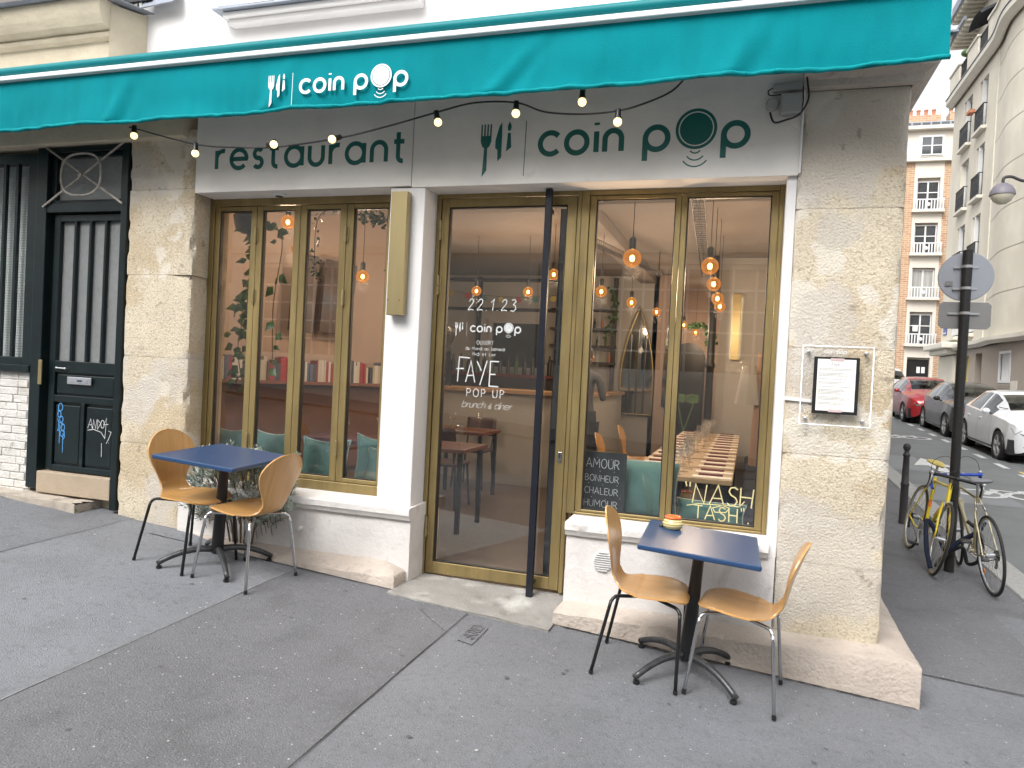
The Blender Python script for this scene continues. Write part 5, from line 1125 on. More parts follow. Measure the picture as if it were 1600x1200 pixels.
# ------------------------------------------------------------------ parked cars
def interp(tab, x):
    if x <= tab[0][0]: return tab[0][1]
    for a, b in zip(tab, tab[1:]):
        if x <= b[0]:
            t = (x-a[0])/(b[0]-a[0]); t = t*t*(3-2*t)*.35+t*.65; return a[1]+(b[1]-a[1])*t
    return tab[-1][1]
def car(name, label, paint, L=4.05, Wd=1.78, H=1.44, wb=2.58, style=0):
    t = local(name, label, 'car'); hw = Wd/2; k = L/4.05; R = .315; fw = .84*k; rw = fw+wb
    top = [(0, .70), (.05, .82), (.22, .92), (.65, 1.0), (1.0, 1.045), (1.15, 1.08), (1.45, 1.23), (1.75, 1.34), (2.1, 1.425), (2.6, 1.44), (3.1, 1.41), (3.5, 1.33), (3.72, 1.22), (3.9, 1.0), (4.0, .9), (4.05, .78)]
    belt = [(0, .62), (.05, .74), (.22, .83), (.65, .90), (1.1, .935), (2, .955), (3, 1.0), (3.6, 1.03), (3.85, .96), (4.05, .76)]
    wid = [(0, .62), (.05, .74), (.15, .86), (.4, .95), (.9, .99), (1.6, 1), (3, 1), (3.5, .97), (3.8, .90), (3.97, .82), (4.05, .70)]
    roofw = [(0, .42), (.5, .66), (1.1, .70), (1.5, .66), (2, .635), (3, .62), (3.6, .60), (3.9, .62), (4.05, .5)]
    low = [(0, .34), (.06, .25), (.3, .20), (3.7, .22), (4.0, .30), (4.05, .40)]
    hs = H/1.44; T = lambda tab, y: interp(tab, y/k)
    ys = sorted(set([L*i/84 for i in range(85)]+[fw-R-.045, fw+R+.045, rw-R-.045, rw+R+.045]))
    def sec(y):
        z0 = T(low, y); Wm = hw*T(wid, y); Ra = R+.045
        for c in (fw, rw):
            d = abs(y-c)
            if d < Ra+1e-6: z0 = max(z0, R+sqrt(max(0, Ra*Ra-d*d)))
        zb = T(belt, y)*hs; zt = max(T(top, y)*hs, zb+.02); Rw = hw*T(roofw, y)
        zm = max(z0+.02, .60 if .60 < zb-.05 else zb-.06); zm = min(zm, zb-.03)
        P = [(Wm*.965, z0), (Wm*.992, z0+(zm-z0)*.35), (Wm, z0+(zm-z0)*.75), (Wm*.995, zm+.03), (Wm*.965, zb-.02), (Wm*.925, zb)]
        e = min(.07, (zt-zb)*.5)
        P += [(Rw+(Wm*.925-Rw)*.5, zb+(zt-e-zb)*.52), (Rw, zt-e), (Rw*.93, zt-e*.35), (Rw*.6, zt-.005), (0, zt+.008)]
        return P
    secs = [sec(y) for y in ys]; n = len(secs[0]); body = MB(); gls = [MB(), MB()]; frontg = MB(); rearg = MB()
    ws0, ws1 = 1.13*k, 1.86*k; rs0, rs1 = 3.48*k, 3.80*k
    for s in (-1, 1):
        gl = gls[0] if s < 0 else gls[1]
        for i in range(len(ys)-1):
            y0, y1 = ys[i], ys[i+1]; ym = (y0+y1)/2
            for j in range(n-1):
                q = [(s*secs[i][j][0], y0, secs[i][j][1]), (s*secs[i+1][j][0], y1, secs[i+1][j][1]), (s*secs[i+1][j+1][0], y1, secs[i+1][j+1][1]), (s*secs[i][j+1][0], y0, secs[i][j+1][1])]
                if s < 0: q.reverse()
                glass = False
                if j in (5, 6) and 1.42*k < ym < 3.30*k and not (2.28*k < ym < 2.36*k): glass = gl if ym > 1.42*k+(0 if j == 5 else .22) else None
                if j in (8, 9) and ws0 < ym < ws1: glass = frontg
                if j in (8, 9) and rs0 < ym < rs1: glass = rearg
                (glass if glass else body).add(q, [(0, 1, 2, 3)])
    for idx in (0, -1):
        P = [(p[0], ys[idx], p[1]) for p in secs[idx]]+[(-p[0], ys[idx], p[1]) for p in reversed(secs[idx][:-1])]; body.add(P, [tuple(range(len(P)))])
    import bmesh
    def mk(mb, nm, m, par):
        o = mb.build(nm, m, par, recalc=False); bm = bmesh.new(); bm.from_mesh(o.data); bmesh.ops.remove_doubles(bm, verts=bm.verts, dist=.0008); bmesh.ops.recalc_face_normals(bm, faces=bm.faces); bm.to_mesh(o.data); bm.free()
        for p in o.data.polygons: p.use_smooth = True
        o.data.set_sharp_from_angle(angle=radians(38)); return o
    bd = mk(body, 'body', paint, t)
    wsh = mk(frontg, 'windscreen', 'carglass', t); [mk(g_s, 'side_window', 'carglass', t) for g_s in gls]; mk(rearg, 'rear_window', 'carglass', t)
    def sx(y, z):
        P = sec(y)
        for a, b in zip(P, P[1:]):
            if a[1] <= z <= b[1]+1e-6: return a[0]+(b[0]-a[0])*(z-a[1])/max(1e-6, b[1]-a[1])
        return P[0][0]
    box('underside', 'black', t, -hw*.93, hw*.93, .15*k, L-.15, .20, .50, bevel=0)
    for c in (fw, rw):
        for s in (-1, 1):
            w = MB().lathe((s*(hw-.20), c, R), [(R-.09, -.0), (R-.02, 0), (R, .02), (R, .16), (R-.02, .185), (R-.075, .188), (R-.085, .17), (R-.087, .03)], 36, (s, 0, 0)).build('wheel', 'rubber', t, smooth=True)
            rim = MB().lathe((s*(hw-.20), c, R), [(R-.082, .0), (R-.082, .178), (R-.10, .178), (R-.105, .13)], 36, (s, 0, 0))
            for q in range(5):
                for dd in (-.13, .13):
                    a = 2*pi*q/5+.3; b0 = Vector((s*(hw-.20+.165), c+.05*cos(a), R+.05*sin(a))); b1 = Vector((s*(hw-.20+.160), c+(R-.09)*cos(a+dd), R+(R-.09)*sin(a+dd))); rim.cyl(b0, b1, .022, .018, n=6)
            rim.lathe((s*(hw-.20), c, R), [(.055, .12), (.055, .168), (.03, .175), (0, .175)], 16, (s, 0, 0)); rim.build('rim', 'rimpaint', w, smooth=True)
            MB().lathe((s*(hw-.20), c, R), [(R-.10, .06), (0, .06)], 24, (s, 0, 0)).build('brake_shadow', 'black', w)
            MB().lathe((s*(hw-.22), c, R), [(0, 0), (R+.04, 0), (R+.04, .205), (R+.035, .205), (R+.035, .01), (0, .01)], 32, (s, 0, 0)).build('wheel_well', 'black', t)
    # front face: grille, lamps, bumper openings, plate
    def panel(nm, m, pts, par, off=.004, bev=0):
        """front patch: (x, z) points laid on the nose, swept back with the plan curve"""
        mb = MB(); P = []
        for x, z in pts:
            y = 0
            for q in range(160):
                y = q*.008; P_ = sec(y)
                if P_[0][1]-.02 <= z <= P_[-1][1] and sx(y, z) >= abs(x): break
            P.append(Vector((x, y-off-.004, z)))
        mb.add(P, [tuple(range(len(P)))]); mb.add([p+V(0, .05, 0) for p in P], [tuple(reversed(range(len(P))))]); q = len(P)
        for i in range(q): mb.f.append((i, (i+1) % q, q+(i+1) % q, q+i))
        return mb.build(nm, m, par)
    panel('grille', 'black', [(-.38, .60), (-.30, .50), (.30, .50), (.38, .60), (.34, .645), (-.34, .645)], t)
    panel('lower_intake', 'black', [(-.48, .27), (.48, .27), (.42, .39), (-.42, .39)], t, .01)
    panel('number_plate', 'white_plastic', [(-.25, .42), (.25, .42), (.25, .49), (-.25, .49)], t, .012)
    for s in (-1, 1):
        P = [(s*.40, .60), (s*.60, .56), (s*.76, .62), (s*.80, .74), (s*.66, .715), (s*.44, .66)]
        if s < 0: P.reverse()
        h_ = panel('headlight', 'headlamp', P, t, .008); P2 = [(s*.50, .61), (s*.62, .60), (s*.70, .65), (s*.56, .655)]
        if s < 0: P2.reverse()
        panel('lamp_reflector', 'chrome', P2, h_, .016)
        P = [(s*.55, .26), (s*.76, .30), (s*.78, .40), (s*.62, .38)]
        if s < 0: P.reverse()
        panel('fog_recess', 'black', P, t, .008)
        my = 1.42*k; mx = sx(my, .93*hs)
        mi = MB().sphere((0, 0, 0), 1, 8); mi.v = [Vector((v.x*.085, v.y*.05, v.z*.065)) for v in mi.v]; mi.xform(Matrix.Translation(Vector((s*(mx+.12), my, 1.0*hs)))); mi.build('mirror', paint if style != 2 else 'black', t, smooth='all')
        MB().cyl((s*(mx-.02), my+.02, .93*hs), (s*(mx+.08), my, .97*hs), .02, n=8).build('mirror_arm', 'black', t, smooth=True)
        for hy in (2.05*k, 2.95*k):
            xx = sx(hy, .80*hs); MB().box(s*(xx+.001), s*(xx+.022), hy, hy+.16, .79*hs, .815*hs).build('handle', paint if style != 1 else 'chrome', t, bevel=.008)
        for hy in (1.36*k, 2.32*k, 3.18*k):
            mb = MB(); N_ = 8
            for q in range(N_):
                z0 = .27+(.88*hs-.27)*q/N_; z1 = .27+(.88*hs-.27)*(q+1)/N_; mb.add([(s*(sx(hy, z0)+.0015), hy-.004, z0), (s*(sx(hy, z0)+.0015), hy+.004, z0), (s*(sx(hy, z1)+.0015), hy+.004, z1), (s*(sx(hy, z1)+.0015), hy-.004, z1)], [(0, 1, 2, 3)])
            if hy < 3.1*k: mb.build('door_gap', 'black', t)
        mb = MB(); mb.box(s*(hw*.955), s*(hw*1.0), fw+R+.06, rw-R-.06, .235, .275); mb.build('side_strip', 'black', t, bevel=.006)
        P = sec(3.9*k)
        MB().box(s*(P[3][0]-.10), s*(P[3][0]+.004), 3.80*k, 3.97*k, .74*hs, .88*hs).build('rear_light', mat('red_lens', (.35, .01, .01), .3) if 'red_lens' not in bpy.data.materials else bpy.data.materials['red_lens'], t, bevel=.01)
    # interior silhouettes: seats and dashboard
    box('seats', 'black', t, -.62, -.12, 2.0*k, 2.18*k, .5, 1.15*hs, bevel=.05); box('seats', 'black', t, .12, .62, 2.0*k, 2.18*k, .5, 1.15*hs, bevel=.05); box('dashboard', 'black', t, -.68, .68, 1.25*k, 1.6*k, .6, .90*hs, bevel=.04)
    mb = MB()
    for q in (-.3, .35): mb.tube([(q, 1.16*k, 1.035*hs), (q-.45, 1.30*k, 1.10*hs)], .009, 5)
    mb.build('wiper', 'black', t)
    return t
M_['carglass'] = glassmat('car_glass', (.30, .34, .32), 1.5, 0, 0, 1.3)
M_['rimpaint'] = mat('silver_wheel_paint', (.42, .43, .44), .35, .2)
M_['headlamp'] = mat('headlamp_lens', (.30, .31, .33), .08, .3, var=.5, scale=18, coat=1)
paintm = lambda n, c, me=.2: mat(n, c, .28, me, var=.02, coat=.8)
def stand_car(t, x, y, yawr=0):
    z = RB(x, y+2.0); s = .040; t.location = (x, y, RB(x, y+.84)-.016-.84*s*0-.03); t.rotation_euler = (math.atan(s), 0, yawr)
GC = 'cars parked along the far kerb'
c1 = car('parked_car', 'white hatchback parked nearest, right of the signpost', paintm('white_car_paint', (.72, .74, .77), 0)); stand_car(c1, 5.98, 17.25)
c2 = car('parked_car', 'dark grey hatchback parked behind the signpost, between white and red cars', paintm('grey_car_paint', (.055, .060, .068), .5), L=4.05, H=1.46, style=2); stand_car(c2, 5.98, 21.75)
c3 = car('parked_car', 'red hatchback parked beyond the dark grey car', paintm('red_car_paint', (.36, .012, .018), .1), L=4.25, Wd=1.80, H=1.46, wb=2.62, style=1); stand_car(c3, 5.72, 25.95)
c4 = dup(c1, label='pale tall car farthest along the parked row, behind the red one'); stand_car(c4, 5.3, 31.2); c4.scale = (1.03, 1.03, 1.16)
for c_ in (c1, c2, c3, c4): c_['group'] = GC

# ------------------------------------------------------------------ far brick building across the end of the street
def window_unit(x0, x1, z0, z1, y, parent, m='far_glass', bars=1, fm='shutter', cross=None, recess=.12):
    w = MB(); t_ = .06; w.box(x0, x0+t_, y-.03, y+.05, z0, z1); w.box(x1-t_, x1, y-.03, y+.05, z0, z1); w.box(x0+t_, x1-t_, y-.029, y+.05, z0, z0+t_); w.box(x0+t_, x1-t_, y-.029, y+.05, z1-t_, z1)
    for k in range(bars):
        c = x0+(x1-x0)*(k+1)/(bars+1); w.box(c-.045, c+.045, y-.028, y+.05, z0+t_, z1-t_)
    if cross: 
        zc = z0+(z1-z0)*cross; w.box(x0+t_, x1-t_, y-.024, y+.04, zc-.03, zc+.03)
    o = w.build('window', fm, parent); MB().box(x0+t_, x1-t_, y+.015, y+.025, z0+t_, z1-t_).build('pane', m, o); return o
Q = thing('brick_apartment_block', 'orange brick apartment block with white balconies closing the side street', 'building', (10.4, 53.2, 1.8))
box('brick_wall', 'brickwall', Q, 4, 9.52, 53.2, 60, 1.0, 16.55, bevel=0); box('brick_wall', 'brickwall', Q, 11.21, 26, 53.2, 60, 1.0, 16.55, bevel=0)
for z0, z1 in ((15.45, 16.55), (12.55, 13.0), (9.65, 10.2), (6.8, 7.35), (3.85, 4.35)): box('surround_panel', 'far_cream', Q, 9.521, 11.209, 53.18, 53.6, z0, z1+.35 if z1 < 16 else z1, bevel=0)
box('backing', 'far_cream', Q, 9.53, 11.2, 53.5, 60, 1.0, 16.5, bevel=0)
box('surround_panel', 'far_cream', Q, 9.521, 9.70, 53.181, 53.6, 1.0, 15.449, bevel=0); box('surround_panel', 'far_cream', Q, 11.02, 11.209, 53.181, 53.6, 1.0, 15.449, bevel=0)
for i, (z0, z1) in enumerate(((13.35, 15.25), (10.55, 12.43), (7.7, 9.56), (4.7, 6.66))):
    window_unit(9.72, 11.0, z0, z1, 53.40, Q, 'far_glass' if i != 2 else 'far_glass_blind', 1, cross=.62 if i != 2 else None)
    box('balcony_slab', 'far_cream', Q, 9.42, 11.30, 52.85, 53.19, z0-.16, z0-.04, bevel=.01); box('balcony_rail', 'shutter', Q, 9.45, 11.27, 52.88, 52.96, z0+.60, z0+.68, bevel=.01)
    box('balcony_rail', 'shutter', Q, 9.45, 11.27, 52.88, 52.96, z0-.03, z0+.03, bevel=.01)
    for k in range(11):
        if k == 5: continue
        x = 9.52+k*.168; MB().box(x-.035, x+.035, 52.89, 52.95, z0+.031, z0+.599).build('baluster', 'shutter', Q)
    MB().lathe((10.36, 52.96, z0+.32), [(.10, 0), (.13, .03), (.10, .07), (0, .08)], 14, (0, -1, 0)).build('balcony_medallion', 'shutter', Q, smooth=True)
box('attic_wall', 'far_cream', Q, 4, 26, 53.1, 60, 16.551, 18.2, bevel=0); box('string_course', 'far_cream', Q, 4, 26, 52.9, 53.3, 16.45, 16.62, bevel=.02); box('eaves', 'far_cream', Q, 4, 26, 52.7, 53.2, 18.45, 18.68, bevel=.02)
for x0 in (9.75,): box('attic_surround', 'shutter', Q, x0-.1, x0+1.36, 53.05, 53.12, 16.75, 18.15, bevel=0); window_unit(x0, x0+1.26, 16.85, 18.05, 53.0, Q, cross=.5)
box('attic_wall', 'far_cream', Q, 4, 26, 53.1, 60, 18.201, 18.5, bevel=0)
box('zinc_roof', 'zinc', Q, 4, 26, 53.0, 60, 18.681, 19.0, bevel=.02)
for k in range(20): box('roof_window', 'far_glass', Q, 7+k*.55, 7+k*.55+.45, 52.96, 52.999, 18.74, 18.93, bevel=0)
box('chimney_wall', 'brickwall', Q, 8.5, 11.0, 54.0, 55.0, 19.0, 19.75, bevel=0); box('chimney_wall', 'brickwall', Q, 11.5, 13.2, 54.0, 55.0, 19.0, 19.9, bevel=0)
for x in (9.3, 9.75, 10.2, 10.65, 11.65, 12.1): MB().lathe((x, 54.5, 19.74), [(.12, 0), (.10, .40), (.13, .42), (.13, .5), (.09, .5)], 10).build('chimney_pot', 'terracotta', Q, smooth=True)
dr = box('entrance_door', 'black', Q, 9.72, 11.0, 53.40, 53.5, 1.2, 3.72, bevel=0)
for x in (10.32, 10.60): MB().box(x, x+.2, 53.385, 53.395, 2.85, 3.25).build('notice', 'paper', Q)
MB().box(9.95, 10.25, 53.375, 53.39, 5.55, 5.95).build('window_notice', 'paper', Q)
box('red_base', mat('red_brown_base', (.30, .12, .09), .85), Q, 11.22, 12.2, 53.15, 53.199, 1.2, 2.4, bevel=0)

# ------------------------------------------------------------------ limestone building on the right of the side street
D = thing('limestone_building', 'tall pale limestone building with iron window railings right of the side street', 'building', (9, 36, 1))
def wall_with_holes(x, y0, y1, z0, z1, holes, m, parent, name='wall', depth=.35):
    ysl = sorted(set([y0, y1]+[h[0] for h in holes]+[h[1] for h in holes])); zsl = sorted(set([z0, z1]+[h[2] for h in holes]+[h[3] for h in holes])); mb = MB()
    for a, b in zip(ysl, ysl[1:]):
        for c, d_ in zip(zsl, zsl[1:]):
            cy, cz = (a+b)/2, (c+d_)/2
            if any(h[0] < cy < h[1] and h[2] < cz < h[3] for h in holes): continue
            mb.add([(x, a, c), (x, b, c), (x, b, d_), (x, a, d_)], [(0, 3, 2, 1)])
    for h in holes:
        a, b, c, d_ = h; mb.add([(x, a, c), (x, b, c), (x, b, d_), (x, a, d_), (x+depth, a, c), (x+depth, b, c), (x+depth, b, d_), (x+depth, a, d_)], [(0, 1, 5, 4), (1, 2, 6, 5), (2, 3, 7, 6), (3, 0, 4, 7)])
    return mb.build(name, m, parent, recalc=False)
cols = [(38.15, 39.45), (35.8, 37.0)]; rows = [(13.1, 15.32), (10.15, 12.42), (7.2, 9.40), (4.3, 4.75)]
holes = [(a, b, c, d_) for a, b in cols for c, d_ in rows]
wall_with_holes(9, 34.45, 41.35, 3.85, 16.0, holes, 'far_stone', D)
box('backing', 'far_stone', D, 9.36, 20, 22, 41.3, 0.4, 20.5, bevel=0)
MB().add([(9, 41.35, .4), (20, 41.35, .4), (20, 41.35, 16), (9, 41.35, 16)], [(0, 1, 2, 3)]).build('end_wall', 'far_stone', D)
for ci, (a, b) in enumerate(cols):
    for ri, (z0, z1) in enumerate(rows[:3]):
        w = MB().box(9.18, 9.24, a, a+.07, z0, z1); w.box(9.18, 9.24, b-.07, b, z0, z1); w.box(9.18, 9.24, (a+b)/2-.05, (a+b)/2+.05, z0, z1); w.box(9.181, 9.24, a+.07, (a+b)/2-.05, z1-.08, z1); w.box(9.181, 9.24, (a+b)/2+.05, b-.07, z1-.08, z1)
        wo_ = w.build('window', 'shutter', D); MB().box(9.21, 9.22, a+.07, b-.07, z0, z1-.08).build('pane', 'far_glass_blind' if (ci+ri) % 2 else 'far_glass', wo_)
        if (ci, ri) in ((1, 0), (1, 1), (0, 0), (0, 2), (1, 2)):
            sh = MB()
            for q in range(26): sh.box(8.99+.0, 9.16, b-.40, b-.395+.0, z0, z1) if q == 0 else sh.box(9.0, 9.16, b-.413, b-.401, z0+.06+q*.08, z0+.09+q*.08)
            sh.build('shutter', 'shutter', D)
        box('window_sill', 'far_trim', D, 8.78, 9.02, a-.12, b+.12, z0-.16, z0-.02, bevel=.02)
        rl = MB(); x = 8.86
        rl.box(x-.02, x+.02, a-.03, b+.03, z0+.92, z0+.96); rl.box(x-.012, x+.012, a-.03, b+.03, z0+.05, z0+.075); rl.box(x-.012, x+.012, a-.03, b+.03, z0+.80, z0+.82)
        for q in range(14): yq = a-.02+(b-a+.04)*q/13; rl.box(x-.009, x+.009, yq-.009, yq+.009, z0, z0+.92)
        for q in range(7): yq = a+.09+(b-a-.18)*q/6; rl.tube([(x, yq+.07*cos(t*pi/5), z0+.40+.22*sin(t*pi/5)) for t in range(10)], .012, 4, closed=True)
        rl.box(x, 9.0, a-.03, a-.01, z0+.92, z0+.96); rl.box(x, 9.0, b+.01, b+.03, z0+.92, z0+.96)
        rl.build('window_railing', 'iron', D)
    z0 = 4.3; box('vent_sill', 'far_trim', D, 8.8, 9.02, a-.05, b+.05, z0-.2, z0-.06, bevel=.02)
    mb = MB()
    for q in range(6): mb.box(9.02, 9.05, a+.1+q*.2, a+.22+q*.2, z0+.05, 4.72)
    mb.build('vent_grille', 'shutter', D); MB().box(9.2, 9.22, a, b, z0, 4.75).build('vent_dark', 'black', D)
tc = MB().box(8.62, 8.86, 37.0, 37.5, 14.06, 14.22).build('window_box', 'terracotta', D, bevel=.02)
# bowed bay from seam to nearer end
def bow(y): 
    t_ = max(0, min(1, (34.45-y)/5.2)); return 9-.24*sin(t_*pi)**2 if y < 34.45 else 9
def bowed(name, m, z0, z1, off=0.0, y0=22, y1=34.45, n=50):
    return MB().grid(lambda u, v: (bow(y0+(y1-y0)*u)-off, y0+(y1-y0)*u, z0+(z1-z0)*v), n, 1).build(name, m, D, smooth='all', recalc=False)
courses = [3.85, 5.5, 7.1, 8.7, 10.3, 11.9, 13.5, 15.0, 16.0]
for a, b in zip(courses, courses[1:]): bowed('stone_course', 'far_stone', a+.015, b-.015); bowed('joint', 'far_joint', b-.012, b+.012, -.012)
box('seam', 'far_stone', D, 8.965, 9.02, 34.36, 34.50, 3.9, 15.7, bevel=.02)
def band(name, m, z0, z1, out, y0=22, y1=41.5, steps=100, extra=0):
    mb = MB()
    for i in range(steps+1):
        y = y0+(y1-y0)*i/steps; x = bow(y)
        for (o, z) in ((0.1, z0-.001), (out*.45, z0), (out, z0+(z1-z0)*.45), (out, z1), (-.4, z1+.02)): mb.v.append(Vector((x-o, y, z)))
    for i in range(steps):
        for j in range(4): mb.f.append((i*5+j, (i+1)*5+j, (i+1)*5+j+1, i*5+j+1))
    o = len(mb.v)-5; mb.f.append((o, o+1, o+2, o+3, o+4)); return mb.build(name, m, D, smooth=True, angle=30)
band('cornice', 'far_trim', 15.75, 16.15, .38); band('string_course', 'far_trim', 3.60, 3.86, .30)
band('balcony_edge', 'zinc', 16.16, 16.19, .42)
# balcony parapets between iron panels, attic wall, twin eaves
for a, b in ((39.6, 41.3), (36.6, 38.3)): box('parapet', 'far_stone', D, 8.72, 8.9, a, b, 16.19, 17.2, bevel=.02); box('parapet_cap', 'far_trim', D, 8.66, 8.95, a-.05, b+.05, 17.2, 17.3, bevel=.02)
mb = MB().grid(lambda u, v: (bow(22+13.3*u)-.25, 22+13.3*u, 16.19+1.1*v), 60, 1); mb.build('parapet', 'far_stone', D, smooth='all', recalc=False); mb = MB()
for i in range(61):
    y = 22+13.3*i/60; x = bow(y)-.25
    for (o, z) in ((-.15, 17.3), (.06, 17.3), (.06, 17.4), (-.15, 17.42)): mb.v.append(Vector((x-o, y, z)))
for i in range(60):
    for j in range(3): mb.f.append((i*4+j, (i+1)*4+j, (i+1)*4+j+1, i*4+j+1))
mb.build('parapet_cap', 'far_trim', D)
for a, b in ((38.3, 39.6), (35.3, 36.6)):
    rl = MB(); rl.box(8.78, 8.82, a, b, 17.15, 17.2)
    for q in range(13): rl.box(8.79, 8.81, a+.05+q*.1, a+.07+q*.1, 16.2, 17.15)
    rl.build('balcony_railing', 'iron', D)
MB().sphere((8.8, 38.6, 17.35), .28, 8, .6).build('balcony_plants', 'leaf', D, smooth='all')
holes2 = [(36.0, 37.4, 16.4, 18.3), (30.5, 31.9, 16.4, 18.9)]
wall_with_holes(9.35, 22, 41.0, 16.0, 19.4, holes2, 'far_stone', D, 'attic_wall', .005)
for a, b, c_, d_ in holes2: MB().box(9.352, 9.356, a, b, c_, d_).build('attic_window', 'far_glass_blind', D)
MB().grid(lambda u, v: (9.3-.75*v, 36.7-.95*cos(u*pi), 18.2+.30*sin(u*pi)-.35*v), 12, 2).build('canopy_awning', mat('grey_black_awning', (.04, .04, .05), .8), D, solid=.02)
def eaves(y0, y1, z, x0=8.45):
    box('eaves', 'far_trim', D, x0+.1, 9.6, y0, y1, z, z+.08, bevel=0); mb = MB().box(x0, x0+.12, y0-.03, y1+.03, z+.05, z+.20); mb.build('gutter', 'zinc', D)
    y = y0+.2
    while y < y1-.1: MB().box(x0+.12, 9.35, y, y+.14, z-.14, z-.001).build('eaves_bracket', 'far_trim', D); y += .42
eaves(38.4, 41.4, 18.75, 8.5); eaves(22, 40.6, 19.6, 8.35)
box('slate_roof', 'zinc', D, 8.6, 20, 22, 41.2, 19.85, 20.6, bevel=0)
# ground floor
gh = [(34.42, 35.34, .9, 3.36), (30.9, 32.2, 2.15, 3.30), (36.3, 37.2, .9, 3.30)]
wall_with_holes(9.02, 22, 38.4, .3, 3.62, gh, 'far_taupe', D, 'ground_floor_wall', .3)
MB().box(9.25, 9.3, 34.42, 35.34, .9, 3.36).build('brown_door', mat('brown_door', (.16, .12, .10), .7), D); MB().box(9.20, 9.25, 36.3, 37.2, 2.0, 3.30).build('yellow_panel', mat('yellow_panel', (.62, .48, .05), .7), D); MB().box(9.20, 9.251, 36.3, 37.2, .9, 1.999).build('painted_panel', mat('blue_mural', (.22, .30, .40), .7, var=.5, scale=3), D)
w = MB().box(9.0, 9.06, 30.88, 30.98, 2.13, 3.32); w.box(9.0, 9.06, 32.12, 32.22, 2.13, 3.32); w.box(9.0, 9.06, 30.98, 32.12, 2.13, 2.23); w.box(9.0, 9.06, 30.98, 32.12, 3.22, 3.32); wo_ = w.build('window', 'shutter', D)
mb = MB()
for q in range(9): mb.cyl((9.12, 31.04+q*.13, 2.23), (9.12, 31.04+q*.13, 3.22), .045, n=6)
mb.build('curtain', 'shutter', wo_, smooth=True); MB().box(9.2, 9.21, 30.95, 32.15, 2.2, 3.25).build('pane', 'far_glass', wo_)
for k in range(10): MB().box(9.0, 9.019, 30.85, 32.25, 1.25+k*.085, 1.25+k*.085+.06).build('base_brick', 'far_taupe', D)
MB().box(8.995, 9.018, 30.1, 30.75, .8, 2.2).build('pale_panel', 'far_trim', D)
box('pier', 'far_stone', D, 8.95, 9.05, 38.4, 41.35, .3, 3.4, bevel=0)
# porch canopy over the corner entrance, street name plate
mb = MB().box(8.3, 9.0, 37.9, 41.7, 3.70, 3.98); mb.box(8.55, 9.0, 38.2, 41.5, 3.45, 3.699); mb.build('porch', 'far_trim', D, bevel=.05)
MB().box(8.97, 8.998, 40.2, 40.85, 4.45, 4.95).build('street_name_plate', mat('blue_enamel', (.02, .07, .28), .3), D); MB().box(8.96, 8.969, 40.26, 40.79, 4.52, 4.58).build('plate_edge', 'shutter', D)
# street lamp
lp = thing('street_lamp', 'grey globe street lamp on a curved arm over the side street', 'street lamp', (6.1, 20, 6)); cz = (5.45, 20.0, 6.37)
MB().lathe(cz, [(.27, 0), (.27, .02), (.255, .10), (.20, .20), (.10, .27), (0, .29)], 24).build('lamp_hood', mat('lamp_grey', (.16, .15, .18), .5), lp, smooth=True)
MB().lathe(cz, [(0, -.22), (.10, -.20), (.19, -.13), (.245, -.03), (.25, 0)], 24).build('lamp_globe', mat('lamp_opal', (.55, .52, .42), .3), lp, smooth='all')
MB().tube(catmull([(5.45, 20, 6.65), (5.47, 20, 6.78), (5.62, 20, 6.80), (5.85, 20, 6.70), (6.15, 20, 6.68), (6.4, 20, 6.68)]), .035, 8).build('lamp_arm', 'bollard', lp, smooth='all')
MB().cyl((6.45, 20, RB(6.45, 20)), (6.45, 20, 7.1), .09, .07, 14).build('lamp_post', 'bollard', lp, smooth=True)

# ------------------------------------------------------------------ the house across the main street (mirrored in the glass)
O_ = thing('house_opposite', 'pale rendered house across the main street with a large white gridded window', 'building', (-4, -9, 0))
ow = mat('opposite_render', (.68, .66, .62), .9, var=.05, scale=1)
box('wall', ow, O_, -34, 16, -16, -9, -1.5, 1.75, bevel=0); box('wall', ow, O_, -34, 16, -16, -9, 4.5, 9.5, bevel=0)
xs = [-34, -24.6, -21, -14.6, -11, -5.4, 1.2, 5.0, 9.0, 16]
for i in range(0, 9, 2): box('wall', ow, O_, xs[i], xs[i+1], -16, -9.0, 1.751, 4.499, bevel=0)
for a, b in ((-24.6+3.6*0, -21), (-14.6, -11), (-5.4, 1.2), (5.0, 9.0)):
    w = MB(); a_, b_ = a+.01, b-.01; w.box(a_, b_, -9.25, -9.15, 1.76, 1.86); w.box(a_, b_, -9.25, -9.15, 4.39, 4.49); n = max(2, int((b-a)/.55))
    for k in range(n+1): x = a_+.04+(b_-a_-.08)*k/n; w.box(x-.03, x+.03, -9.249, -9.151, 1.861, 4.389)
    for k in range(1, 5): z = 1.8+k*.52; w.box(a_, b_, -9.245, -9.155, z-.025, z+.025)
    o = w.build('window', 'shutter', O_); MB().box(a_, b_, -9.22, -9.21, 1.77, 4.48).build('pane', 'far_glass', o)
for k in range(9): 
    for z in (6.0,): x = -30+k*5; o = window_unit(x, x+1.3, z, z+2.0, -8.97, O_)
box('string_course', 'far_trim', O_, -34, 16, -8.99, -8.85, 4.75, 4.95, bevel=0)
struct(MB().grid(lambda u, v: (-30+46*u, -9+2.6*v, G(-30+46*u, -3)+.0), 40, 2).build('opposite_pavement', 'asphalt_light', smooth='all', recalc=False))
struct(MB().grid(lambda u, v: (-30+46*u, -6.4+5.6*v, G(-30+46*u, -1)-.11), 40, 2).build('main_road', 'road', smooth='all', recalc=False))

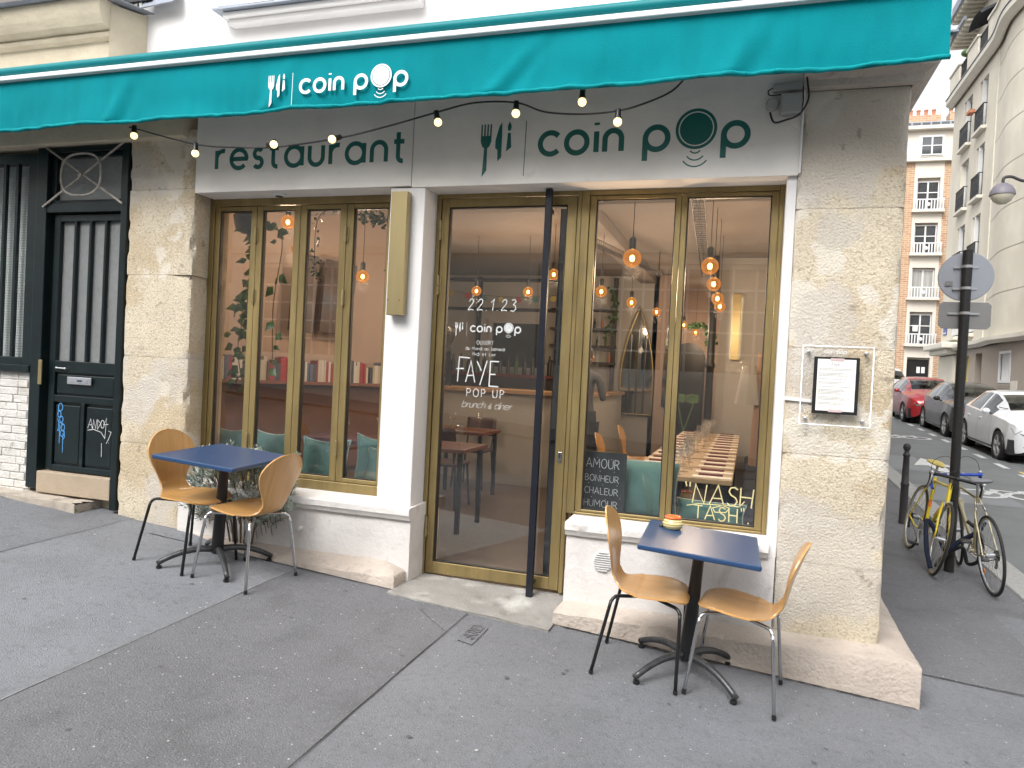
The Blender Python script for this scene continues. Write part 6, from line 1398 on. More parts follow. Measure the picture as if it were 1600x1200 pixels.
# ------------------------------------------------------------------ inside the restaurant
bar = thing('bar_counter', 'white fronted bar counter with a wooden top inside the restaurant', 'bar counter', (-3, 8.8, FL))
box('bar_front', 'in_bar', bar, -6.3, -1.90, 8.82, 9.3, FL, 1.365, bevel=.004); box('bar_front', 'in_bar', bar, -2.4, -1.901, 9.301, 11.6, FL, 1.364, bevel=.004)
box('bar_top', 'wood', bar, -6.3, -1.86, 8.72, 9.38, 1.366, 1.415, bevel=.004); box('bar_top', 'wood', bar, -2.45, -1.861, 9.381, 11.65, 1.367, 1.414, bevel=.004)
bk = thing('back_counter', 'dark refrigerated back counter behind the bar', 'counter', (-4, 11.5, FL)); box('cabinet', 'shelf_steel', bk, -5.3, -2.5, 11.2, 11.8, FL, 1.55); box('counter_top', mat('dark_red_top', (.12, .02, .02), .5), bk, -5.35, -2.48, 11.15, 11.85, 1.551, 1.60)
gr = thing('coffee_grinder', 'black coffee grinder with a smoked hopper on the bar', 'coffee grinder', (-3.86, 9.0, 1.415))
MB().lathe((-3.86, 9.0, 1.415), [(.11, 0), (.11, .02), (.075, .05), (.075, .42), (.09, .46), (.09, .50)], 20).build('grinder_body', 'black', gr, smooth=True); MB().lathe((-3.86, 9.0, 1.916), [(.06, 0), (.13, .16), (.14, .26), (.13, .28), (0, .28)], 20).build('hopper', mat('smoked_plastic', (.03, .025, .02), .15), gr, smooth=True); MB().box(-3.84, -3.72, 8.86, 8.90, 1.46, 1.86).build('name_panel', 'black', gr)
mb = MB(); 
for i, ch in enumerate('ANIEA'): text_mesh(mb, ch, .2, (lambda i: (lambda u, v, d: (-3.81+v*.028*0+u*.03, 8.858-.0003*d, 1.50+i*.068+v*.028)))(i))
mb.build('lettering', 'letter_white', gr, recalc=False)
def shelf_unit(name, label, x0, x1, y, levels, posts):
    t = thing(name, label, 'shelf', (x0, y, FL))
    for x in posts: MB().box(x-.035, x+.035, y-.03, y+.03, FL, CE-.05).build('upright', 'shelf_steel', t)
    for z in levels: MB().box(x0, x1, y-.20, y-.031, z-.02, z+.02).build('shelf', 'shelf_steel', t)
    return t
shelf_unit('steel_shelving', 'dark steel shelving on the back wall behind the door glass', -5.6, -3.0, 12.05, (2.70, 3.20), (-4.55, -5.5)); shelf_unit('steel_shelving', 'narrow dark steel shelving right of the door handles', -3.2, -2.1, 12.05, (1.85, 2.12, 2.40, 2.72), (-3.1, -2.16))
for k in range(14):
    x = -3.05+.065*k+random.uniform(-.01, .01); z = random.choice((1.87, 2.14, 2.42)); h = random.uniform(.12, .22); tag(MB().lathe((x, 11.93, z), [(.02, 0), (.02, h*.6), (.009, h*.75), (.009, h), (0, h)], 10).build('bottle', random.choice(('leaf_dark', 'black', 'terracotta', 'glassb')) if 'glassb' in M_ else random.choice(('leaf_dark', 'black', 'terracotta')), smooth=True), 'small bottle on the steel shelving behind the bar', 'bottle', 'bottles on the shelving behind the bar')
for k in range(16):
    x = -4.75+.14*k; h = random.uniform(.26, .33); tag(MB().lathe((x, 11.45, 1.60), [(.035, 0), (.035, h*.6), (.014, h*.78), (.014, h), (0, h)], 10).build('bottle', random.choice(('leaf_dark', 'black', 'black')), smooth=True), 'dark wine bottle in the row on the back counter', 'bottle', 'wine bottles on the back counter')
wp = thing('wall_board', 'dark grey framed board on the back wall seen through the door', 'board', (-3.9, 12.15, 1.8)); box('board', 'slate', wp, -4.32, -3.44, 12.16, 12.18, 1.72, 2.48, bevel=0)
mb = MB(); mb.box(-4.40, -4.321, 12.13, 12.19, 1.66, 2.54); mb.box(-3.439, -3.36, 12.13, 12.19, 1.66, 2.54); mb.box(-4.32, -3.44, 12.13, 12.19, 1.66, 1.719); mb.box(-4.32, -3.44, 12.13, 12.19, 2.481, 2.54); mb.build('frame', 'in_white', wp)
ga = thing('dot_garland', 'garland of coloured paper dots strung across behind the bar', 'garland', (-4, 11.4, 2.9)); gcols = [(.45, .36, .08), (.5, .03, .03), (.10, .22, .22), (.45, .38, .12), (.42, .10, .12), (.08, .20, .20), (.45, .38, .15), (.40, .32, .2)]
pts = [(-4.95+.30*k, 11.6, 2.98-.10*sin(k/8*pi)) for k in range(9)]; MB().tube(catmull(pts), .003, 4).build('string', 'black', ga)
for k, (x, y, z) in enumerate(pts[:8]): MB().lathe((x+.05, y-.01, z-.05), [(0, 0), (.05, 0), (.05, .006), (0, .006)], 14, (0, -1, 0)).build('dot', mat('dot_%d' % k if 0 else 'paper_dot', gcols[k], .8), ga)
ar = thing('arched_mirror', 'tall pointed arch mirror in a brass edge at the back of the restaurant', 'mirror', (-1.75, 12.1, 1.4)); MB().prism(arch_poly(-2.02, -1.50, 1.05, 2.78, True), 12.13, 12.16, lambda a, b, d: (a, d, b)).build('mirror_glass', 'mirror', ar)
mb = MB().tube([(a, 12.125, b) for a, b in arch_poly(-2.03, -1.49, 1.04, 2.80, True)], .018, 6, closed=True); mb.build('mirror_edge', 'brass2', ar, smooth='all')
for x in (-1.88, -1.76, -1.64): MB().box(x-.012, x+.012, 12.10, 12.128, 1.06, 2.45-.8*abs(x+1.76)).build('glazing_bar', 'black', ar)
ar2 = thing('arched_mirror', 'small narrow pointed arch mirror right of the large arched mirror', 'mirror', (-1.3, 14.1, 1.4)); MB().prism(arch_poly(-1.32, -1.22, 1.2, 2.55, True), 11.94, 11.97, lambda a, b, d: (a, d, b)).build('mirror_glass', 'mirror', ar2)
cl = thing('dark_column', 'dark cast column at the left edge of the white inner wall', 'column', (-.5, 10.2, FL)); MB().lathe((-.50, 10.15, FL), [(.09, 0), (.09, .1), (.055, .14), (.05, 1.6), (.07, 1.64), (.05, 1.7), (.055, CE-FL)], 16).build('column_shaft', 'black', cl, smooth=True)
# ceiling cable trays
for a, b, lab in (((-.42, 5.2), (-.62, 10.2), 'wire cable tray under the ceiling of the right hand room'), ((-1.75, 6.9), (-1.2, 9.8), 'wire cable tray crossing the ceiling above the bar corner')):
    a, b = Vector(a), Vector(b); d_ = (b-a); nn = Vector((-d_.y, d_.x)).normalized()*.05; t = thing('cable_tray', lab, 'cable tray', (a.x, a.y, 3.05)); mb = MB()
    for s in (-1, 1):
        for z in (3.02, 3.07): mb.tube([(a.x+nn.x*s, a.y+nn.y*s, z), (b.x+nn.x*s, b.y+nn.y*s, z)], .004, 5)
    for k in range(50):
        p = a+d_*(k/49); mb.tube([(p.x-nn.x, p.y-nn.y, 3.07), (p.x-nn.x, p.y-nn.y, 3.02), (p.x+nn.x, p.y+nn.y, 3.02), (p.x+nn.x, p.y+nn.y, 3.07)], .003, 4)
    mb.build('tray_wires', 'shelf_steel', t)
    MB().tube([(a.x, a.y, 3.035), (b.x, b.y, 3.035)], .012, 6).build('cable', 'black', t); MB().tube([(a.x, a.y, 3.07), (a.x, a.y, CE)], .006, 5).build('hanger', 'black', t); MB().tube([(b.x, b.y, 3.07), (b.x, b.y, CE)], .006, 5).build('hanger', 'black', t)
# pendants
pend = [(-.79, 4.95, 2.45), (-.31, 5.49, 2.48), (-.34, 6.74, 2.51), (-.35, 7.82, 2.50), (-.36, 8.75, 2.51), (-1.41, 8.96, 2.56), (-1.32, 10.73, 2.61), (-1.57, 7.86, 2.56), (-1.05, 12.21, 2.54), (-.94, 13.39, 2.50), (-3.96, 5.58, 2.87), (-4.60, 6.62, 2.81), (-3.60, 6.30, 2.49), (-3.30, 8.60, 2.63), (-2.63, 8.62, 2.63), (-2.15, 8.0, 2.76)]
plab = ['largest lit globe bulb, hanging just inside the centre pane of the right glazing', 'front lit globe bulb of the receding row in the right pane', 'second lit globe bulb of the receding row in the right pane', 'third lit globe bulb of the receding row in the right pane', 'rearmost lit globe bulb of the receding row in the right pane', 'lit globe bulb below the largest one, in front of the arched mirror', 'small lit globe bulb right of the arched mirror', 'lit globe bulb at the left edge of the centre pane', 'tiny lit globe bulb beside the arched doorway', 'tiny lit globe bulb right of the arched doorway at the very back', 'lit globe bulb high in the second folding pane', 'lit globe bulb half hidden behind the second folding sash', 'lit globe bulb on a long cord in the fourth folding pane', 'left lit globe bulb seen through the door', 'lit globe bulb behind the door handles', 'lit globe bulb at the right edge of the door glass']
def make_pendant():
    t = local('pendant_bulb', plab[0], 'pendant light', 'lit globe bulbs hanging in the restaurant'); 
    MB().cyl((0, 0, .13), (0, 0, .9), .003, n=6).build('cord', 'black', t); MB().lathe((0, 0, .055), [(.018, 0), (.024, .005), (.024, .07), (.014, .085), (0, .085)], 14).build('socket', 'castgrey', t, smooth=True)
    g = MB().sphere((0, 0, 0), .062, 12).build('globe', 'amber', t, smooth='all'); MB().sphere((0, 0, 0), .017, 8, 1.3).build('filament', 'filament', g, smooth='all')
    return t
pd = make_pendant()
PD = [pd]+[dup(pd, label=plab[i]) for i in range(1, len(pend))]
for i, p in enumerate(pend):
    t = PD[i]
    t.location = p
    for ch in t.children:
        if ch.name.startswith('cord'): ch.scale = (1, 1, (CE-p[2])/.9)
    ld = bpy.data.lights.new('bulb_light', 'POINT'); ld.energy = 14; ld.color = (1, .74, .50); ld.shadow_soft_size = .06; lo = bpy.data.objects.new('bulb_light', ld); C.objects.link(lo); lo.parent = t; lo.location = (0, 0, -.09)
# long row of set tables
def dining(name, label, x0, x1, y0, y1, z, m, group=None, legs=True):
    t = thing(name, label, 'dining table', ((x0+x1)/2, (y0+y1)/2, FL), group); box('tabletop', m, t, x0, x1, y0, y1, z-.035, z, bevel=.004)
    if legs:
        for x in (x0+.05, x1-.05):
            for y in (y0+.05, y1-.05): MB().box(x-.018, x+.018, y-.018, y+.018, FL, z-.036).build('leg', 'blackmetal', t)
    return t
gt = 'tables of the long set row'; ordn = ['nearest', 'second', 'third', 'fourth', 'fifth', 'sixth', 'rearmost']
gl_proto = None
def wine(x, y, z, lab, grp):
    global gl_proto
    if gl_proto is None:
        gl_proto = local('wine_glass', lab, 'wine glass', grp); MB().lathe((0, 0, 0), [(.032, 0), (.032, .002), (.005, .008), (.004, .08), (.012, .09), (.035, .12), (.040, .15), (.036, .19), (.0345, .19), (.038, .15), (.033, .122), (0, .095)], 16).build('glass_bowl', 'wineglass', gl_proto, smooth='all'); o = gl_proto
    else: o = dup(gl_proto, label=lab, group=grp)
    o.location = (x, y, z); return o
for k in range(7):
    y0 = 5.30+k*.68; dining('dining_table', ordn[k]+' wooden table of the long set row in the right room', -.80, -.07, y0, y0+.60, .965, 'tablewood', gt)
    for sx_, xa in ((0, -.80), (1, -.36)):
        for q in range(2):
            yy = y0+.03+q*.30
            tag(MB().box(xa+.015, xa+.285, yy, yy+.10, .966, .972).build('place_mat', 'mat_pale', bevel=.001), 'pale linen runner across the long row of set tables', 'place mat', 'pale place mats on the long row of tables')
            tag(MB().box(xa+.05, xa+.22, yy+.12, yy+.19, .966, .980).build('napkin', 'napkin', bevel=.004), 'burgundy folded napkin on the long row of set tables', 'napkin', 'burgundy napkins on the long row of tables')
    for q in range(3): wine(-.45+random.uniform(-.04, .06), y0+.1+.2*q, .966, 'wine glass down the middle of the long set row', 'wine glasses down the long table row')
for i, (x, y, rz) in enumerate(((-1.22, 6.1, 0), (-1.22, 7.6, 0), (-1.22, 9.0, 0))):
    o = dup(cA, label=('plywood chair inside at the near left side of the long table row', 'plywood chair inside, middle of the left side of the long table row', 'plywood chair inside at the far left side of the long table row')[i], group='chairs inside the restaurant'); o.rotation_euler = (0, 0, rz); o.location = (x, y, FL)
bq = thing('banquette', 'low dark bench with navy striped cushions along the right inner wall', 'bench', (.2, 7, FL)); box('bench_box', 'in_wall', bq, .02, .42, 5.1, 10.0, FL, .60)
for k in range(6): MB().box(.0, .40, 5.12+k*.8, 5.86+k*.8, .601, .72).build('seat_pad', mat('navy_stripe', (.035, .045, .07), .9, var=.6, scale=30, stretch=(.2, 3, 3)), bq, bevel=.03)
for k in range(3): MB().box(.28, .42, 5.3+k*.8, 5.8+k*.8, .73, 1.05).build('back_pad', 'denim', bq, bevel=.04)
# tables in the left part
for i, (x0, x1, y0, y1) in enumerate(((-3.75, -3.0, 5.75, 6.35), (-3.40, -2.70, 7.45, 8.05), (-2.95, -2.25, 5.75, 6.35))):
    dining('dining_table', ('dark topped table behind the folding windows', 'dark topped table seen through the left of the door glass', 'dark topped table behind the white pillar')[i], x0, x1, y0, y1, .965, mat('wine_red_top', (.13, .05, .035), .3), None)
    wine(x0+.25, y0+.2, .966, 'wine glass standing on the '+('table behind the folding windows', 'table seen through the door', 'table behind the white pillar')[i], 'wine glasses in the left room'); wine(x0+.52, y0+.35, .966, 'wine glass at the inner side of the '+('table behind the folding windows', 'table seen through the door', 'table behind the white pillar')[i], 'wine glasses in the left room')
def dark_chair(x, y, rz, lab):
    t = thing('dining_chair', lab, 'chair', (x, y, FL), 'dark chairs in the left room'); R = Matrix.Translation((x, y, FL)) @ Matrix.Rotation(rz, 4, 'Z')
    MB().box(-.2, .2, -.2, .2, .44, .475).xform(R).build('seat', 'darkwood', t, bevel=.03); MB().grid(lambda u, v: (-.20-.05*v-.03*(1-(2*u-1)**2), -.19+.38*u, .62+.22*v), 8, 4).xform(R).build('backrest', 'darkwood', t, smooth='all', solid=.015)
    for a, b in ((-1, -1), (1, -1), (1, 1), (-1, 1)): MB().tube([(a*.17, b*.17, .44), (a*.2, b*.2, 0)], .012, 8).xform(R).build('leg', 'blackmetal', t, smooth=True)
    for b in (-1, 1): MB().tube([(-.17, b*.16, .44), (-.24, b*.17, .70)], .010, 8).xform(R).build('back_post', 'blackmetal', t, smooth=True)
dark_chair(-2.95, 7.05, radians(90), 'dark dining chair on the near side of the table behind the door'); dark_chair(-3.15, 8.38, radians(-90), 'dark dining chair on the far side of the table behind the door'); dark_chair(-3.3, 6.75, radians(-90), 'dark dining chair behind the folding windows')
# window bench with cushions, chalkboard
bn = thing('window_bench', 'low bench running inside the folding windows', 'bench', (-3.2, 5.1, FL)); box('bench_seat', 'darkwood', bn, -4.05, -2.42, 4.87, 5.3, .62, .68); box('bench_front', 'in_wall', bn, -4.05, -2.42, 5.2, 5.28, FL, .619)
bn2 = thing('window_bench', 'low bench running inside the right hand window', 'bench', (-.5, 5.1, FL)); box('bench_seat', 'darkwood', bn2, -1.04, -.02, 4.87, 5.25, .62, .68); box('bench_front', 'in_wall', bn2, -1.04, -.02, 5.17, 5.24, FL, .619)
def cushion(x, y, z, w, h, rz, tilt, label, sag=0):
    t = thing('cushion', label, 'cushion', (x, y, z), 'green velvet cushions in the windows'); R = Matrix.Translation((x, y, z)) @ Matrix.Rotation(rz, 4, 'Z') @ Matrix.Rotation(tilt, 4, 'X')
    def pt(u, v, s):
        a, b = 2*u-1, 2*v-1; k = 1-.10*(1-a*a)*abs(b)**2*1.0; k2 = 1-.10*(1-b*b)*abs(a)**2; th = .075*((1-a**4)*(1-b**4))**.55+.004*sin(9*a+5*b)*(1-a*a)*(1-b*b)
        zz = h/2+b*h/2*k-sag*(1-a*a)*max(0, b)
        return (a*w/2*k2, s*th, zz)
    MB().grid(lambda u, v: pt(u, v, -1), 20, 20).xform(R).build('cover', 'cushion', t, smooth='all', recalc=False); MB().grid(lambda u, v: pt(u, v, 1), 20, 20).xform(R).build('cover_back', 'cushion', t, smooth='all', recalc=False)
    E_ = [pt(i/24, 0, 0) for i in range(24)]+[pt(1, i/24, 0) for i in range(24)]+[pt(1-i/24, 1, 0) for i in range(24)]+[pt(0, 1-i/24, 0) for i in range(24)]
    MB().tube([(p[0], p[1], p[2]) for p in E_], .0065, 6, closed=True).xform(R).build('piping', 'fringe', t, smooth='all')
cushion(-4.02, 4.99, .685, .40, .41, .1, radians(-8), 'green cushion behind the first folding pane', .03); cushion(-3.62, 4.99, .685, .42, .40, -.05, radians(-8), 'green cushion behind the second folding pane', .02)
cushion(-3.12, 4.98, .685, .42, .37, 0, radians(-8), 'green cushion behind the third folding pane', .015); cushion(-2.70, 5.12, .685, .42, .42, .2, radians(-10), 'darker rear green cushion in the fourth folding pane', .03); cushion(-2.56, 4.97, .685, .40, .33, -.1, radians(-8), 'front green cushion in the fourth folding pane', .01)
cushion(-.62, 4.97, .685, .43, .40, .05, radians(-8), 'upright green cushion behind the window mullion right of the chalkboard', -.02); cushion(-.20, 5.02, .685, .46, .17, -.1, radians(-20), 'low slumped green cushion behind the gold lettering', 0)
cb = thing('chalkboard', 'small black chalkboard with chalk words standing in the right window', 'chalkboard', (-.95, 4.84, .72))
Rc = Matrix.Translation((-.905, 4.835, .70)) @ Matrix.Rotation(radians(-3), 4, 'X'); MB().box(-.165, .165, 0, .012, 0, .44).xform(Rc).build('board', 'slate', cb, bevel=.002)
for k, (wd_, zz) in enumerate((('AMOUR', .335), ('BONHEUR', .245), ('CHALEUR', .160), ('HUMOUR', .075))):
    mb = MB(); w0 = text_width(wd_, .25); s = min(.048, .225/w0); text_mesh(mb, wd_, .10, lambda u, v, d: (-.105+u*s, -.001-.0003*(d % 4), zz+v*s*(1 if k else 1.15)-.02*u*s), .25, .03); mb.xform(Rc).build('lettering', 'letter_chalk', cb, recalc=False)
mb = MB()
for k in range(12): x = -.13+.024*k; z = .40-.09*(k % 4)+random.uniform(-.01, .01); mb.add([(x, -.001, z), (x+.004, -.001, z), (x+.004, -.001, z+.004), (x, -.001, z+.004)], [(0, 1, 2, 3)])
mb.xform(Rc).build('chalk_dots', 'letter_chalk', cb, recalc=False)
# gold marker on the glass
rightpane = [o for o in bpy.data.objects if o.name.startswith('window_sash')][-1]
mb = MB(); text_mesh(mb, '"NASH"', .10, front_frame(-.345, .885, .082, 4.730, slant=.05), .22, .05); mb.build('lettering', 'letter_gold', rightpane, recalc=False)
mb = MB(); text_mesh(mb, 'TASH".', .12, front_frame(-.285, .785, .060, 4.730), .30, .05); mb.build('lettering', 'letter_gold', rightpane, recalc=False)
hand([[(0, 0), (1, .25), (3, .3), (3.6, .1), (3.3, -.3), (2.4, -.35), (2.2, 0), (3.2, .35), (4.4, .3), (4.8, .8)]], -.33, .862, .072, 4.730, .08, 'letter_gold', 'lettering', rightpane)
# books on a shelf along the oblique warm wall
a = Vector((-5.10, 5.62)); b = Vector((-3.88, 7.62)); dd = (b-a).normalized(); nn = Vector((dd.y, -dd.x))
sh_ = thing('wall_shelf', 'long wall shelf of books above the dark panelling in the left room', 'shelf', (a.x, a.y, 1.42)); 
def orient(p, z, hx, hy, hz, mb): return mb.obox((p.x, p.y, z), (dd.x*hx, dd.y*hx, 0), (nn.x*hy, nn.y*hy, 0), (0, 0, hz))
c_ = (a+b)/2+nn*.10; orient(c_, 1.42, (b-a).length/2, .11, .015, MB()).build('shelf_board', mat('russet_shelf', (.20, .07, .045), .6), sh_); c2_ = (a+b)/2+nn*.02; orient(c2_, .95, (b-a).length/2, .02, .44, MB()).build('back_panel', mat('russet_panel', (.17, .085, .062), .6), sh_)
s = .03; bcols = [(.50, .47, .42), (.42, .38, .32), (.35, .03, .03), (.06, .06, .08), (.10, .12, .2), (.45, .40, .30), (.30, .04, .06), (.55, .53, .5), (.12, .05, .04)]
bmats = [mat('book_cloth', c, .7, var=.06) for c in bcols]; bn_ = ['cream', 'buff', 'red', 'black', 'navy', 'straw', 'dark red', 'white', 'brown']
while s < (b-a).length-.05:
    w = random.uniform(.018, .042); h = random.uniform(.17, .245); k = random.randrange(9); p = a+dd*(s+w/2)+nn*(.085+random.uniform(-.008, .008)); o = orient(p, 1.436+h/2, w/2-.0008, .075, h/2, MB()).build('book', bmats[k]); tag(o, bn_[k]+' book standing in the long row on the wall shelf', 'book', 'books on the wall shelf'); s += w
    if random.random() < .03: s += .03
# paintings, suitcase
def wallpic(label, s0, s1, z0, z1, tilt):
    p0 = a+dd*s0+nn*.09; p1 = a+dd*s1+nn*.09; c_ = (p0+p1)/2; t = thing('painting', label, 'painting', (c_.x, c_.y, (z0+z1)/2)); cc, ss = cos(tilt), sin(tilt); ax = Vector((dd.x*cc, dd.y*cc, ss)); az = Vector((-dd.x*ss, -dd.y*ss, cc)); MB().obox((c_.x, c_.y, (z0+z1)/2), ax*((s1-s0)/2), Vector((nn.x, nn.y, 0))*.02, az*((z1-z0)/2)).build('canvas', 'painting', t, bevel=.003)
wallpic('tall dark abstract canvas hanging askew in the third folding pane', 1.36, 1.72, 1.95, 2.72, radians(-4)); wallpic('dark blue abstract canvas behind the second folding pane', 1.02, 1.28, 1.95, 2.75, radians(-3))
# hanging plants
def vine(name, label, pts, m, n, leaf, spread, box_=None):
    t = thing(name, label, 'plant', pts[0]); P = catmull(pts, 10); MB().tube(P, .004, 5).build('stem', 'stem', t); mb = MB()
    for k in range(n):
        q = P[random.randrange(len(P))]+Vector((random.uniform(-spread, spread), random.uniform(-spread, spread), random.uniform(-.04, .04))); L = leaf*random.uniform(.6, 1.2); al = random.uniform(0, 2*pi); d = Vector((cos(al), sin(al)*.6, random.uniform(-1.1, -.1))).normalized(); w = d.cross(Vector((random.uniform(-.4, .4), -1, .3))).normalized()*L*.38
        mb.add([q, q+d*L*.35+w, q+d*L, q+d*L*.35-w, q+d*L*.4+Vector((0, -.004, .006))], [(0, 1, 4), (1, 2, 4), (2, 3, 4), (3, 0, 4)])
    mb.build('leaves', m, t, recalc=False)
vine('trailing_plant', 'trailing big leaved plant hanging down behind the first folding pane', [(-3.98, 5.1, 2.9), (-3.95, 5.12, 2.5), (-3.98, 5.1, 2.1), (-4.05, 5.1, 1.75), (-4.0, 5.12, 1.40)], 'leaf', 110, .10, .07); vine('trailing_plant', 'short strand of large leaves at the edge of the second folding pane', [(-3.80, 5.15, 2.75), (-3.70, 5.15, 2.6), (-3.76, 5.15, 2.1), (-3.74, 5.15, 1.55)], 'leaf', 16, .10, .04)
vine('hanging_ivy', 'thin ivy strand in the third folding pane', [(-3.25, 5.3, 2.95), (-3.5, 5.35, 2.85), (-3.55, 5.4, 2.5), (-3.5, 5.4, 2.35)], 'leaf_dark', 60, .035, .035); vine('hanging_ivy', 'dense ivy hanging at the top of the fourth folding pane', [(-3.05, 5.35, 2.88), (-2.9, 5.35, 2.82), (-2.7, 5.35, 2.78), (-2.55, 5.35, 2.72), (-2.5, 5.35, 2.85)], 'leaf_dark', 300, .042, .10); vine('hanging_ivy', 'small dangling ivy tips right of the hanging bulb', [(-2.78, 5.3, 2.7), (-2.76, 5.3, 2.55), (-2.78, 5.3, 2.42)], 'leaf_dark', 30, .04, .035)
bs = thing('hanging_pot', 'dark hanging pot with trailing leaves high in the first folding pane', 'plant pot', (-4.02, 5.12, 2.75)); MB().lathe((-4.02, 5.12, 2.68), [(.05, 0), (.10, .04), (.12, .14), (.11, .15)], 16).build('pot', 'black', bs, smooth=True)
vine('hanging_ivy', 'ivy trailing over the doorway at the back right', [(-1.35, 12.6, 2.6), (-1.0, 12.6, 2.58), (-.7, 12.6, 2.55), (-.62, 12.6, 2.3)], 'leaf_dark', 160, .07, .09); vine('hanging_ivy', 'ivy winding down the dark shelf upright left of the arched mirror', [(-2.16, 11.8, 3.1), (-2.12, 11.8, 2.7), (-2.2, 11.8, 2.3)], 'leaf_dark', 50, .08, .06)
ms = thing('monstera_plant', 'two leafed monstera standing behind the long table row', 'plant', (-.8, 10.1, FL))
mb = MB()
for cx, cz_, r, fl in ((-.88, 1.40, .085, 1), (-.70, 1.40, .085, -1)):
    P = []
    for i in range(26):
        a_ = 2*pi*i/26; rr = r*(1-.28*(i % 4 == 1)*(abs(sin(a_)) > .2))*(1+.15*cos(2*a_)); P.append((cx+rr*cos(a_), 10.1+.04*sin(a_), cz_+rr*sin(a_)*.95))
    mb.add(P, [tuple(range(26))])
mb.build('leaves', 'leaf_dark', ms, recalc=False); MB().tube([(-.90, 10.1, 1.36), (-.8, 10.1, .95), (-.8, 10.1, .5)], .008, 5).build('stem', 'leaf', ms); MB().tube([(-.68, 10.1, 1.36), (-.8, 10.1, .95)], .008, 5).build('stem', 'leaf', ms); MB().lathe((-.8, 10.1, FL), [(.10, 0), (.14, .28), (0, .27)], 16).build('pot', 'terracotta', ms, smooth=True)
ct = thing('coat_rack', 'tan coat and pale bag hanging inside the right edge of the glazing', 'coat rack', (.12, 6.9, FL))
MB().cyl((.14, 6.9, FL), (.14, 6.9, 1.98), .015, n=8).build('rack_pole', 'black', ct)
def drape(cx, cy, zt, h, w0, w1, dp): return MB().grid(lambda u, v: (cx+(w0+(w1-w0)*v)*cos(2*pi*u)*(1+.12*sin(9*2*pi*u)*v), cy+dp*sin(2*pi*u)*(1+.12*sin(7*2*pi*u)*v), zt-h*v), 40, 14, closeu=True)
drape(.13, 6.85, 1.92, 1.0, .06, .09, .07).build('coat', mat('tan_coat', (.33, .21, .14), .9, var=.1), ct, smooth='all'); drape(-.0, 6.78, 1.80, .34, .06, .10, .05).build('bag', mat('pale_bag', (.42, .40, .38), .9), ct, smooth='all')
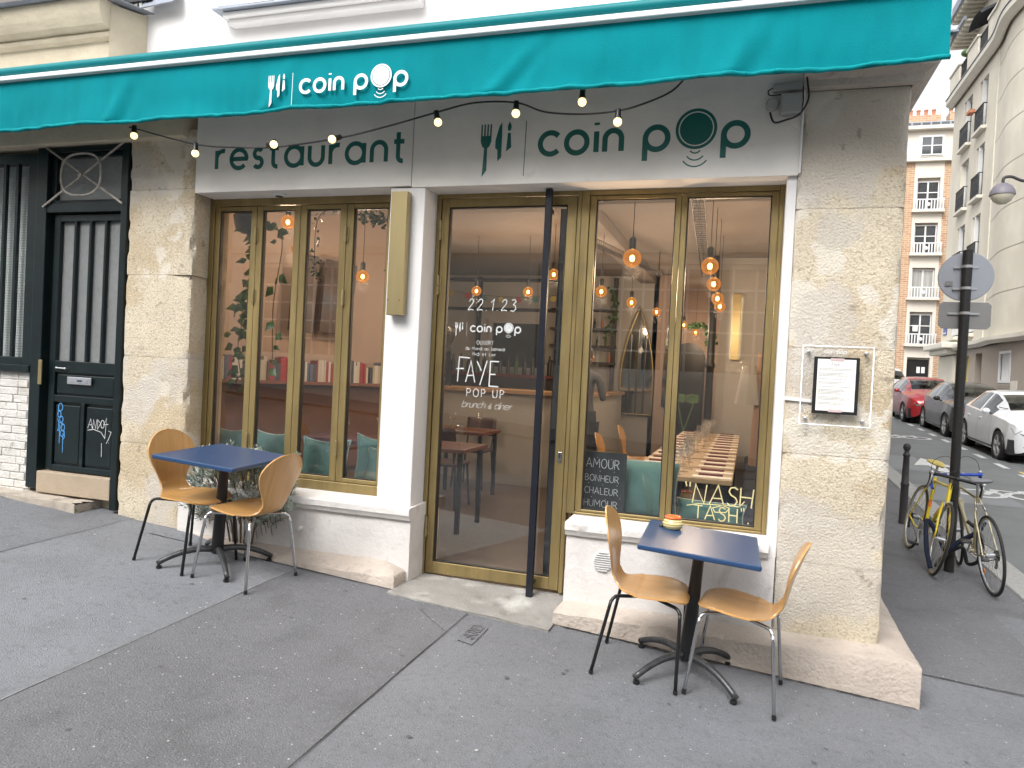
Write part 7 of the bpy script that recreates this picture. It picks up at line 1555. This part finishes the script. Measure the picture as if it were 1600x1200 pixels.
# member of staff at the bar corner
def person_at_bar():
    t = thing('person', 'person in dark shirt and navy apron leaning at the bar corner', 'person', (-1.84, 8.42, FL))
    vs = [(0, 0, .95), (0, 0, 1.12), (0, .01, 1.30), (0, .02, 1.42), (0, .03, 1.50), (0, .05, 1.56), (0, .07, 1.66),
          (-.19, .02, 1.41), (-.24, .05, 1.16), (-.14, .26, 1.19), (.19, .02, 1.41), (.24, .05, 1.17), (.15, .27, 1.20),
          (-.10, 0, .88), (-.11, .0, .48), (-.11, -.04, .07), (-.12, .12, .03), (.10, 0, .88), (.12, -.01, .48), (.13, -.05, .07), (.14, .11, .03)]
    es = [(0, 1), (1, 2), (2, 3), (3, 4), (4, 5), (5, 6), (3, 7), (7, 8), (8, 9), (3, 10), (10, 11), (11, 12), (0, 13), (13, 14), (14, 15), (15, 16), (0, 17), (17, 18), (18, 19), (19, 20)]
    rs = [.13, .125, .14, .10, .055, .075, .09, .06, .045, .032, .06, .045, .032, .09, .062, .042, .035, .09, .062, .042, .035]
    def skin(vs, es, rs, name, m, par, lv=2):
        me = bpy.data.meshes.new(name); me.from_pydata(vs, es, []); me.materials.append(M_[m]); o = bpy.data.objects.new(name, me); C.objects.link(o); o.parent = par
        q = o.modifiers.new('k', 'SKIN'); me.skin_vertices.new() if not me.skin_vertices else None
        for i, r in enumerate(rs): me.skin_vertices[0].data[i].radius = (r, r)
        me.skin_vertices[0].data[0].use_root = True; q.use_smooth_shade = True; o.modifiers.new('s', 'SUBSURF').levels = lv; o.modifiers['s'].render_levels = lv; return o
    bd = skin(vs, es, rs, 'body', 'greyshirt', t)
    for s in (-1, 1):
        x = .15 if s > 0 else -.14; y = .28
        hv = [(x, y, 1.20), (x, y+.05, 1.205)]; he = [(0, 1)]; hr = [.028, .034]
        for k in range(4): i = len(hv); hv += [(x-.027+.018*k, y+.10, 1.21), (x-.03+.020*k, y+.135+.01*(k in (1, 2)), 1.198), (x-.03+.020*k, y+.155+.012*(k in (1, 2)), 1.185)]; he += [(1, i), (i, i+1), (i+1, i+2)]; hr += [.010, .009, .008]
        i = len(hv); hv += [(x-s*.04, y+.05, 1.20), (x-s*.055, y+.085, 1.195)]; he += [(1, i), (i, i+1)]; hr += [.011, .009]
        skin(hv, he, hr, 'hand', 'skin', t, 1)
    hd = MB().grid(lambda u, v: ((.074+.004*cos(u*2*pi))*sin(pi*v)**.8*cos(2*pi*u), .075+(.092*sin(pi*v)**.8)*sin(2*pi*u), 1.655+.115*-cos(pi*v)), 24, 16, closeu=True)
    hd.v = [v+Vector((-1.84, 8.42, FL)) for v in hd.v]; h_ = hd.build('head', 'skin', t, smooth='all')
    hh = MB().grid(lambda u, v: ((.083)*sin(pi*(.42+.58*v))**.8*cos(2*pi*u), .062+.098*sin(pi*(.42+.58*v))**.8*sin(2*pi*u), 1.668+.118*-cos(pi*(.42+.58*v))), 24, 10, closeu=True)
    hh.v = [v+Vector((-1.84, 8.42, FL)) for v in hh.v]; hh.build('hair', 'hair', h_, smooth='all')
    mb = MB().sphere((-1.84, 8.42+.17, FL+1.645), .014, 6, 1.4)
    for s in (-1, 1): mb.sphere((-1.84+s*.078, 8.42+.07, FL+1.65), .018, 6, 1.5)
    mb.build('nose_and_ears', 'skin', h_, smooth='all'); mb = MB()
    for s in (-1, 1): mb.sphere((-1.84+s*.03, 8.42+.158, FL+1.668), .008, 6)
    mb.build('eyes', 'black', h_, smooth='all'); MB().box(-1.862, -1.818, 8.42+.158, 8.42+.164, FL+1.60, FL+1.607).build('mouth', mat('lips', (.35, .12, .10), .5), h_, bevel=.003)
    mb = MB().grid(lambda u, v: (-1.84+(.17+.035*v)*cos(2*pi*u), 8.42+(.135+.05*v)*sin(2*pi*u), FL+1.02-.48*v), 30, 10, closeu=True); mb.build('apron', 'denim', t, smooth='all')
    mb = MB()
    for x in (-.11, .12): mb.tube([(-1.84+x, 8.42, FL+.9), (-1.84+x, 8.42, FL+.5), (-1.84+x, 8.39, FL+.08)], .08, 14, rs=[.10, .078, .062])
    mb.build('trousers', 'denim', t, smooth=True)
    t.rotation_euler = (0, 0, radians(-8))
person_at_bar()
